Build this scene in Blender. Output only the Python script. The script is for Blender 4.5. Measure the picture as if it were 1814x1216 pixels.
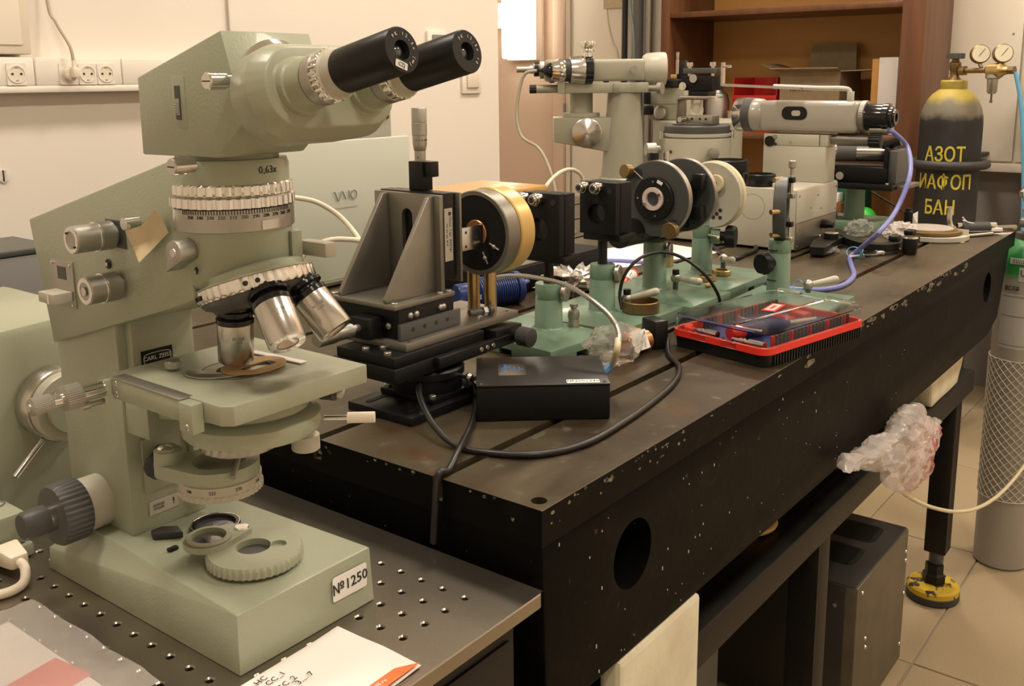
import bpy, bmesh, math, random
from math import sin, cos, pi, radians
from mathutils import Vector as V, Matrix
random.seed(7)
for o in list(bpy.data.objects): bpy.data.objects.remove(o)
scene = bpy.context.scene
C = scene.collection
H, ZB, ZT = 1.23, 0.7975, 0.864          # eye height, breadboard top, table top (floor is z = 0)

# ---------------------------------------------------------------- camera
FPX, CXP, CYP = 1729.68, 918.135, 476.115
RM = ((0.6109804930411745, -0.7915912559412905, -0.00928012071331926),
      (-0.15775710592535053, -0.11025880196007697, -0.9813030582446924),
      (0.7757677053430501, 0.6010210313355258, -0.19224512279680844))
cam = bpy.data.cameras.new('camera'); camo = bpy.data.objects.new('camera', cam); C.objects.link(camo)
cam.sensor_fit = 'HORIZONTAL'; cam.sensor_width = 36.0; cam.lens = FPX/1814*36
cam.shift_x = (907-CXP)/1814; cam.shift_y = -(608-CYP)/1814
cam.clip_start = 0.02; cam.clip_end = 60
camo.matrix_world = Matrix(((RM[0][0], -RM[1][0], -RM[2][0], 0), (RM[0][1], -RM[1][1], -RM[2][1], 0),
                            (RM[0][2], -RM[1][2], -RM[2][2], H), (0, 0, 0, 1)))
scene.camera = camo

# ---------------------------------------------------------------- world, light, exposure
w = bpy.data.worlds.new('world'); scene.world = w; w.use_nodes = True
w.node_tree.nodes['Background'].inputs[0].default_value = (1.0, 0.88, 0.72, 1)
w.node_tree.nodes['Background'].inputs[1].default_value = 0.05
scene.view_settings.view_transform = 'Standard'; scene.view_settings.look = 'None'
scene.view_settings.gamma = 1.0; scene.view_settings.use_curve_mapping = False
scene.view_settings.exposure = 0.0
WARM = (1.0, 0.88, 0.73)
CEIL = 2.95
LAMPS = [(0.2, 1.15, 17), (1.9, 1.15, 17), (3.4, 1.3, 25), (0.2, -0.6, 17), (1.9, -0.6, 17), (3.4, -0.6, 25)]   # x, y, watts of the ceiling panels

# ---------------------------------------------------------------- helpers
def NB():
    return bmesh.new()
def _new(bm, before):
    return [v for v in bm.verts if v not in before]
def box(bm, lo, hi, bev=0.0, seg=2, rz=0.0, pivot=None, M=None):
    lo = V(lo); hi = V(hi); c = (lo+hi)/2; s = hi-lo
    r = bmesh.ops.create_cube(bm, size=1.0)
    vs = r['verts']
    for v in vs: v.co = V((v.co.x*s.x, v.co.y*s.y, v.co.z*s.z)) + c
    if bev > 0:
        es = list({e for v in vs for e in v.link_edges})
        rr = bmesh.ops.bevel(bm, geom=es, offset=min(bev, min(s)*0.49), segments=seg, profile=0.5, affect='EDGES', clamp_overlap=True)
        vs = list({v for f in rr['faces'] for v in f.verts} | {v for v in vs if v.is_valid})
    if rz:
        p = V(pivot) if pivot is not None else c
        R = Matrix.Translation(p) @ Matrix.Rotation(rz, 4, 'Z') @ Matrix.Translation(-p)
        for v in vs: v.co = R @ v.co
    if M is not None:
        for v in vs: v.co = M @ v.co
    return bm
def frame(axis):
    a = V(axis).normalized()
    t = V((0, 0, 1)) if abs(a.z) < 0.9 else V((1, 0, 0))
    x = t.cross(a).normalized(); y = a.cross(x)
    return a, x, y
def lathe(bm, o, axis, prof, n=32, kn=None, caps=True):
    """prof: (distance along axis, radius).  kn=(first, last, count, depth) cuts flutes into those rings"""
    a, x, y = frame(axis); o = V(o)
    if kn: n = kn[2]*4
    rings = []
    for i, (t, r) in enumerate(prof):
        if r <= 1e-7:
            rings.append([bm.verts.new(o+a*t)]); continue
        ring = []
        for k in range(n):
            rr = r
            if kn and kn[0] <= i <= kn[1] and k % 4 in (0, 1): rr = r-kn[3]
            an = 2*pi*k/n
            ring.append(bm.verts.new(o+a*t+(x*cos(an)+y*sin(an))*rr))
        rings.append(ring)
    for A, B in zip(rings, rings[1:]):
        if len(A) == 1 and len(B) == 1: continue
        for k in range(n):
            k2 = (k+1) % n
            if len(A) == 1: bm.faces.new((A[0], B[k2], B[k]))
            elif len(B) == 1: bm.faces.new((A[k], A[k2], B[0]))
            else: bm.faces.new((A[k], A[k2], B[k2], B[k]))
    for R, rev in ((rings[0], True), (rings[-1], False)):
        if caps and len(R) > 1:
            try: bm.faces.new(R[::-1] if rev else R)
            except ValueError: pass
    return bm
def cyl(bm, a, b, r, r2=None, n=28, bev=0.0):
    a = V(a); b = V(b); L = (b-a).length; r2 = r if r2 is None else r2
    if bev > 0: return lathe(bm, a, b-a, [(0, r-bev), (bev, r), (L-bev, r2), (L, r2-bev)], n)
    return lathe(bm, a, b-a, [(0, r), (L, r2)], n)
def annulus(bm, o, axis, ri, ro, t, n=40, bev=0.0):
    """flat ring of thickness t along axis, open in the middle"""
    a, x, y = frame(axis); o = V(o); e = bev
    prof = [(0, ri), (0, ro-e), (e, ro), (t-e, ro), (t, ro-e), (t, ri)] if e else [(0, ri), (0, ro), (t, ro), (t, ri)]
    rings = []
    for tt, r in prof:
        rings.append([bm.verts.new(o+a*tt+(x*cos(2*pi*k/n)+y*sin(2*pi*k/n))*r) for k in range(n)])
    for i in range(len(rings)):
        A = rings[i]; B = rings[(i+1) % len(rings)]
        for k in range(n):
            bm.faces.new((A[k], A[(k+1) % n], B[(k+1) % n], B[k]))
    return bm
def knurl(bm, a, b, r, count, depth, bev=0.0008):
    a = V(a); b = V(b); L = (b-a).length
    return lathe(bm, a, b-a, [(0, r-depth-bev), (bev, r), (L-bev, r), (L, r-depth-bev)], kn=(1, 2, count, depth))
def prism(bm, pts, vec, bev=0.0):
    vec = V(vec); A = [bm.verts.new(V(p)) for p in pts]; B = [bm.verts.new(V(p)+vec) for p in pts]
    n = len(A); fs = [bm.faces.new(A), bm.faces.new(B[::-1])]
    for k in range(n): fs.append(bm.faces.new((A[k], B[k], B[(k+1) % n], A[(k+1) % n])))
    bmesh.ops.recalc_face_normals(bm, faces=fs)
    if bev > 0:
        es = list({e for f in fs for e in f.edges})
        bmesh.ops.bevel(bm, geom=es, offset=bev, segments=2, profile=0.5, affect='EDGES', clamp_overlap=True)
    return bm
def hull(bm, pts, bev=0.0):
    b2 = bmesh.new()
    vs = [b2.verts.new(V(p)) for p in pts]
    r = bmesh.ops.convex_hull(b2, input=vs)
    bmesh.ops.delete(b2, geom=[v for v in b2.verts if not v.link_faces], context='VERTS')
    bmesh.ops.dissolve_limit(b2, angle_limit=radians(2), verts=b2.verts, edges=b2.edges)
    bmesh.ops.recalc_face_normals(b2, faces=b2.faces)
    if bev > 0:
        bmesh.ops.bevel(b2, geom=list(b2.edges), offset=bev, segments=2, profile=0.5, affect='EDGES', clamp_overlap=True)
    me = bpy.data.meshes.new('tmp'); b2.to_mesh(me); b2.free(); bm.from_mesh(me); bpy.data.meshes.remove(me)
    return bm
def ball(bm, c, r, sc=(1, 1, 1), n=18):
    m = Matrix.Translation(V(c)) @ Matrix.Diagonal((r*sc[0], r*sc[1], r*sc[2], 1))
    bmesh.ops.create_uvsphere(bm, u_segments=n, v_segments=max(6, n//2), radius=1, matrix=m); return bm
def spline(pts, k=8, closed=False):
    P = [V(p) for p in pts]; out = []; n = len(P)
    for i in range(n if closed else n-1):
        g = lambda j: P[j % n] if closed else P[max(0, min(n-1, j))]
        p0, p1, p2, p3 = g(i-1), g(i), g(i+1), g(i+2)
        for s in range(k):
            t = s/k
            out.append(0.5*((2*p1)+(p2-p0)*t+(2*p0-5*p1+4*p2-p3)*t*t+(3*p1-p0-3*p2+p3)*t**3))
    if not closed: out.append(P[-1])
    return out
def tube(bm, pts, r, n=10, k=8, smooth=True, rfun=None):
    P = spline(pts, k) if smooth else [V(p) for p in pts]
    d = (P[1]-P[0]).normalized(); t = V((0, 0, 1)) if abs(d.z) < 0.9 else V((1, 0, 0))
    x = t.cross(d).normalized(); rings = []
    for i, p in enumerate(P):
        d = (P[min(i+1, len(P)-1)]-P[max(i-1, 0)]).normalized()
        x = (x-d*x.dot(d)).normalized(); y = d.cross(x)
        rr = r if rfun is None else rfun(i/(len(P)-1), i)
        rings.append([bm.verts.new(p+(x*cos(2*pi*j/n)+y*sin(2*pi*j/n))*rr) for j in range(n)])
    for A, B in zip(rings, rings[1:]):
        for j in range(n): bm.faces.new((A[j], A[(j+1) % n], B[(j+1) % n], B[j]))
    bm.faces.new(rings[0][::-1]); bm.faces.new(rings[-1])
    return bm
def mesh_of(bm, name='part', sharp=38):
    bmesh.ops.recalc_face_normals(bm, faces=bm.faces)
    me = bpy.data.meshes.new(name); bm.to_mesh(me); bm.free()
    for p in me.polygons: p.use_smooth = True
    me.set_sharp_from_angle(angle=radians(sharp))
    return me
def root_of(o):
    while o.parent: o = o.parent
    return o
def obj(name, bm, mat, parent=None, sharp=38, label=None):
    """one mesh object; geometry is given in world coordinates unless the thing is flagged local"""
    me = bm if isinstance(bm, bpy.types.Mesh) else mesh_of(bm, name, sharp)
    if mat is not None and not me.materials: me.materials.append(MAT[mat] if isinstance(mat, str) else mat)
    o = bpy.data.objects.new(name, me); C.objects.link(o)
    if parent is not None:
        o.parent = parent
        r = root_of(parent)
        if not LOCAL.get(r.name): me.transform(Matrix.Translation(-r.location))
    if label: o['label'] = label
    return o
def inst(name, me, parent, loc, M=None):
    o = bpy.data.objects.new(name, me); C.objects.link(o)
    if parent is not None:
        o.parent = parent; r = root_of(parent)
        if not LOCAL.get(r.name): loc = V(loc)-r.location
    o.matrix_local = Matrix.Translation(V(loc)) @ (M.to_4x4() if M is not None else Matrix())
    return o
LOCAL = {}
def thing(name, label, cat, loc=(0, 0, 0), rz=0.0, local=False, group=None):
    o = bpy.data.objects.new(name, None); C.objects.link(o); o.location = loc; o.rotation_euler = (0, 0, rz)
    o.empty_display_size = 0.02; o['label'] = label; o['category'] = cat
    if group: o['group'] = group
    LOCAL[o.name] = local
    return o
def recenter(o):
    me = o.data; c = sum((v.co for v in me.vertices), V())/max(1, len(me.vertices))
    c.z = min(v.co.z for v in me.vertices)
    me.transform(Matrix.Translation(-c)); o.location = c
def single(name, bm, mat, label, cat, group=None, sharp=38):
    o = obj(name, bm, mat, None, sharp); recenter(o); o['label'] = label; o['category'] = cat
    if group: o['group'] = group
    return o
def struct(name, bm, mat, parent=None, sharp=38):
    o = obj(name, bm, mat, parent, sharp)
    if parent is None: o['kind'] = 'structure'
    return o
def carve(o, bm):
    """cut the given solid out of o"""
    cme = bpy.data.meshes.new('cut'); bmesh.ops.recalc_face_normals(bm, faces=bm.faces); bm.to_mesh(cme); bm.free()
    r = root_of(o)
    if o.parent is not None and not LOCAL.get(r.name): cme.transform(Matrix.Translation(-r.location))
    co = bpy.data.objects.new('cut', cme); C.objects.link(co)
    bpy.context.view_layer.update(); co.parent = o.parent; co.matrix_local = o.matrix_local.copy()
    n0 = len(o.data.polygons); v0 = len(o.data.vertices); me = None
    for solver in ('EXACT', 'MANIFOLD', 'FLOAT', 'FAST'):
        try:
            m = o.modifiers.new('cut', 'BOOLEAN'); m.object = co; m.operation = 'DIFFERENCE'; m.solver = solver
        except TypeError:
            o.modifiers.clear(); continue
        bpy.context.view_layer.update()
        dg = bpy.context.evaluated_depsgraph_get()
        me = bpy.data.meshes.new_from_object(o.evaluated_get(dg)); o.modifiers.clear()
        if len(me.polygons) and (len(me.polygons) != n0 or len(me.vertices) != v0): break
    old = o.data; o.data = me
    bpy.data.objects.remove(co); bpy.data.meshes.remove(cme)
    if not me.materials and old.materials: me.materials.append(old.materials[0])
    for p in me.polygons: p.use_smooth = True
    me.set_sharp_from_angle(angle=radians(38))
def text_bm(s, size, depth=0.0003, align='CENTER', wrap=None, slices=0, bold=0.0):
    """lettering as a mesh in the xy plane, facing +z, centred on the origin"""
    cu = bpy.data.curves.new('t', 'FONT'); cu.body = s; cu.size = size; cu.align_x = align; cu.align_y = 'CENTER'
    cu.extrude = depth; cu.resolution_u = 2; cu.offset = bold
    o = bpy.data.objects.new('t', cu); C.objects.link(o)
    bpy.context.view_layer.update()
    dg = bpy.context.evaluated_depsgraph_get(); me = bpy.data.meshes.new_from_object(o.evaluated_get(dg))
    bpy.data.objects.remove(o); bpy.data.curves.remove(cu)
    bm = bmesh.new(); bm.from_mesh(me); bpy.data.meshes.remove(me)
    if slices and bm.verts:
        x0 = min(v.co.x for v in bm.verts); x1 = max(v.co.x for v in bm.verts)
        for i in range(1, slices):
            bmesh.ops.bisect_plane(bm, geom=bm.verts[:]+bm.edges[:]+bm.faces[:], plane_co=(x0+(x1-x0)*i/slices, 0, 0), plane_no=(1, 0, 0))
    return bm
def basis(o, x, y):
    """matrix with local x,y mapped on the given world directions at o"""
    x = V(x).normalized(); y = V(y); y = (y-x*y.dot(x)).normalized(); z = x.cross(y); o = V(o)
    return Matrix(((x.x, y.x, z.x, o.x), (x.y, y.y, z.y, o.y), (x.z, y.z, z.z, o.z), (0, 0, 0, 1)))
def text(name, s, size, o, x, y, mat, parent, depth=0.0003):
    bm = text_bm(s, size, depth); bm.transform(basis(o, x, y)); return obj(name, bm, mat, parent)
def wrap_text(name, s, size, o, r, ang, mat, parent, depth=0.0006, squash=1.0, bold=0.0):
    """lettering bent round a vertical cylinder at o; ang = direction the middle of the text faces"""
    bm = text_bm(s, size, depth, slices=24, bold=bold)
    for v in bm.verts:
        th = ang+v.co.x*squash/r; rr = r+v.co.z
        v.co = V((o[0]+rr*cos(th), o[1]+rr*sin(th), o[2]+v.co.y))
    return obj(name, bm, mat, parent)
def plate(bm, o, x, y, wx, wy, t=0.0006, rad=0.0, n=4):
    """thin rounded plate centred at o in the plane x,y"""
    M = basis(o, x, y); pts = []
    if rad > 0:
        for cx, cy, a0 in ((wx/2-rad, wy/2-rad, 0), (-wx/2+rad, wy/2-rad, pi/2), (-wx/2+rad, -wy/2+rad, pi), (wx/2-rad, -wy/2+rad, 1.5*pi)):
            for k in range(n+1):
                a = a0+pi/2*k/n; pts.append((cx+rad*cos(a), cy+rad*sin(a), 0))
    else: pts = [(wx/2, wy/2, 0), (-wx/2, wy/2, 0), (-wx/2, -wy/2, 0), (wx/2, -wy/2, 0)]
    P = [M @ V(p) for p in pts]; nrm = (M.to_3x3() @ V((0, 0, 1)))
    return prism(bm, P, nrm*t)
# a point of the place from where it is seen in the photograph and one known coordinate
def _ray(u, v):
    c = ((u-CXP)/FPX, (v-CYP)/FPX, 1.0)
    return V([RM[0][i]*c[0]+RM[1][i]*c[1]+RM[2][i]*c[2] for i in range(3)])
def atz(u, v, z): d = _ray(u, v); k = (z-H)/d.z; return V((d.x*k, d.y*k, z))
def atx(u, v, x): d = _ray(u, v); k = x/d.x; return V((x, d.y*k, H+d.z*k))
def aty(u, v, y): d = _ray(u, v); k = y/d.y; return V((d.x*k, y, H+d.z*k))

# ---------------------------------------------------------------- materials
MAT = {}
def mat(name, col, rough=0.5, metal=0.0, noise=None, bump=None, spec=0.5, coat=0.0, alpha=None, trans=0.0, ior=1.45, emit=None, aniso=None):
    """noise=(scale, colour2, lo, hi, detail)   bump=(scale, strength)"""
    m = bpy.data.materials.new(name); m.use_nodes = True; nt = m.node_tree; b = nt.nodes['Principled BSDF']
    b.inputs['Base Color'].default_value = (*col, 1); b.inputs['Roughness'].default_value = rough
    b.inputs['Metallic'].default_value = metal; b.inputs['Specular IOR Level'].default_value = spec
    b.inputs['Coat Weight'].default_value = coat; b.inputs['IOR'].default_value = ior
    b.inputs['Transmission Weight'].default_value = trans
    if alpha is not None: b.inputs['Alpha'].default_value = alpha
    if emit: b.inputs['Emission Color'].default_value = (*emit[0], 1); b.inputs['Emission Strength'].default_value = emit[1]
    tc = nt.nodes.new('ShaderNodeTexCoord')
    if noise:
        layers = noise if isinstance(noise, list) else [noise]
        prev = None
        for (sc, c2, lo, hi, det) in layers:
            n = nt.nodes.new('ShaderNodeTexNoise'); n.inputs['Detail'].default_value = det
            if isinstance(sc, tuple):
                mp = nt.nodes.new('ShaderNodeMapping'); mp.inputs['Scale'].default_value = sc; nt.links.new(tc.outputs['Object'], mp.inputs['Vector'])
                nt.links.new(mp.outputs['Vector'], n.inputs['Vector']); n.inputs['Scale'].default_value = 1
            else:
                n.inputs['Scale'].default_value = sc; nt.links.new(tc.outputs['Object'], n.inputs['Vector'])
            r = nt.nodes.new('ShaderNodeMapRange'); r.inputs['From Min'].default_value = lo; r.inputs['From Max'].default_value = hi
            nt.links.new(n.outputs['Fac'], r.inputs['Value'])
            mx = nt.nodes.new('ShaderNodeMix'); mx.data_type = 'RGBA'
            if prev is None: mx.inputs[6].default_value = (*col, 1)
            else: nt.links.new(prev, mx.inputs[6])
            mx.inputs[7].default_value = (*c2, 1); nt.links.new(r.outputs['Result'], mx.inputs[0]); prev = mx.outputs[2]
        nt.links.new(prev, b.inputs['Base Color'])
    if bump:
        n = nt.nodes.new('ShaderNodeTexNoise'); n.inputs['Scale'].default_value = bump[0]; n.inputs['Detail'].default_value = 3
        nt.links.new(tc.outputs['Object'], n.inputs['Vector'])
        bp = nt.nodes.new('ShaderNodeBump'); bp.inputs['Strength'].default_value = bump[1]; bp.inputs['Distance'].default_value = 0.001
        nt.links.new(n.outputs['Fac'], bp.inputs['Height']); nt.links.new(bp.outputs['Normal'], b.inputs['Normal'])
    MAT[name] = m; return m
mat('wall', (0.79, 0.735, 0.655), 0.75, noise=(1.3, (0.76, 0.70, 0.62), .35, .7, 4), bump=(90, .15))
mat('wall_back', (0.78, 0.60, 0.48), 0.7, noise=(1.1, (0.74, 0.57, 0.455), .35, .7, 4), bump=(90, .15))
mat('dado', (0.30, 0.28, 0.26), 0.6, bump=(80, .2))
mat('ceiling', (0.82, 0.8, 0.76), 0.85)
mat('tile', (0.37, 0.29, 0.182), 0.33, noise=[(2.2, (0.33, 0.25, 0.152), .35, .75, 5), (240, (0.31, 0.24, 0.15), .56, .75, 2)], bump=(30, .05))
mat('grout', (0.30, 0.25, 0.19), 0.8)
mat('enamel', (0.345, 0.372, 0.275), 0.34, coat=.10, bump=(420, .22), noise=(3, (0.33, 0.355, 0.262), .4, .7, 3))
mat('enamel_soft', (0.33, 0.345, 0.255), 0.36, bump=(300, .12), noise=(5, (0.315, 0.33, 0.243), .4, .7, 3))
mat('enamel_cream', (0.46, 0.44, 0.36), 0.38, bump=(300, .1))
mat('satin', (0.58, 0.565, 0.53), 0.22, 1.0)
mat('satin_dull', (0.42, 0.41, 0.37), 0.42, 1.0, bump=(300, .15))
mat('chrome', (0.78, 0.77, 0.74), 0.12, 1.0)
mat('alu', (0.25, 0.235, 0.20), 0.42, 0.8, noise=(14, (0.205, 0.19, 0.16), .4, .7, 5), bump=(500, .08))
mat('brass', (0.50, 0.36, 0.17), 0.35, 1.0)
mat('gold', (0.62, 0.42, 0.15), 0.35, 0.3)
mat('black', (0.009, 0.009, 0.0085), 0.38, spec=.35)
mat('black_matt', (0.007, 0.007, 0.0075), 0.55, spec=.25, bump=(500, .1))
mat('black_gloss', (0.010, 0.010, 0.011), 0.16)
mat('anodised', (0.010, 0.010, 0.0105), 0.36, 0.2, spec=.3, bump=(600, .05))
mat('rubber', (0.035, 0.034, 0.033), 0.55)
mat('graphite', (0.075, 0.075, 0.072), 0.45, bump=(300, .1))
mat('dark_grey', (0.06, 0.065, 0.062), 0.42, bump=(300, .06))
mat('ink', (0.02, 0.02, 0.022), 0.6)
mat('white_ink', (0.62, 0.60, 0.55), 0.6)
mat('grey_ink', (0.25, 0.25, 0.24), 0.5)
mat('sticker', (0.80, 0.78, 0.74), 0.5)
mat('paper', (0.86, 0.83, 0.80), 0.6, bump=(60, .05))
mat('orange', (0.80, 0.20, 0.06), 0.5)
mat('green', (0.145, 0.235, 0.168), 0.34, coat=.2, bump=(160, .2), noise=(9, (0.125, 0.205, 0.146), .4, .7, 4))
mat('iron', (0.085, 0.066, 0.038), 0.37, 0.45, noise=[(6, (0.042, 0.031, 0.017), .44, .60, 6), ((2.0, 9, 1), (0.125, 0.10, 0.062), .50, .66, 5), (11, (0.085, 0.045, 0.020), .56, .70, 6), (40, (0.13, 0.105, 0.07), .62, .72, 5)], bump=(120, .10))
mat('iron_black', (0.0025, 0.0023, 0.0018), 0.50, spec=.10, noise=[(26, (0.007, 0.006, 0.0048), .55, .75, 5), (75, (0.05, 0.03, 0.022), .70, .76, 3), (150, (0.4, 0.38, 0.35), .78, .80, 2)], bump=(45, .6))
mat('stand_paint', (0.008, 0.007, 0.006), 0.42, spec=.3, noise=(12, (0.016, 0.013, 0.010), .5, .8, 4), bump=(80, .2))
mat('steel_board', (0.36, 0.325, 0.27), 0.30, 0.95, noise=(7, (0.30, 0.27, 0.22), .4, .7, 5), bump=(350, .1))
mat('foam', (0.66, 0.63, 0.48), 0.85, noise=(14, (0.54, 0.46, 0.33), .4, .8, 5), bump=(70, .7))
mat('foam_dark', (0.22, 0.18, 0.12), 0.9, bump=(60, .6), noise=(20, (0.12, 0.09, 0.06), .4, .6, 4))
mat('laptop', (0.55, 0.58, 0.50), 0.34, noise=(2, (0.53, 0.56, 0.485), .4, .7, 2))
mat('enamel_grey', (0.335, 0.325, 0.25), 0.36, bump=(300, .1), noise=(5, (0.315, 0.305, 0.235), .4, .7, 3))
mat('case_grey', (0.30, 0.29, 0.255), 0.45)
mat('laptop_dark', (0.20, 0.20, 0.20), 0.4)
mat('wood_light', (0.58, 0.33, 0.10), 0.30, coat=.3, noise=((4, 40, 40), (0.50, 0.27, 0.075), .4, .7, 4))
mat('wood_red', (0.150, 0.060, 0.026), 0.34, noise=((30, 30, 3), (0.100, 0.040, 0.018), .4, .7, 5))
mat('board_tan', (0.60, 0.31, 0.085), 0.55, noise=((3, 3, 20), (0.54, 0.27, 0.075), .4, .7, 3))
mat('cardboard', (0.30, 0.22, 0.13), 0.8, noise=(30, (0.26, 0.19, 0.11), .4, .7, 3))
mat('red_plastic', (0.52, 0.02, 0.016), 0.35)
mat('red_bright', (0.72, 0.035, 0.02), 0.30)
mat('cream_plastic', (0.76, 0.68, 0.56), 0.4)
mat('socket_white', (0.80, 0.75, 0.67), 0.35)
mat('white_metal', (0.86, 0.79, 0.68), 0.45)
mat('collimator', (0.36, 0.335, 0.285), 0.26, coat=.3, bump=(300, .05))
mat('cable_black', (0.012, 0.012, 0.012), 0.35)
mat('cable_blue', (0.17, 0.19, 0.47), 0.38)
mat('cable_grey', (0.42, 0.37, 0.29), 0.5)
mat('cable_cream', (0.66, 0.60, 0.48), 0.45)
mat('cable_cyan', (0.12, 0.35, 0.55), 0.4)
mat('blue_plastic', (0.012, 0.028, 0.13), 0.35)
mat('blue_print', (0.06, 0.18, 0.40), 0.5)
mat('navy', (0.02, 0.025, 0.10), 0.45)
mat('foil', (0.70, 0.68, 0.64), 0.22, 1.0, bump=(60, .3))
mat('masking', (0.62, 0.52, 0.34), 0.7, bump=(60, .4), noise=(40, (0.56, 0.46, 0.29), .4, .7, 3))
mat('cork', (0.52, 0.33, 0.14), 0.6, noise=(60, (0.45, 0.28, 0.11), .4, .7, 3))
mat('amber_sheet', (0.50, 0.31, 0.09), 0.4)
mat('copper', (0.50, 0.23, 0.10), 0.35, 0.8)
mat('glass', (1, 1, 1), 0.03, trans=1.0, ior=1.5)
mat('lens', (0.05, 0.05, 0.06), 0.05, coat=1.0, spec=.8)
mat('clear_plastic', (0.93, 0.94, 0.96), 0.08, trans=1.0, ior=1.12)
mat('clear_blue', (0.35, 0.38, 0.80), 0.10, trans=.85, ior=1.15)
mat('film', (0.90, 0.88, 0.84), 0.16, trans=.88, ior=1.06, bump=(40, .4))
mat('film_white', (0.80, 0.74, 0.70), 0.22, alpha=.42, bump=(45, .8))
mat('film_red', (0.60, 0.16, 0.15), 0.35, alpha=.50, noise=(75, (0.80, 0.70, 0.66), .46, .54, 2))
mat('gas_black', (0.022, 0.022, 0.023), 0.6, noise=[(14, (0.05, 0.047, 0.042), .5, .8, 6)], bump=(40, .3))
mat('gas_yellow', (0.42, 0.33, 0.06), 0.55, noise=(16, (0.16, 0.14, 0.09), .45, .68, 6), bump=(40, .3))
mat('gas_worn', (0.17, 0.155, 0.12), 0.6, noise=(12, (0.09, 0.085, 0.07), .4, .65, 6), bump=(40, .3))
mat('stencil_yellow', (0.60, 0.50, 0.06), 0.6, noise=(60, (0.28, 0.23, 0.04), .58, .75, 4))
mat('gas_grey', (0.34, 0.32, 0.28), 0.40, 0.25, noise=(8, (0.30, 0.28, 0.245), .4, .7, 4))
mat('gas_green', (0.025, 0.24, 0.055), 0.4)
mat('mesh_sleeve', (0.66, 0.62, 0.54), 0.5)
mat('bronze', (0.22, 0.15, 0.07), 0.45, 0.8)
mat('gauge_face', (0.72, 0.66, 0.50), 0.4)
mat('foot_yellow', (0.55, 0.37, 0.025), 0.5, noise=[(45, (0.03, 0.022, 0.016), .56, .60, 5), (12, (0.05, 0.03, 0.02), .62, .66, 5)], bump=(60, .4))
mat('box_steel', (0.155, 0.135, 0.098), 0.42, 0.6, noise=(20, (0.125, 0.108, 0.078), .4, .7, 5))
mat('box_dark', (0.055, 0.05, 0.045), 0.35, 0.4)
mat('mesh_dark', (0.03, 0.028, 0.026), 0.45, 0.5)
mat('grey_panel', (0.14, 0.145, 0.13), 0.55)
mat('green_tool', (0.012, 0.14, 0.085), 0.4)
mat('green_ball', (0.06, 0.58, 0.07), 0.3)
mat('felt_dark', (0.05, 0.048, 0.045), 0.8)
mat('leaf_green', (0.2, 0.35, 0.2), 0.5)
mat('pink_ring', (0.62, 0.50, 0.48), 0.35)
mat('ivory', (0.62, 0.55, 0.36), 0.4)
mat('teal', (0.30, 0.40, 0.38), 0.4)
mat('chip', (0.20, 0.17, 0.115), 0.6, noise=(120, (0.05, 0.04, 0.03), .5, .56, 3))
mat('lamp_glow', (1, 0.95, 0.85), 0.4, emit=((1.0, 0.88, 0.70), 9.0))
mat('panel_glow', (1, 0.95, 0.85), 0.4, emit=((1.0, 0.88, 0.73), 14.0))

# ---------------------------------------------------------------- ceiling panel lights (the room's lamps)
def ceiling_lamp(x, y, watts, k):
    t = thing('ceiling_lamp', 'square white luminous ceiling panel ' + ('above the microscope', 'above the middle of the optical table', 'above the bookcase', 'over the floor beside the microscope', 'over the floor beside the optical table', 'over the floor before the gas cylinders')[k], 'lamp', (x, y, CEIL-0.03))
    b = NB()
    for (a, c) in (((-.2, -.2), (.2, -.18)), ((-.2, .18), (.2, .2)), ((-.2, -.18), (-.18, .18)), ((.18, -.18), (.2, .18))):
        box(b, (x+a[0], y+a[1], CEIL-.03), (x+c[0], y+c[1], CEIL-.0005))
    obj('frame', b, 'socket_white', t)
    b = NB(); box(b, (x-.18, y-.18, CEIL-.016), (x+.18, y+.18, CEIL-.006)); obj('diffuser', b, 'panel_glow', t)
    l = bpy.data.lights.new('panel_light', 'AREA'); l.shape = 'SQUARE'; l.size = 0.34; l.energy = watts; l.color = WARM; l.spread = radians(170)
    lo = bpy.data.objects.new('panel_light', l); C.objects.link(lo); lo.parent = t; lo.location = (0, 0, -0.004)
for k, (x, y, e) in enumerate(LAMPS): ceiling_lamp(x, y, e, k)
# ================================================================ ROOM
WY, WX, AX, AY = 2.26, 4.10, 2.81, 3.60       # socket wall, back wall, end of the socket wall, alcove side
RX0, RY0 = -1.6, -1.9
b = NB(); box(b, (RX0, RY0, -.06), (WX, AY, -.004)); floor = struct('floor', b, 'grout')
b = NB(); box(b, (0, 0, -.02), (.5965, .2965, 0), .0015, 1); tile_me = mesh_of(b, 'tile'); tile_me.materials.append(MAT['tile'])
X0, Y0, nx, ny = 1.988-.6*6, .492-.3*8, 10, 20
for i in range(nx):
    for j in range(ny):
        x, y = X0+.6*i, Y0+.3*j
        if x+.6 > WX+.55 or y+.3 > AY+.25 or x < RX0-.6 or y < RY0-.3: continue
        sx = min(.5965, WX-x-.002); sy = min(.2965, AY-y-.002)
        if sx < .05 or sy < .05: continue
        o = inst('tile', tile_me, floor, (x+.00175, y+.00175, 0)); o.scale = (sx/.5965, sy/.2965, 1)
b = NB(); box(b, (RX0, RY0, CEIL), (WX, AY, CEIL+.1)); struct('ceiling', b, 'ceiling')
b = NB(); box(b, (RX0, WY, 0), (AX, WY+.16, CEIL)); struct('wall_left', b, 'wall')
b = NB(); box(b, (AX-.16, WY+.16, 0), (AX, AY+.1, CEIL)); struct('wall_alcove_side', b, 'wall')
b = NB(); box(b, (AX, AY, 0), (WX, AY+.1, CEIL)); struct('wall_alcove', b, 'wall')
b = NB(); box(b, (WX, RY0-.1, 0), (WX+.1, AY+.1, CEIL)); struct('wall_back', b, 'wall_back')
b = NB(); box(b, (RX0-.1, RY0-.1, 0), (RX0, WY+.16, CEIL)); struct('wall_front', b, 'wall')
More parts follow.
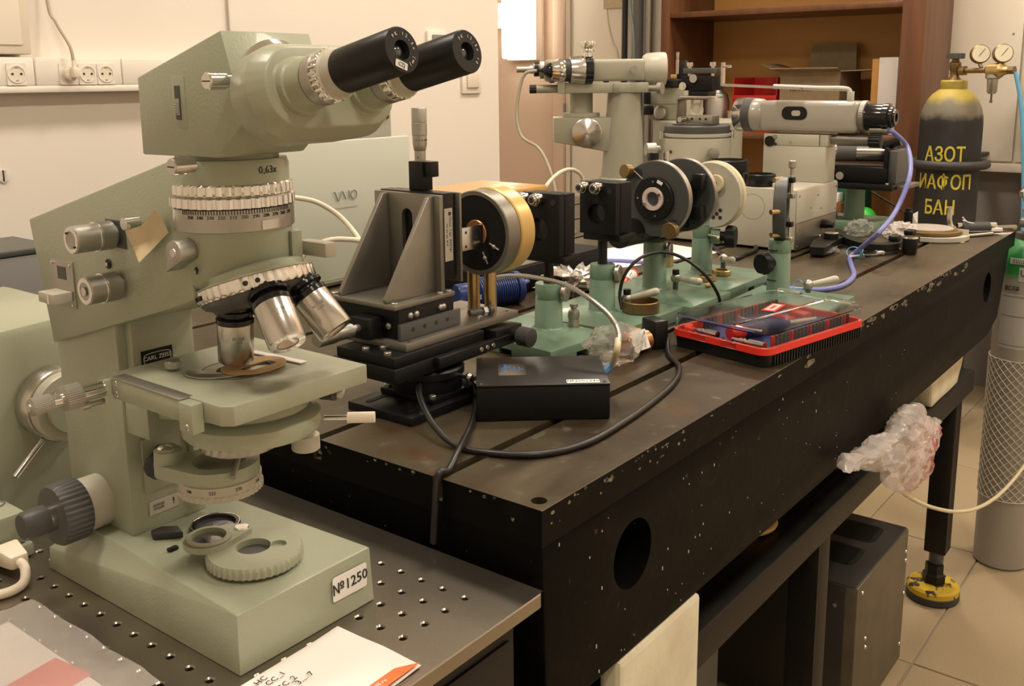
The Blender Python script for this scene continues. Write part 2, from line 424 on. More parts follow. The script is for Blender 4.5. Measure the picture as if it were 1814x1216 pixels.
b = NB(); box(b, (RX0, RY0-.1, 0), (WX, RY0, CEIL)); struct('wall_right', b, 'wall')
b = NB(); box(b, (WX-.012, RY0, .0), (WX-.0005, 1.0, .86), .002); struct('trim_1', b, 'dado')
b = NB(); box(b, (.62, WY-.016, 0), (AX, WY, .08), .003); struct('baseboard_left', b, 'socket_white')

# --- cable trunking with Schuko sockets on the wall
t = thing('cable_trunking', 'white plastic cable trunking with round power sockets along the wall', 'trunking', (1.2, WY, 1.2075))
b = NB(); box(b, (.45, WY-.052, 1.206), (1.66, WY-.0005, 1.222), .004); obj('bottom_rail', b, 'socket_white', t)
for x0, x1 in ((.45, 1.0995), (1.1015, 1.309), (1.311, 1.66)):
    b = NB(); box(b, (x0, WY-.05, 1.222), (x1, WY-.0005, 1.284), .004); obj('cover', b, 'socket_white', t)
for x in (1.058, 1.176, 1.2215, 1.267):
    b = NB(); plate(b, (x, WY-.0495, 1.247), (1, 0, 0), (0, 0, 1), .043, .048, .003, .002); s = obj('socket', b, 'socket_white', t)
    b = NB(); annulus(b, (x, WY-.0523, 1.2475), (0, -1, 0), .0165, .0205, .002, 36, .0006); obj('rim', b, 'socket_white', s)
    b = NB(); cyl(b, (x, WY-.0527, 1.2475), (x, WY-.0524, 1.2475), .0163, n=28); obj('well', b, 'cream_plastic', s)
    for dx in (-.0095, .0095):
        b = NB(); cyl(b, (x+dx, WY-.0534, 1.2475), (x+dx, WY-.0526, 1.2475), .0027, n=12); obj('pin_hole', b, 'ink', s)
    for dz in (.0145, -.0145):
        b = NB(); box(b, (x-.003, WY-.0536, 1.2475+dz-.0015), (x+.003, WY-.0526, 1.2475+dz+.0015)); obj('earth_clip', b, 'satin_dull', s)
t = thing('power_plug', 'cream power plug with cable going up from the trunking socket', 'plug', (1.176, WY-.06, 1.23))
b = NB(); lathe(b, (1.176, WY-.0545, 1.2475), (0, -1, 0), [(0, .0165), (.008, .0165), (.012, .014), (.014, 0)], 28); box(b, (1.172, WY-.082, 1.238), (1.188, WY-.062, 1.262), .004); obj('body', b, 'cream_plastic', t)
b = NB(); cyl(b, (1.179, WY-.072, 1.262), (1.179, WY-.072, 1.278), .0045, .0035, 12); obj('strain_relief', b, 'cream_plastic', t)
b = NB(); tube(b, [(1.179, WY-.072, 1.276), (1.177, WY-.066, 1.31), (1.165, WY-.04, 1.36), (1.158, WY-.02, 1.42), (1.157, WY-.01, 1.7), (1.157, WY-.008, 2.4)], .0036); obj('cable', b, 'cable_grey', t)
b = NB(); tube(b, [(1.66, WY-.02, 1.28), (1.656, WY-.006, 1.36), (1.655, WY-.006, 1.46), (1.653, WY-.006, 2.4)], .003)
single('wall_cable', b, 'cable_grey', 'thin brown cable running up the wall above the microscope head', 'cable')
t = thing('wall_box', 'cream wall box above the end of the cable trunking', 'box', (1.0, WY, 1.288))
b = NB(); box(b, (.72, WY-.05, 1.29), (1.098, WY-.0005, 1.75), .004); obj('body', b, 'cream_plastic', t)
b = NB(); box(b, (.74, WY-.053, 1.31), (1.078, WY-.0505, 1.73), .002); obj('door', b, 'white_metal', t)
t = thing('wall_hook', 'small clear wall clip stuck on the wall below the trunking', 'wall clip', (1.028, WY, 1.005))
b = NB(); cyl(b, (1.028, WY-.0005, 1.023), (1.028, WY-.004, 1.023), .014, n=20); obj('base', b, 'socket_white', t)
b = NB(); box(b, (1.024, WY-.012, 1.008), (1.032, WY-.004, 1.038), .003); obj('clip', b, 'clear_plastic', t)
t = thing('light_switch', 'tall white light switch with dark rocker on the wall', 'switch', (2.476, WY, 1.27))
b = NB(); box(b, (2.43, WY-.012, 1.25), (2.522, WY-.0005, 1.385), .003); obj('frame', b, 'socket_white', t)
b = NB(); box(b, (2.448, WY-.0155, 1.31), (2.512, WY-.0121, 1.372), .002); obj('rocker', b, 'laptop_dark', t)
t = thing('light_switch', 'white square switch with raised rocker beside a taller one', 'switch', (2.65, WY, 1.17))
b = NB(); box(b, (2.602, WY-.010, 1.176), (2.702, WY-.0005, 1.266), .003); obj('frame', b, 'socket_white', t)
b = NB(); box(b, (2.622, WY-.017, 1.196), (2.684, WY-.0101, 1.256), .003); obj('rocker', b, 'cream_plastic', t)

# --- alcove: lamp, junction box, door, pipes
t = thing('wall_lamp', 'bright glowing white wall lamp in the alcove', 'lamp', (4.09, 3.09, 1.32))
b = NB(); box(b, (4.03, 2.995, 1.315), (WX-.0005, 3.185, 1.95), .004); obj('housing', b, 'socket_white', t)
b = NB(); box(b, (3.975, 3.005, 1.325), (4.03, 3.175, 1.94), .008); obj('diffuser', b, 'lamp_glow', t)
t = thing('junction_box', 'cream junction box with two screws beside the glowing lamp', 'junction box', (4.0, 3.24, 1.48))
b = NB(); box(b, (3.97, 3.19, 1.478), (WX-.0005, 3.32, 1.60), .006); obj('body', b, 'cream_plastic', t)
b = NB(); box(b, (3.965, 3.195, 1.483), (3.97, 3.315, 1.595), .002); l = obj('lid', b, 'cream_plastic', t)
for y in (3.225, 3.27):
    b = NB(); cyl(b, (3.965, y, 1.54), (3.9635, y, 1.54), .004, n=12); obj('screw', b, 'satin_dull', l)
t = thing('door', 'plain white door with steel hinge beside the pink wall', 'door', (4.08, 2.5, 0)); t.name = 'door_1'; LOCAL['door_1'] = False; del t['category'], t['label']; t['kind'] = 'structure'
b = NB(); box(b, (4.062, 2.15, .01), (WX-.0005, 2.838, 2.05), .003); obj('leaf', b, 'white_metal', t)
b = NB(); box(b, (4.045, 2.842, 0), (WX-.0005, 2.905, 2.11), .003); obj('door_frame', b, 'wall_back', t)
for z0, z1 in ((.2, .3), (.98, 1.10), (1.75, 1.85)):
    b = NB(); cyl(b, (4.052, 2.840, z0), (4.052, 2.840, z1), .0075, n=12); obj('hinge', b, 'satin_dull', t)
b = NB(); box(b, (4.058, 2.800, .4), (4.062, 2.808, 2.0)); obj('edge_strip', b, 'satin_dull', t)
for (y, r, m, lab) in ((2.478, .014, 'rubber', 'black vertical conduit beside the white door'), (2.41, .028, 'laptop_dark', 'dark grey thick vertical pipe left of the bookcase'), (2.345, .022, 'satin_dull', 'bare steel vertical pipe touching the bookcase side')):
    b = NB(); cyl(b, (4.03, y, 0), (4.03, y, CEIL-.001), r, n=20); single('vertical_pipe', b, m, lab, 'pipe')
b = NB(); box(b, (4.0505, 2.50, 1.548), (4.0615, 2.61, 1.61)); single('paper_note', b, 'masking', 'yellow paper note stuck at the top of the white door', 'note')
b = NB(); tube(b, [(4.05, 2.59, 1.545), (4.045, 2.575, 1.47), (4.045, 2.55, 1.39), (4.04, 2.52, 1.33), (4.04, 2.50, 1.1), (4.04, 2.50, .5), (4.04, 2.5, .006)], .004); single('hanging_cable', b, 'cable_cream', 'thin cream cable hanging down the white door', 'cable')
b = NB(); tube(b, [(3.99, 2.43, 1.75), (3.985, 2.42, 1.55), (3.985, 2.40, 1.42), (3.985, 2.395, 1.2), (3.985, 2.39, .6), (3.985, 2.39, .006)], .004); single('blue_wire', b, 'teal', 'pale blue wire running down before the grey pipes', 'cable')

# --- bookcase
SX, SB = 3.65, 4.06
t = thing('bookcase', 'reddish brown wooden bookcase with open shelves and tan back', 'bookcase', (3.85, 1.55, 0))
b = NB(); box(b, (SX, 2.03, 0), (SB, 2.07, 2.2), .002); obj('side_panel', b, 'wood_red', t)
b = NB(); box(b, (SX, 1.02, 0), (SB, 1.10, 2.2), .002); obj('side_panel', b, 'wood_red', t)
for z in (.05, .60, 1.005, 1.485, 1.95):
    b = NB(); box(b, (SX+.004, 1.10, z-.022), (SB-.01, 2.03, z), .001); obj('shelf', b, 'wood_red', t)
b = NB(); box(b, (SB-.009, 1.10, .05), (SB, 2.03, 2.2)); obj('back_panel', b, 'board_tan', t)
zs = 1.0055
t = thing('storage_bin', 'red plastic open-fronted bin on the bookcase shelf', 'bin', (3.86, 1.70, zs))
b = NB()
box(b, (3.76, 1.60, zs), (3.96, 1.79, zs+.004)); box(b, (3.76, 1.60, zs+.004), (3.96, 1.604, zs+.215)); box(b, (3.76, 1.786, zs+.004), (3.96, 1.79, zs+.215)); box(b, (3.956, 1.604, zs+.004), (3.96, 1.786, zs+.215)); box(b, (3.76, 1.604, zs+.004), (3.764, 1.786, zs+.135))
obj('tub', b, 'red_plastic', t)
b = NB(); box(b, (3.752, 1.60, zs+.125), (3.7595, 1.79, zs+.145), .002); obj('lip', b, 'red_plastic', t)
t = thing('cardboard_box', 'open cardboard box with raised flaps on the bookcase shelf', 'box', (3.87, 1.5, zs))
y0, y1, x0, x1, zt = 1.345, 1.585, 3.75, 3.98, zs+.235
b = NB()
for lo, hi in (((x0, y0, zs), (x0+.004, y1, zt)), ((x1-.004, y0, zs), (x1, y1, zt)), ((x0+.004, y0, zs), (x1-.004, y0+.004, zt)), ((x0+.004, y1-.004, zs), (x1-.004, y1, zt)), ((x0+.004, y0+.004, zs), (x1-.004, y1-.004, zs+.004))): box(b, lo, hi)
obj('carton', b, 'cardboard', t)
def flap(pts, n):
    b = NB(); prism(b, pts, n); obj('flap', b, 'cardboard', t)
flap([(x0, y0, zt), (x0, y1, zt), (x0-.06, y1+.02, zt+.012), (x0-.06, y0-.01, zt+.012)], (0, 0, .004))
flap([(x1, y0+.02, zt), (x1, y1-.02, zt), (x1+.02, y1-.03, zt+.115), (x1+.02, y0+.03, zt+.115)], (.004, 0, 0))
flap([(x0, y0, zt), (x1, y0, zt), (x1-.02, y0-.11, zt+.004), (x0+.02, y0-.11, zt+.004)], (0, 0, .004))
flap([(x0, y1, zt), (x1, y1, zt), (x1, y1+.10, zt+.03), (x0+.04, y1+.10, zt+.03)], (0, 0, .004))
text('print', 'иииии', .03, (x0-.0008, 1.50, zs+.17), (0, -1, 0), (0, 0, 1), 'ink', t)
b = NB(); lathe(b, (3.74, 1.850, zs), (0, 0, 1), [(0, .05), (.12, .05), (.15, .042), (.162, .026), (.168, .024), (.185, .024), (.185, 0)], 28)
single('steel_flask', b, 'satin_dull', 'grey steel flask with narrow neck on the bookcase shelf', 'flask')
b = NB(); lathe(b, (3.705, 1.757, zs), (0, 0, 1), [(0, .026), (.085, .028), (.085, .025), (.004, .023), (.004, 0)], 24)
single('metal_cup', b, 'satin', 'small bright metal cup beside the grey flask', 'cup')
t = thing('white_carton', 'narrow white carton standing by the bookcase side', 'carton', (3.8, 1.18, zs))
b = NB(); box(b, (3.76, 1.135, zs), (3.93, 1.205, zs+.285), .002); obj('carton', b, 'paper', t)
b = NB(); box(b, (3.775, 1.2055, zs), (3.93, 1.235, zs+.28), .001); obj('side_flap', b, 'board_tan', t)
b = NB()
for k in range(7):
    a = k*1.3; tube(b, [(3.72+.01*cos(a), 1.25+.05*sin(a), zs+.012+.004*k), (3.74+.02*sin(2*a), 1.22+.04*cos(a*2), zs+.03+.01*k), (3.73+.02*cos(3*a), 1.27+.03*sin(a*3), zs+.05+.006*k), (3.75, 1.29+.02*sin(a), zs+.012+.008*k)], .0035, 6, 5)
single('cable_tangle', b, 'rubber', 'small tangle of dark wires on the bookcase shelf', 'cables')
zl = .6005
t = thing('watering_can', 'dark teal plastic can on the lower bookcase shelf', 'can', (3.8, 1.30, zl))
b = NB(); hull(b, [(3.76, 1.22, zl), (3.85, 1.22, zl), (3.76, 1.36, zl), (3.85, 1.36, zl), (3.76, 1.235, zl+.285), (3.85, 1.235, zl+.285), (3.76, 1.335, zl+.285), (3.85, 1.335, zl+.285)], .012); obj('body', b, 'green_tool', t)
b = NB(); tube(b, [(3.80, 1.34, zl+.27), (3.80, 1.40, zl+.25), (3.80, 1.40, zl+.15), (3.80, 1.35, zl+.08)], .011); obj('handle', b, 'black', t)
t = thing('index_box', 'reddish brown wooden box on the lower bookcase shelf', 'box', (3.7, 1.32, zl))
b = NB(); box(b, (3.66, 1.285, zl), (3.728, 1.395, zl+.15), .003); obj('body', b, 'wood_red', t)
b = NB(); box(b, (3.665, 1.30, zl+.1505), (3.72, 1.35, zl+.185), .002); obj('card_stack', b, 'paper', t)
b = NB(); ball(b, (3.695, 1.205, zl+.08), .05, (1, 1, 1.15), 24); b2 = b
lathe(b, (3.695, 1.205, zl), (0, 0, 1), [(0, .03), (.035, .032)], 20)
single('green_ball', b, 'green_ball', 'bright green round plastic bottle on the lower bookcase shelf', 'bottle')

# --- white panelled cupboard on the back wall
t = thing('wall_cupboard', 'white wall cupboard behind the black gas cylinder', 'cupboard', (4.05, .7, .86))
b = NB(); box(b, (4.02, .20, .865), (WX-.0135, 1.135, 2.3), .003); obj('carcass', b, 'white_metal', t)
b = NB(); box(b, (4.006, .775, .905), (4.0195, 1.105, 2.28), .003); obj('door', b, 'white_metal', t)
b = NB(); box(b, (4.006, .22, .905), (4.0195, .768, 2.28), .003); obj('door', b, 'white_metal', t)
b = NB(); box(b, (3.998, .20, .865), (4.0195, 1.125, .897), .002); obj('bottom_rail', b, 'white_metal', t)
for z in (1.30, 1.37): 
    b = NB(); cyl(b, (4.006, .805, z), (4.0035, .805, z), .004, n=10); obj('screw', b, 'satin_dull', t)

# ================================================================ GAS CYLINDERS
def banded(name, bands, rough=.6):
    """paint bands up the cylinder: (height, colour), borders frayed by wear"""
    m = bpy.data.materials.new(name); m.use_nodes = True; nt = m.node_tree; B = nt.nodes['Principled BSDF']; B.inputs['Roughness'].default_value = rough
    tc = nt.nodes.new('ShaderNodeTexCoord'); sp = nt.nodes.new('ShaderNodeSeparateXYZ'); nt.links.new(tc.outputs['Object'], sp.inputs[0])
    n = nt.nodes.new('ShaderNodeTexNoise'); n.inputs['Scale'].default_value = 22; n.inputs['Detail'].default_value = 6; nt.links.new(tc.outputs['Object'], n.inputs['Vector'])
    ma = nt.nodes.new('ShaderNodeMath'); ma.operation = 'MULTIPLY_ADD'; ma.inputs[1].default_value = .05; nt.links.new(n.outputs['Fac'], ma.inputs[0]); nt.links.new(sp.outputs['Z'], ma.inputs[2])
    mr = nt.nodes.new('ShaderNodeMapRange'); mr.inputs['From Max'].default_value = 2; nt.links.new(ma.outputs[0], mr.inputs['Value'])
    r = nt.nodes.new('ShaderNodeValToRGB'); nt.links.new(mr.outputs['Result'], r.inputs[0])
    e = r.color_ramp.elements; e[0].position = 0; e[0].color = (*bands[0][1], 1); e[1].position = 1; e[1].color = (*bands[-1][1], 1)
    for i in range(1, len(bands)):
        z = (bands[i][0]+.025)/2
        k = e.new(z-.006); k.color = (*bands[i-1][1], 1); k = e.new(z+.006); k.color = (*bands[i][1], 1)
    n2 = nt.nodes.new('ShaderNodeTexNoise'); n2.inputs['Scale'].default_value = 9; n2.inputs['Detail'].default_value = 7; nt.links.new(tc.outputs['Object'], n2.inputs['Vector'])
    m2 = nt.nodes.new('ShaderNodeMapRange'); m2.inputs['From Min'].default_value = .5; m2.inputs['From Max'].default_value = .8; m2.inputs['To Max'].default_value = .16; nt.links.new(n2.outputs['Fac'], m2.inputs['Value'])
    mx = nt.nodes.new('ShaderNodeMix'); mx.data_type = 'RGBA'; mx.inputs[7].default_value = (.16, .145, .12, 1); nt.links.new(r.outputs['Color'], mx.inputs[6]); nt.links.new(m2.outputs['Result'], mx.inputs[0]); nt.links.new(mx.outputs[2], B.inputs['Base Color'])
    bp = nt.nodes.new('ShaderNodeBump'); bp.inputs['Strength'].default_value = .3; bp.inputs['Distance'].default_value = .002; nt.links.new(n2.outputs['Fac'], bp.inputs['Height']); nt.links.new(bp.outputs['Normal'], B.inputs['Normal'])
    MAT[name] = m
banded('azot_paint', [(0, (.010, .010, .0105)), (1.0887, (.17, .15, .105)), (1.1434, (.40, .31, .05))])
GX, GY, GR = 3.50, .872, .0985
t = thing('gas_cylinder', 'tall black gas cylinder with yellow top and stencilled letters', 'gas cylinder', (GX, GY, 0))
b = NB(); lathe(b, (GX, GY, 0), (0, 0, 1), [(0, GR-.008), (.01, GR), (1.0614, GR), (1.0887, GR*.985), (1.1161, GR*.92), (1.1434, GR*.80), (1.1616, GR*.66), (1.1771, GR*.46), (1.1826, .033)], 48); obj('body', b, 'azot_paint', t)
b = NB(); lathe(b, (GX, GY, 1.178), (0, 0, 1), [(0, .040), (.003, .042), (.026, .042), (.030, .038), (.030, 0)], 32); obj('neck_ring', b, 'gas_yellow', t)
b = NB(); lathe(b, (GX, GY, 1.208), (0, 0, 1), [(0, .022), (.012, .014), (.03, .015), (.034, .018), (.056, .018), (.06, .012), (.075, .011), (.075, 0)], 20); v = obj('valve', b, 'bronze', t)
b = NB(); knurl(b, (GX, GY, 1.277), (GX, GY, 1.295), .028, 10, .004); obj('handwheel', b, 'graphite', v)
A0 = math.atan2(-GY, -GX)+.0
for s, z, q in (('АЗОТ', .966, -.22), ('ИАФОП', .874, -.15), ('БАН', .790, -.30)):
    wrap_text('stencil_lettering', s, .066, (GX, GY, z), GR+.0012, A0+q*.6, 'stencil_yellow', t, .0008, .74, .0009)
b = NB()
ring = [(GX+.117*cos(a), GY+.117*sin(a), .932) for a in [2*pi*k/40 for k in range(41)]]
tube(b, ring, .0150, 10, 1, smooth=False); box(b, (GX+.11, GY-.02, .925), (3.9975, GY+.02, .939)); single('wall_hoop', b, 'rubber', 'black foam-wrapped hoop holding the black gas cylinder', 'hoop')
# regulator with two gauges
t = thing('gas_regulator', 'brass gas regulator with two round gauges on the black cylinder', 'regulator', (GX-.05, GY-.1, 1.2))
dr = V((-.35, -1, 0)).normalized(); P0 = V((GX, GY, 1.238)); side = V((0, 0, 1)).cross(dr)
def rp(d, z=0, s=0): return P0+dr*d+V((0, 0, z))+side*s
b = NB(); cyl(b, rp(.019), rp(.038), .017, n=6); cyl(b, rp(.038), rp(.125), .0085, n=14); obj('inlet_pipe', b, 'bronze', t)
b = NB(); lathe(b, rp(.11), dr, [(0, .012), (.01, .022), (.05, .024), (.06, .016), (.075, .012)], 20); obj('body', b, 'brass', t)
b = NB(); cyl(b, rp(.185), rp(.205), .014, n=6); cyl(b, rp(.16), rp(.19), .007, n=12); obj('outlet_nut', b, 'bronze', t)
gn = V((-.86, -.40, .10)).normalized()
for d in (.078, .155):
    c = rp(d, .052, .01)
    b = NB(); lathe(b, c+gn*-.012, gn, [(0, .026), (.004, .030), (.022, .030), (.025, .027), (.025, 0)], 32); g = obj('gauge', b, 'bronze', t)
    b = NB(); cyl(b, c+gn*.0135, c+gn*.0145, .0265, n=32); obj('dial', b, 'gauge_face', g)
    a, x, y = frame(gn); b = NB(); tube(b, [c+gn*.0155-x*.006-y*.008, c+gn*.0155+x*.012+y*.016], .0009, 5, 1); obj('needle', b, 'ink', g)
    b = NB(); cyl(b, rp(d+.012, .008, .004), rp(d, .03, .008), .006, n=12); obj('stem', b, 'bronze', g)
b = NB(); lathe(b, rp(.135, -.012), (0, 0, -1), [(0, .022), (.012, .023), (.016, .017), (.056, .015), (.062, .010), (.062, 0)], 24, ); obj('bonnet', b, 'satin_dull', t)
b = NB(); cyl(b, rp(.135, -.07), rp(.135, -.095), .003, n=8); box(b, rp(.135, -.1)-V((.01, .002, .003)), rp(.135, -.1)+V((.01, .002, .006))); obj('adjusting_key', b, 'graphite', t)
b = NB(); tube(b, [rp(.208, -.006), rp(.216, -.03), rp(.232, -.09), rp(.246, -.17), rp(.262, -.30), rp(.272, -.42), rp(.285, -.56), rp(.32, -.75), rp(.36, -1.0), rp(.40, -1.22)], .0065, 10); single('gas_hose', b, 'cable_cyan', 'blue gas hose hanging from the brass regulator', 'hose')
# third cylinder at the edge
b = NB(); t = thing('gas_cylinder', 'pale blue-green gas cylinder next to the black one', 'gas cylinder', (3.86, .575, 0))
lathe(b, (3.86, .575, 0), (0, 0, 1), [(0, .10), (.01, .108), (1.22, .108), (1.30, .09), (1.34, .05), (1.35, .03), (1.40, .03), (1.40, 0)], 40); obj('body', b, 'teal', t)
b = NB(); ring = [(3.86+.124*cos(a), .575+.124*sin(a), 1.085) for a in [2*pi*k/40 for k in range(41)]]
tube(b, ring, .0145, 10, 1, smooth=False); single('wall_hoop', b, 'rubber', 'black hoop around the pale blue-green cylinder', 'hoop')
# grey cylinder in the net sleeve
banded('grey_paint', [(0, (.30, .275, .235)), (.745, (.02, .20, .045))], .42)
QX, QY, QR = 2.588, .446, .0645
t = thing('gas_cylinder', 'grey gas cylinder with green shoulder in a white net sleeve', 'gas cylinder', (QX, QY, 0))
b = NB(); lathe(b, (QX, QY, 0), (0, 0, 1), [(0, QR-.006), (.006, QR), (.775, QR), (.80, QR*.94), (.82, QR*.78), (.835, QR*.5), (.838, .028)], 48); obj('body', b, 'grey_paint', t)
b = NB(); lathe(b, (QX, QY, .836), (0, 0, 1), [(0, .030), (.016, .030), (.018, .012), (.03, .012), (.03, 0)], 24); obj('neck', b, 'graphite', t)
b = NB(); box(b, (QX-.022, QY-.022, .866), (QX+.022, QY+.022, .886), .003); lathe(b, (QX, QY, .886), (0, 0, 1), [(0, .014), (.006, .021), (.024, .021), (.026, .016), (.04, .016), (.042, .022), (.05, .022)], 24); v = obj('valve', b, 'satin_dull', t)
b = NB(); lathe(b, (QX, QY, .935), (0, 0, 1), [(0, .02), (.004, .033), (.016, .034), (.026, .024), (.027, 0)], kn=(1, 2, 8, .005)); obj('handwheel', b, 'chrome', v)
b = NB(); cyl(b, (QX-.02, QY-.01, .876), (QX-.06, QY-.05, .876), .011, n=6); cyl(b, (QX-.06, QY-.05, .876), (QX-.075, QY-.065, .876), .007, n=12); obj('outlet', b, 'chrome', v)
def wrap_label(name, z0, z1, a0, a1, m, par, dr=.0006, n=14):
    b = NB(); P = []
    for k in range(n+1):
        a = a0+(a1-a0)*k/n; P.append((cos(a), sin(a)))
    lo = [b.verts.new((QX+c*(QR+dr), QY+s*(QR+dr), z0)) for c, s in P]; hi = [b.verts.new((QX+c*(QR+dr), QY+s*(QR+dr), z1)) for c, s in P]
    for k in range(n): b.faces.new((lo[k], lo[k+1], hi[k+1], hi[k]))
    r = bmesh.ops.solidify(b, geom=b.faces[:], thickness=-.0004)
    return obj(name, b, m, par)
AQ = math.atan2(-QY, -QX)
wrap_label('data_label', .575, .71, AQ-.85, AQ+1.1, 'sticker', t)
for z in (.703, .655, .583): wrap_label('label_rule', z, z+.0016, AQ-.8, AQ+1.05, 'grey_ink', t, .0012)
for z, w_ in ((.645, .28), (.636, .2), (.63, .25)): wrap_label('label_print', z, z+.002, AQ+.1, AQ+.1+w_, 'grey_ink', t, .0012, 4)
wrap_label('barcode_label', .783, .798, AQ-.6, AQ+.35, 'sticker', t)
for k in range(12): wrap_label('bar', .785, .796, AQ-.5+.06*k, AQ-.5+.06*k+.022, 'ink', t, .0012, 2)
wrap_label('warning_label', .742, .776, AQ-.25, AQ+.85, 'sticker', t, .0009)
wrap_text('warning_print', 'UN 1956', .022, (QX, QY, .762), QR+.0018, AQ+.3, 'ink', t, .0004, .8)
wrap_text('hand_note', 'асля', .02, (QX, QY, .725), QR+.0016, AQ-.45, 'ink', t, .0004, .8)
b = NB()                                     # knotted net: real strands
nd, rr_ = 21, QR+.0024
zs0, zs1, nzr = .185, .545, 34
for s in (1, -1):
    for k in range(nd):
        P = []
        for j in range(nzr+1):
            zz = zs0+(zs1-zs0)*j/nzr; a = 2*pi*k/nd+s*(2*pi/nd)*(.5*(j % 2))
            P.append(V((QX+rr_*cos(a), QY+rr_*sin(a), zz)))
        tube(b, P, .0012, 4, 1, smooth=False)
for zz in (zs0, zs1):
    P = [V((QX+rr_*cos(2*pi*k/48), QY+rr_*sin(2*pi*k/48), zz)) for k in range(49)]; tube(b, P, .0012, 5, 1, smooth=False)
o = obj('net_sleeve', b, 'mesh_sleeve', t); o['kind'] = 'stuff'

# ================================================================ OPTICAL TABLE
TX0, TX1, TY0, TY1 = .630, 2.515, .465, 1.75
t = thing('optical_table', 'heavy black cast iron table with slotted bare metal top', 'table', (1.58, .98, .648))
slots = [(.580, .592), (.749, .7605), (.918, .930), (1.087, 1.099), (1.256, 1.268), (1.425, 1.437), (1.594, 1.606)]
prof = [(TY0, .829), (TY0, .8635), (TY0+.0005, ZT)]
for a_, b_ in slots: prof += [(a_, ZT), (a_, ZT-.022), (b_, ZT-.022), (b_, ZT)]
prof += [(TY1, ZT), (TY1, .829)]
b = NB(); prism(b, [(TX0, y, z) for y, z in prof], (TX1-TX0, 0, 0)); topo = obj('top_plate', b, 'iron', t)
b = NB(); cyl(b, (.6418+.004, .4795, .84), (.6418+.004, .4795, .87), .0075, n=20); carve(topo, b)
me = topo.data; me.materials.append(MAT['iron_black'])      # the plate's sides are painted, its top and slots are bare
for p in me.polygons:
    if p.normal.z < .5 and (abs(p.center.x+1.58-TX0) < .0005 or abs(p.center.x+1.58-TX1) < .0005 or abs(p.center.y+.98-TY0) < .0005 or abs(p.center.y+.98-TY1) < .0005 or p.normal.z < -.5): p.material_index = 1
b = NB(); hull(b, [(TX0+.006, TY0+.004, .8288), (TX0+.006, TY1-.004, .8288), (TX0+.012, TY0+.004, .648), (TX0+.012, TY1-.004, .648), (TX1-.03, TY0+.004, .8288), (TX1-.03, TY1-.004, .8288), (2.425, TY0+.004, .74), (2.425, TY1-.004, .74), (2.415, TY0+.004, .672), (2.415, TY1-.004, .672), (2.33, TY0+.004, .648), (2.33, TY1-.004, .648)], .004)
cast = obj('casting', b, 'iron_black', t)
b = NB(); cyl(b, (.79, .40, .757), (.79, .60, .757), .0365, n=40); cyl(b, (2.285, .40, .768), (2.285, .60, .768), .0335, n=40); carve(cast, b)
# worn patches where the paint has chipped off the front edge
random.seed(3)
for k in range(46):
    x = random.uniform(1.22, 2.1) if k < 38 else random.uniform(.64, 1.2)
    z = .8605-abs(random.gauss(0, .008)); w_ = random.uniform(.004, .022)*(1 if k < 38 else .35)
    pts = [(x+w_*cos(a)*random.uniform(.5, 1.2), TY0-.0006, min(z+w_*.28*sin(a)*random.uniform(.5, 1.2), .8625)) for a in [2*pi*j/9 for j in range(9)]]
    b = NB(); prism(b, pts, (0, .0005, 0)); obj('paint_chip', b, 'chip', t)

b = NB(); random.seed(11)                              # splashes of white paint on the casting
for k in range(60):
    x = .66+abs(random.gauss(0, .40)); z = random.uniform(.655, .82); w_ = random.uniform(.00018, .0005); h_ = w_*random.uniform(1, 4.5)
    if x < 2.3 and math.hypot(x-.79, z-.757) > .042: box(b, (x-w_, TY0+.0034, z-h_), (x+w_, TY0+.0042, z+h_), rz=0)
o = obj('paint_splashes', b, 'white_ink', t); o['kind'] = 'stuff'
for k in range(40):                                    # chipped paint along the plate's near edges
    if k < 26: x, y = .632+abs(random.gauss(0, .22)), TY0-.0006
    else: x, y = TX0-.0006, random.uniform(.47, .75)
    w_ = random.uniform(.0008, .0030); z = .8622-abs(random.gauss(0, .003))-(random.random() < .2)*.012
    A_ = [2*pi*j/7 for j in range(7)]; R_ = [random.uniform(.5, 1.2) for j in range(7)]
    if k < 26: pts = [(x+w_*cos(a)*r, y, min(z+w_*.7*sin(a)*r, .8632)) for a, r in zip(A_, R_)]; vec = (0, .0005, 0)
    else: pts = [(x, y+w_*cos(a)*r, min(z+w_*.7*sin(a)*r, .8632)) for a, r in zip(A_, R_)]; vec = (.0005, 0, 0)
    b = NB(); prism(b, pts, vec); obj('paint_chip', b, 'chip', t)
# ================================================================ STAND UNDER THE TABLE
t = thing('table_stand', 'black steel stand with shelf and levelling feet under the table', 'stand', (1.55, .95, 0))
zt_ = .557
b = NB(); box(b, (.70, .495, zt_-.05), (2.36, .535, zt_), .003); obj('front_beam', b, 'stand_paint', t)
b = NB(); box(b, (.70, 1.40, zt_-.05), (2.36, 1.44, zt_), .003); obj('rear_beam', b, 'stand_paint', t)
b = NB(); box(b, (.70, .5352, zt_-.012), (2.36, 1.3998, zt_-.001)); obj('shelf', b, 'stand_paint', t)
b = NB(); box(b, (1.455, .515, .0), (1.461, .565, zt_-.0505), .001); box(b, (1.461, .515, 0), (1.505, .521, zt_-.0505), .001); lg = obj('leg', b, 'stand_paint', t)
for k in range(8):
    b = NB(); cyl(b, (1.4552, .535, .06+.055*k), (1.4545, .535, .06+.055*k), .004, n=8); obj('bolt_hole', b, 'black_matt', lg)
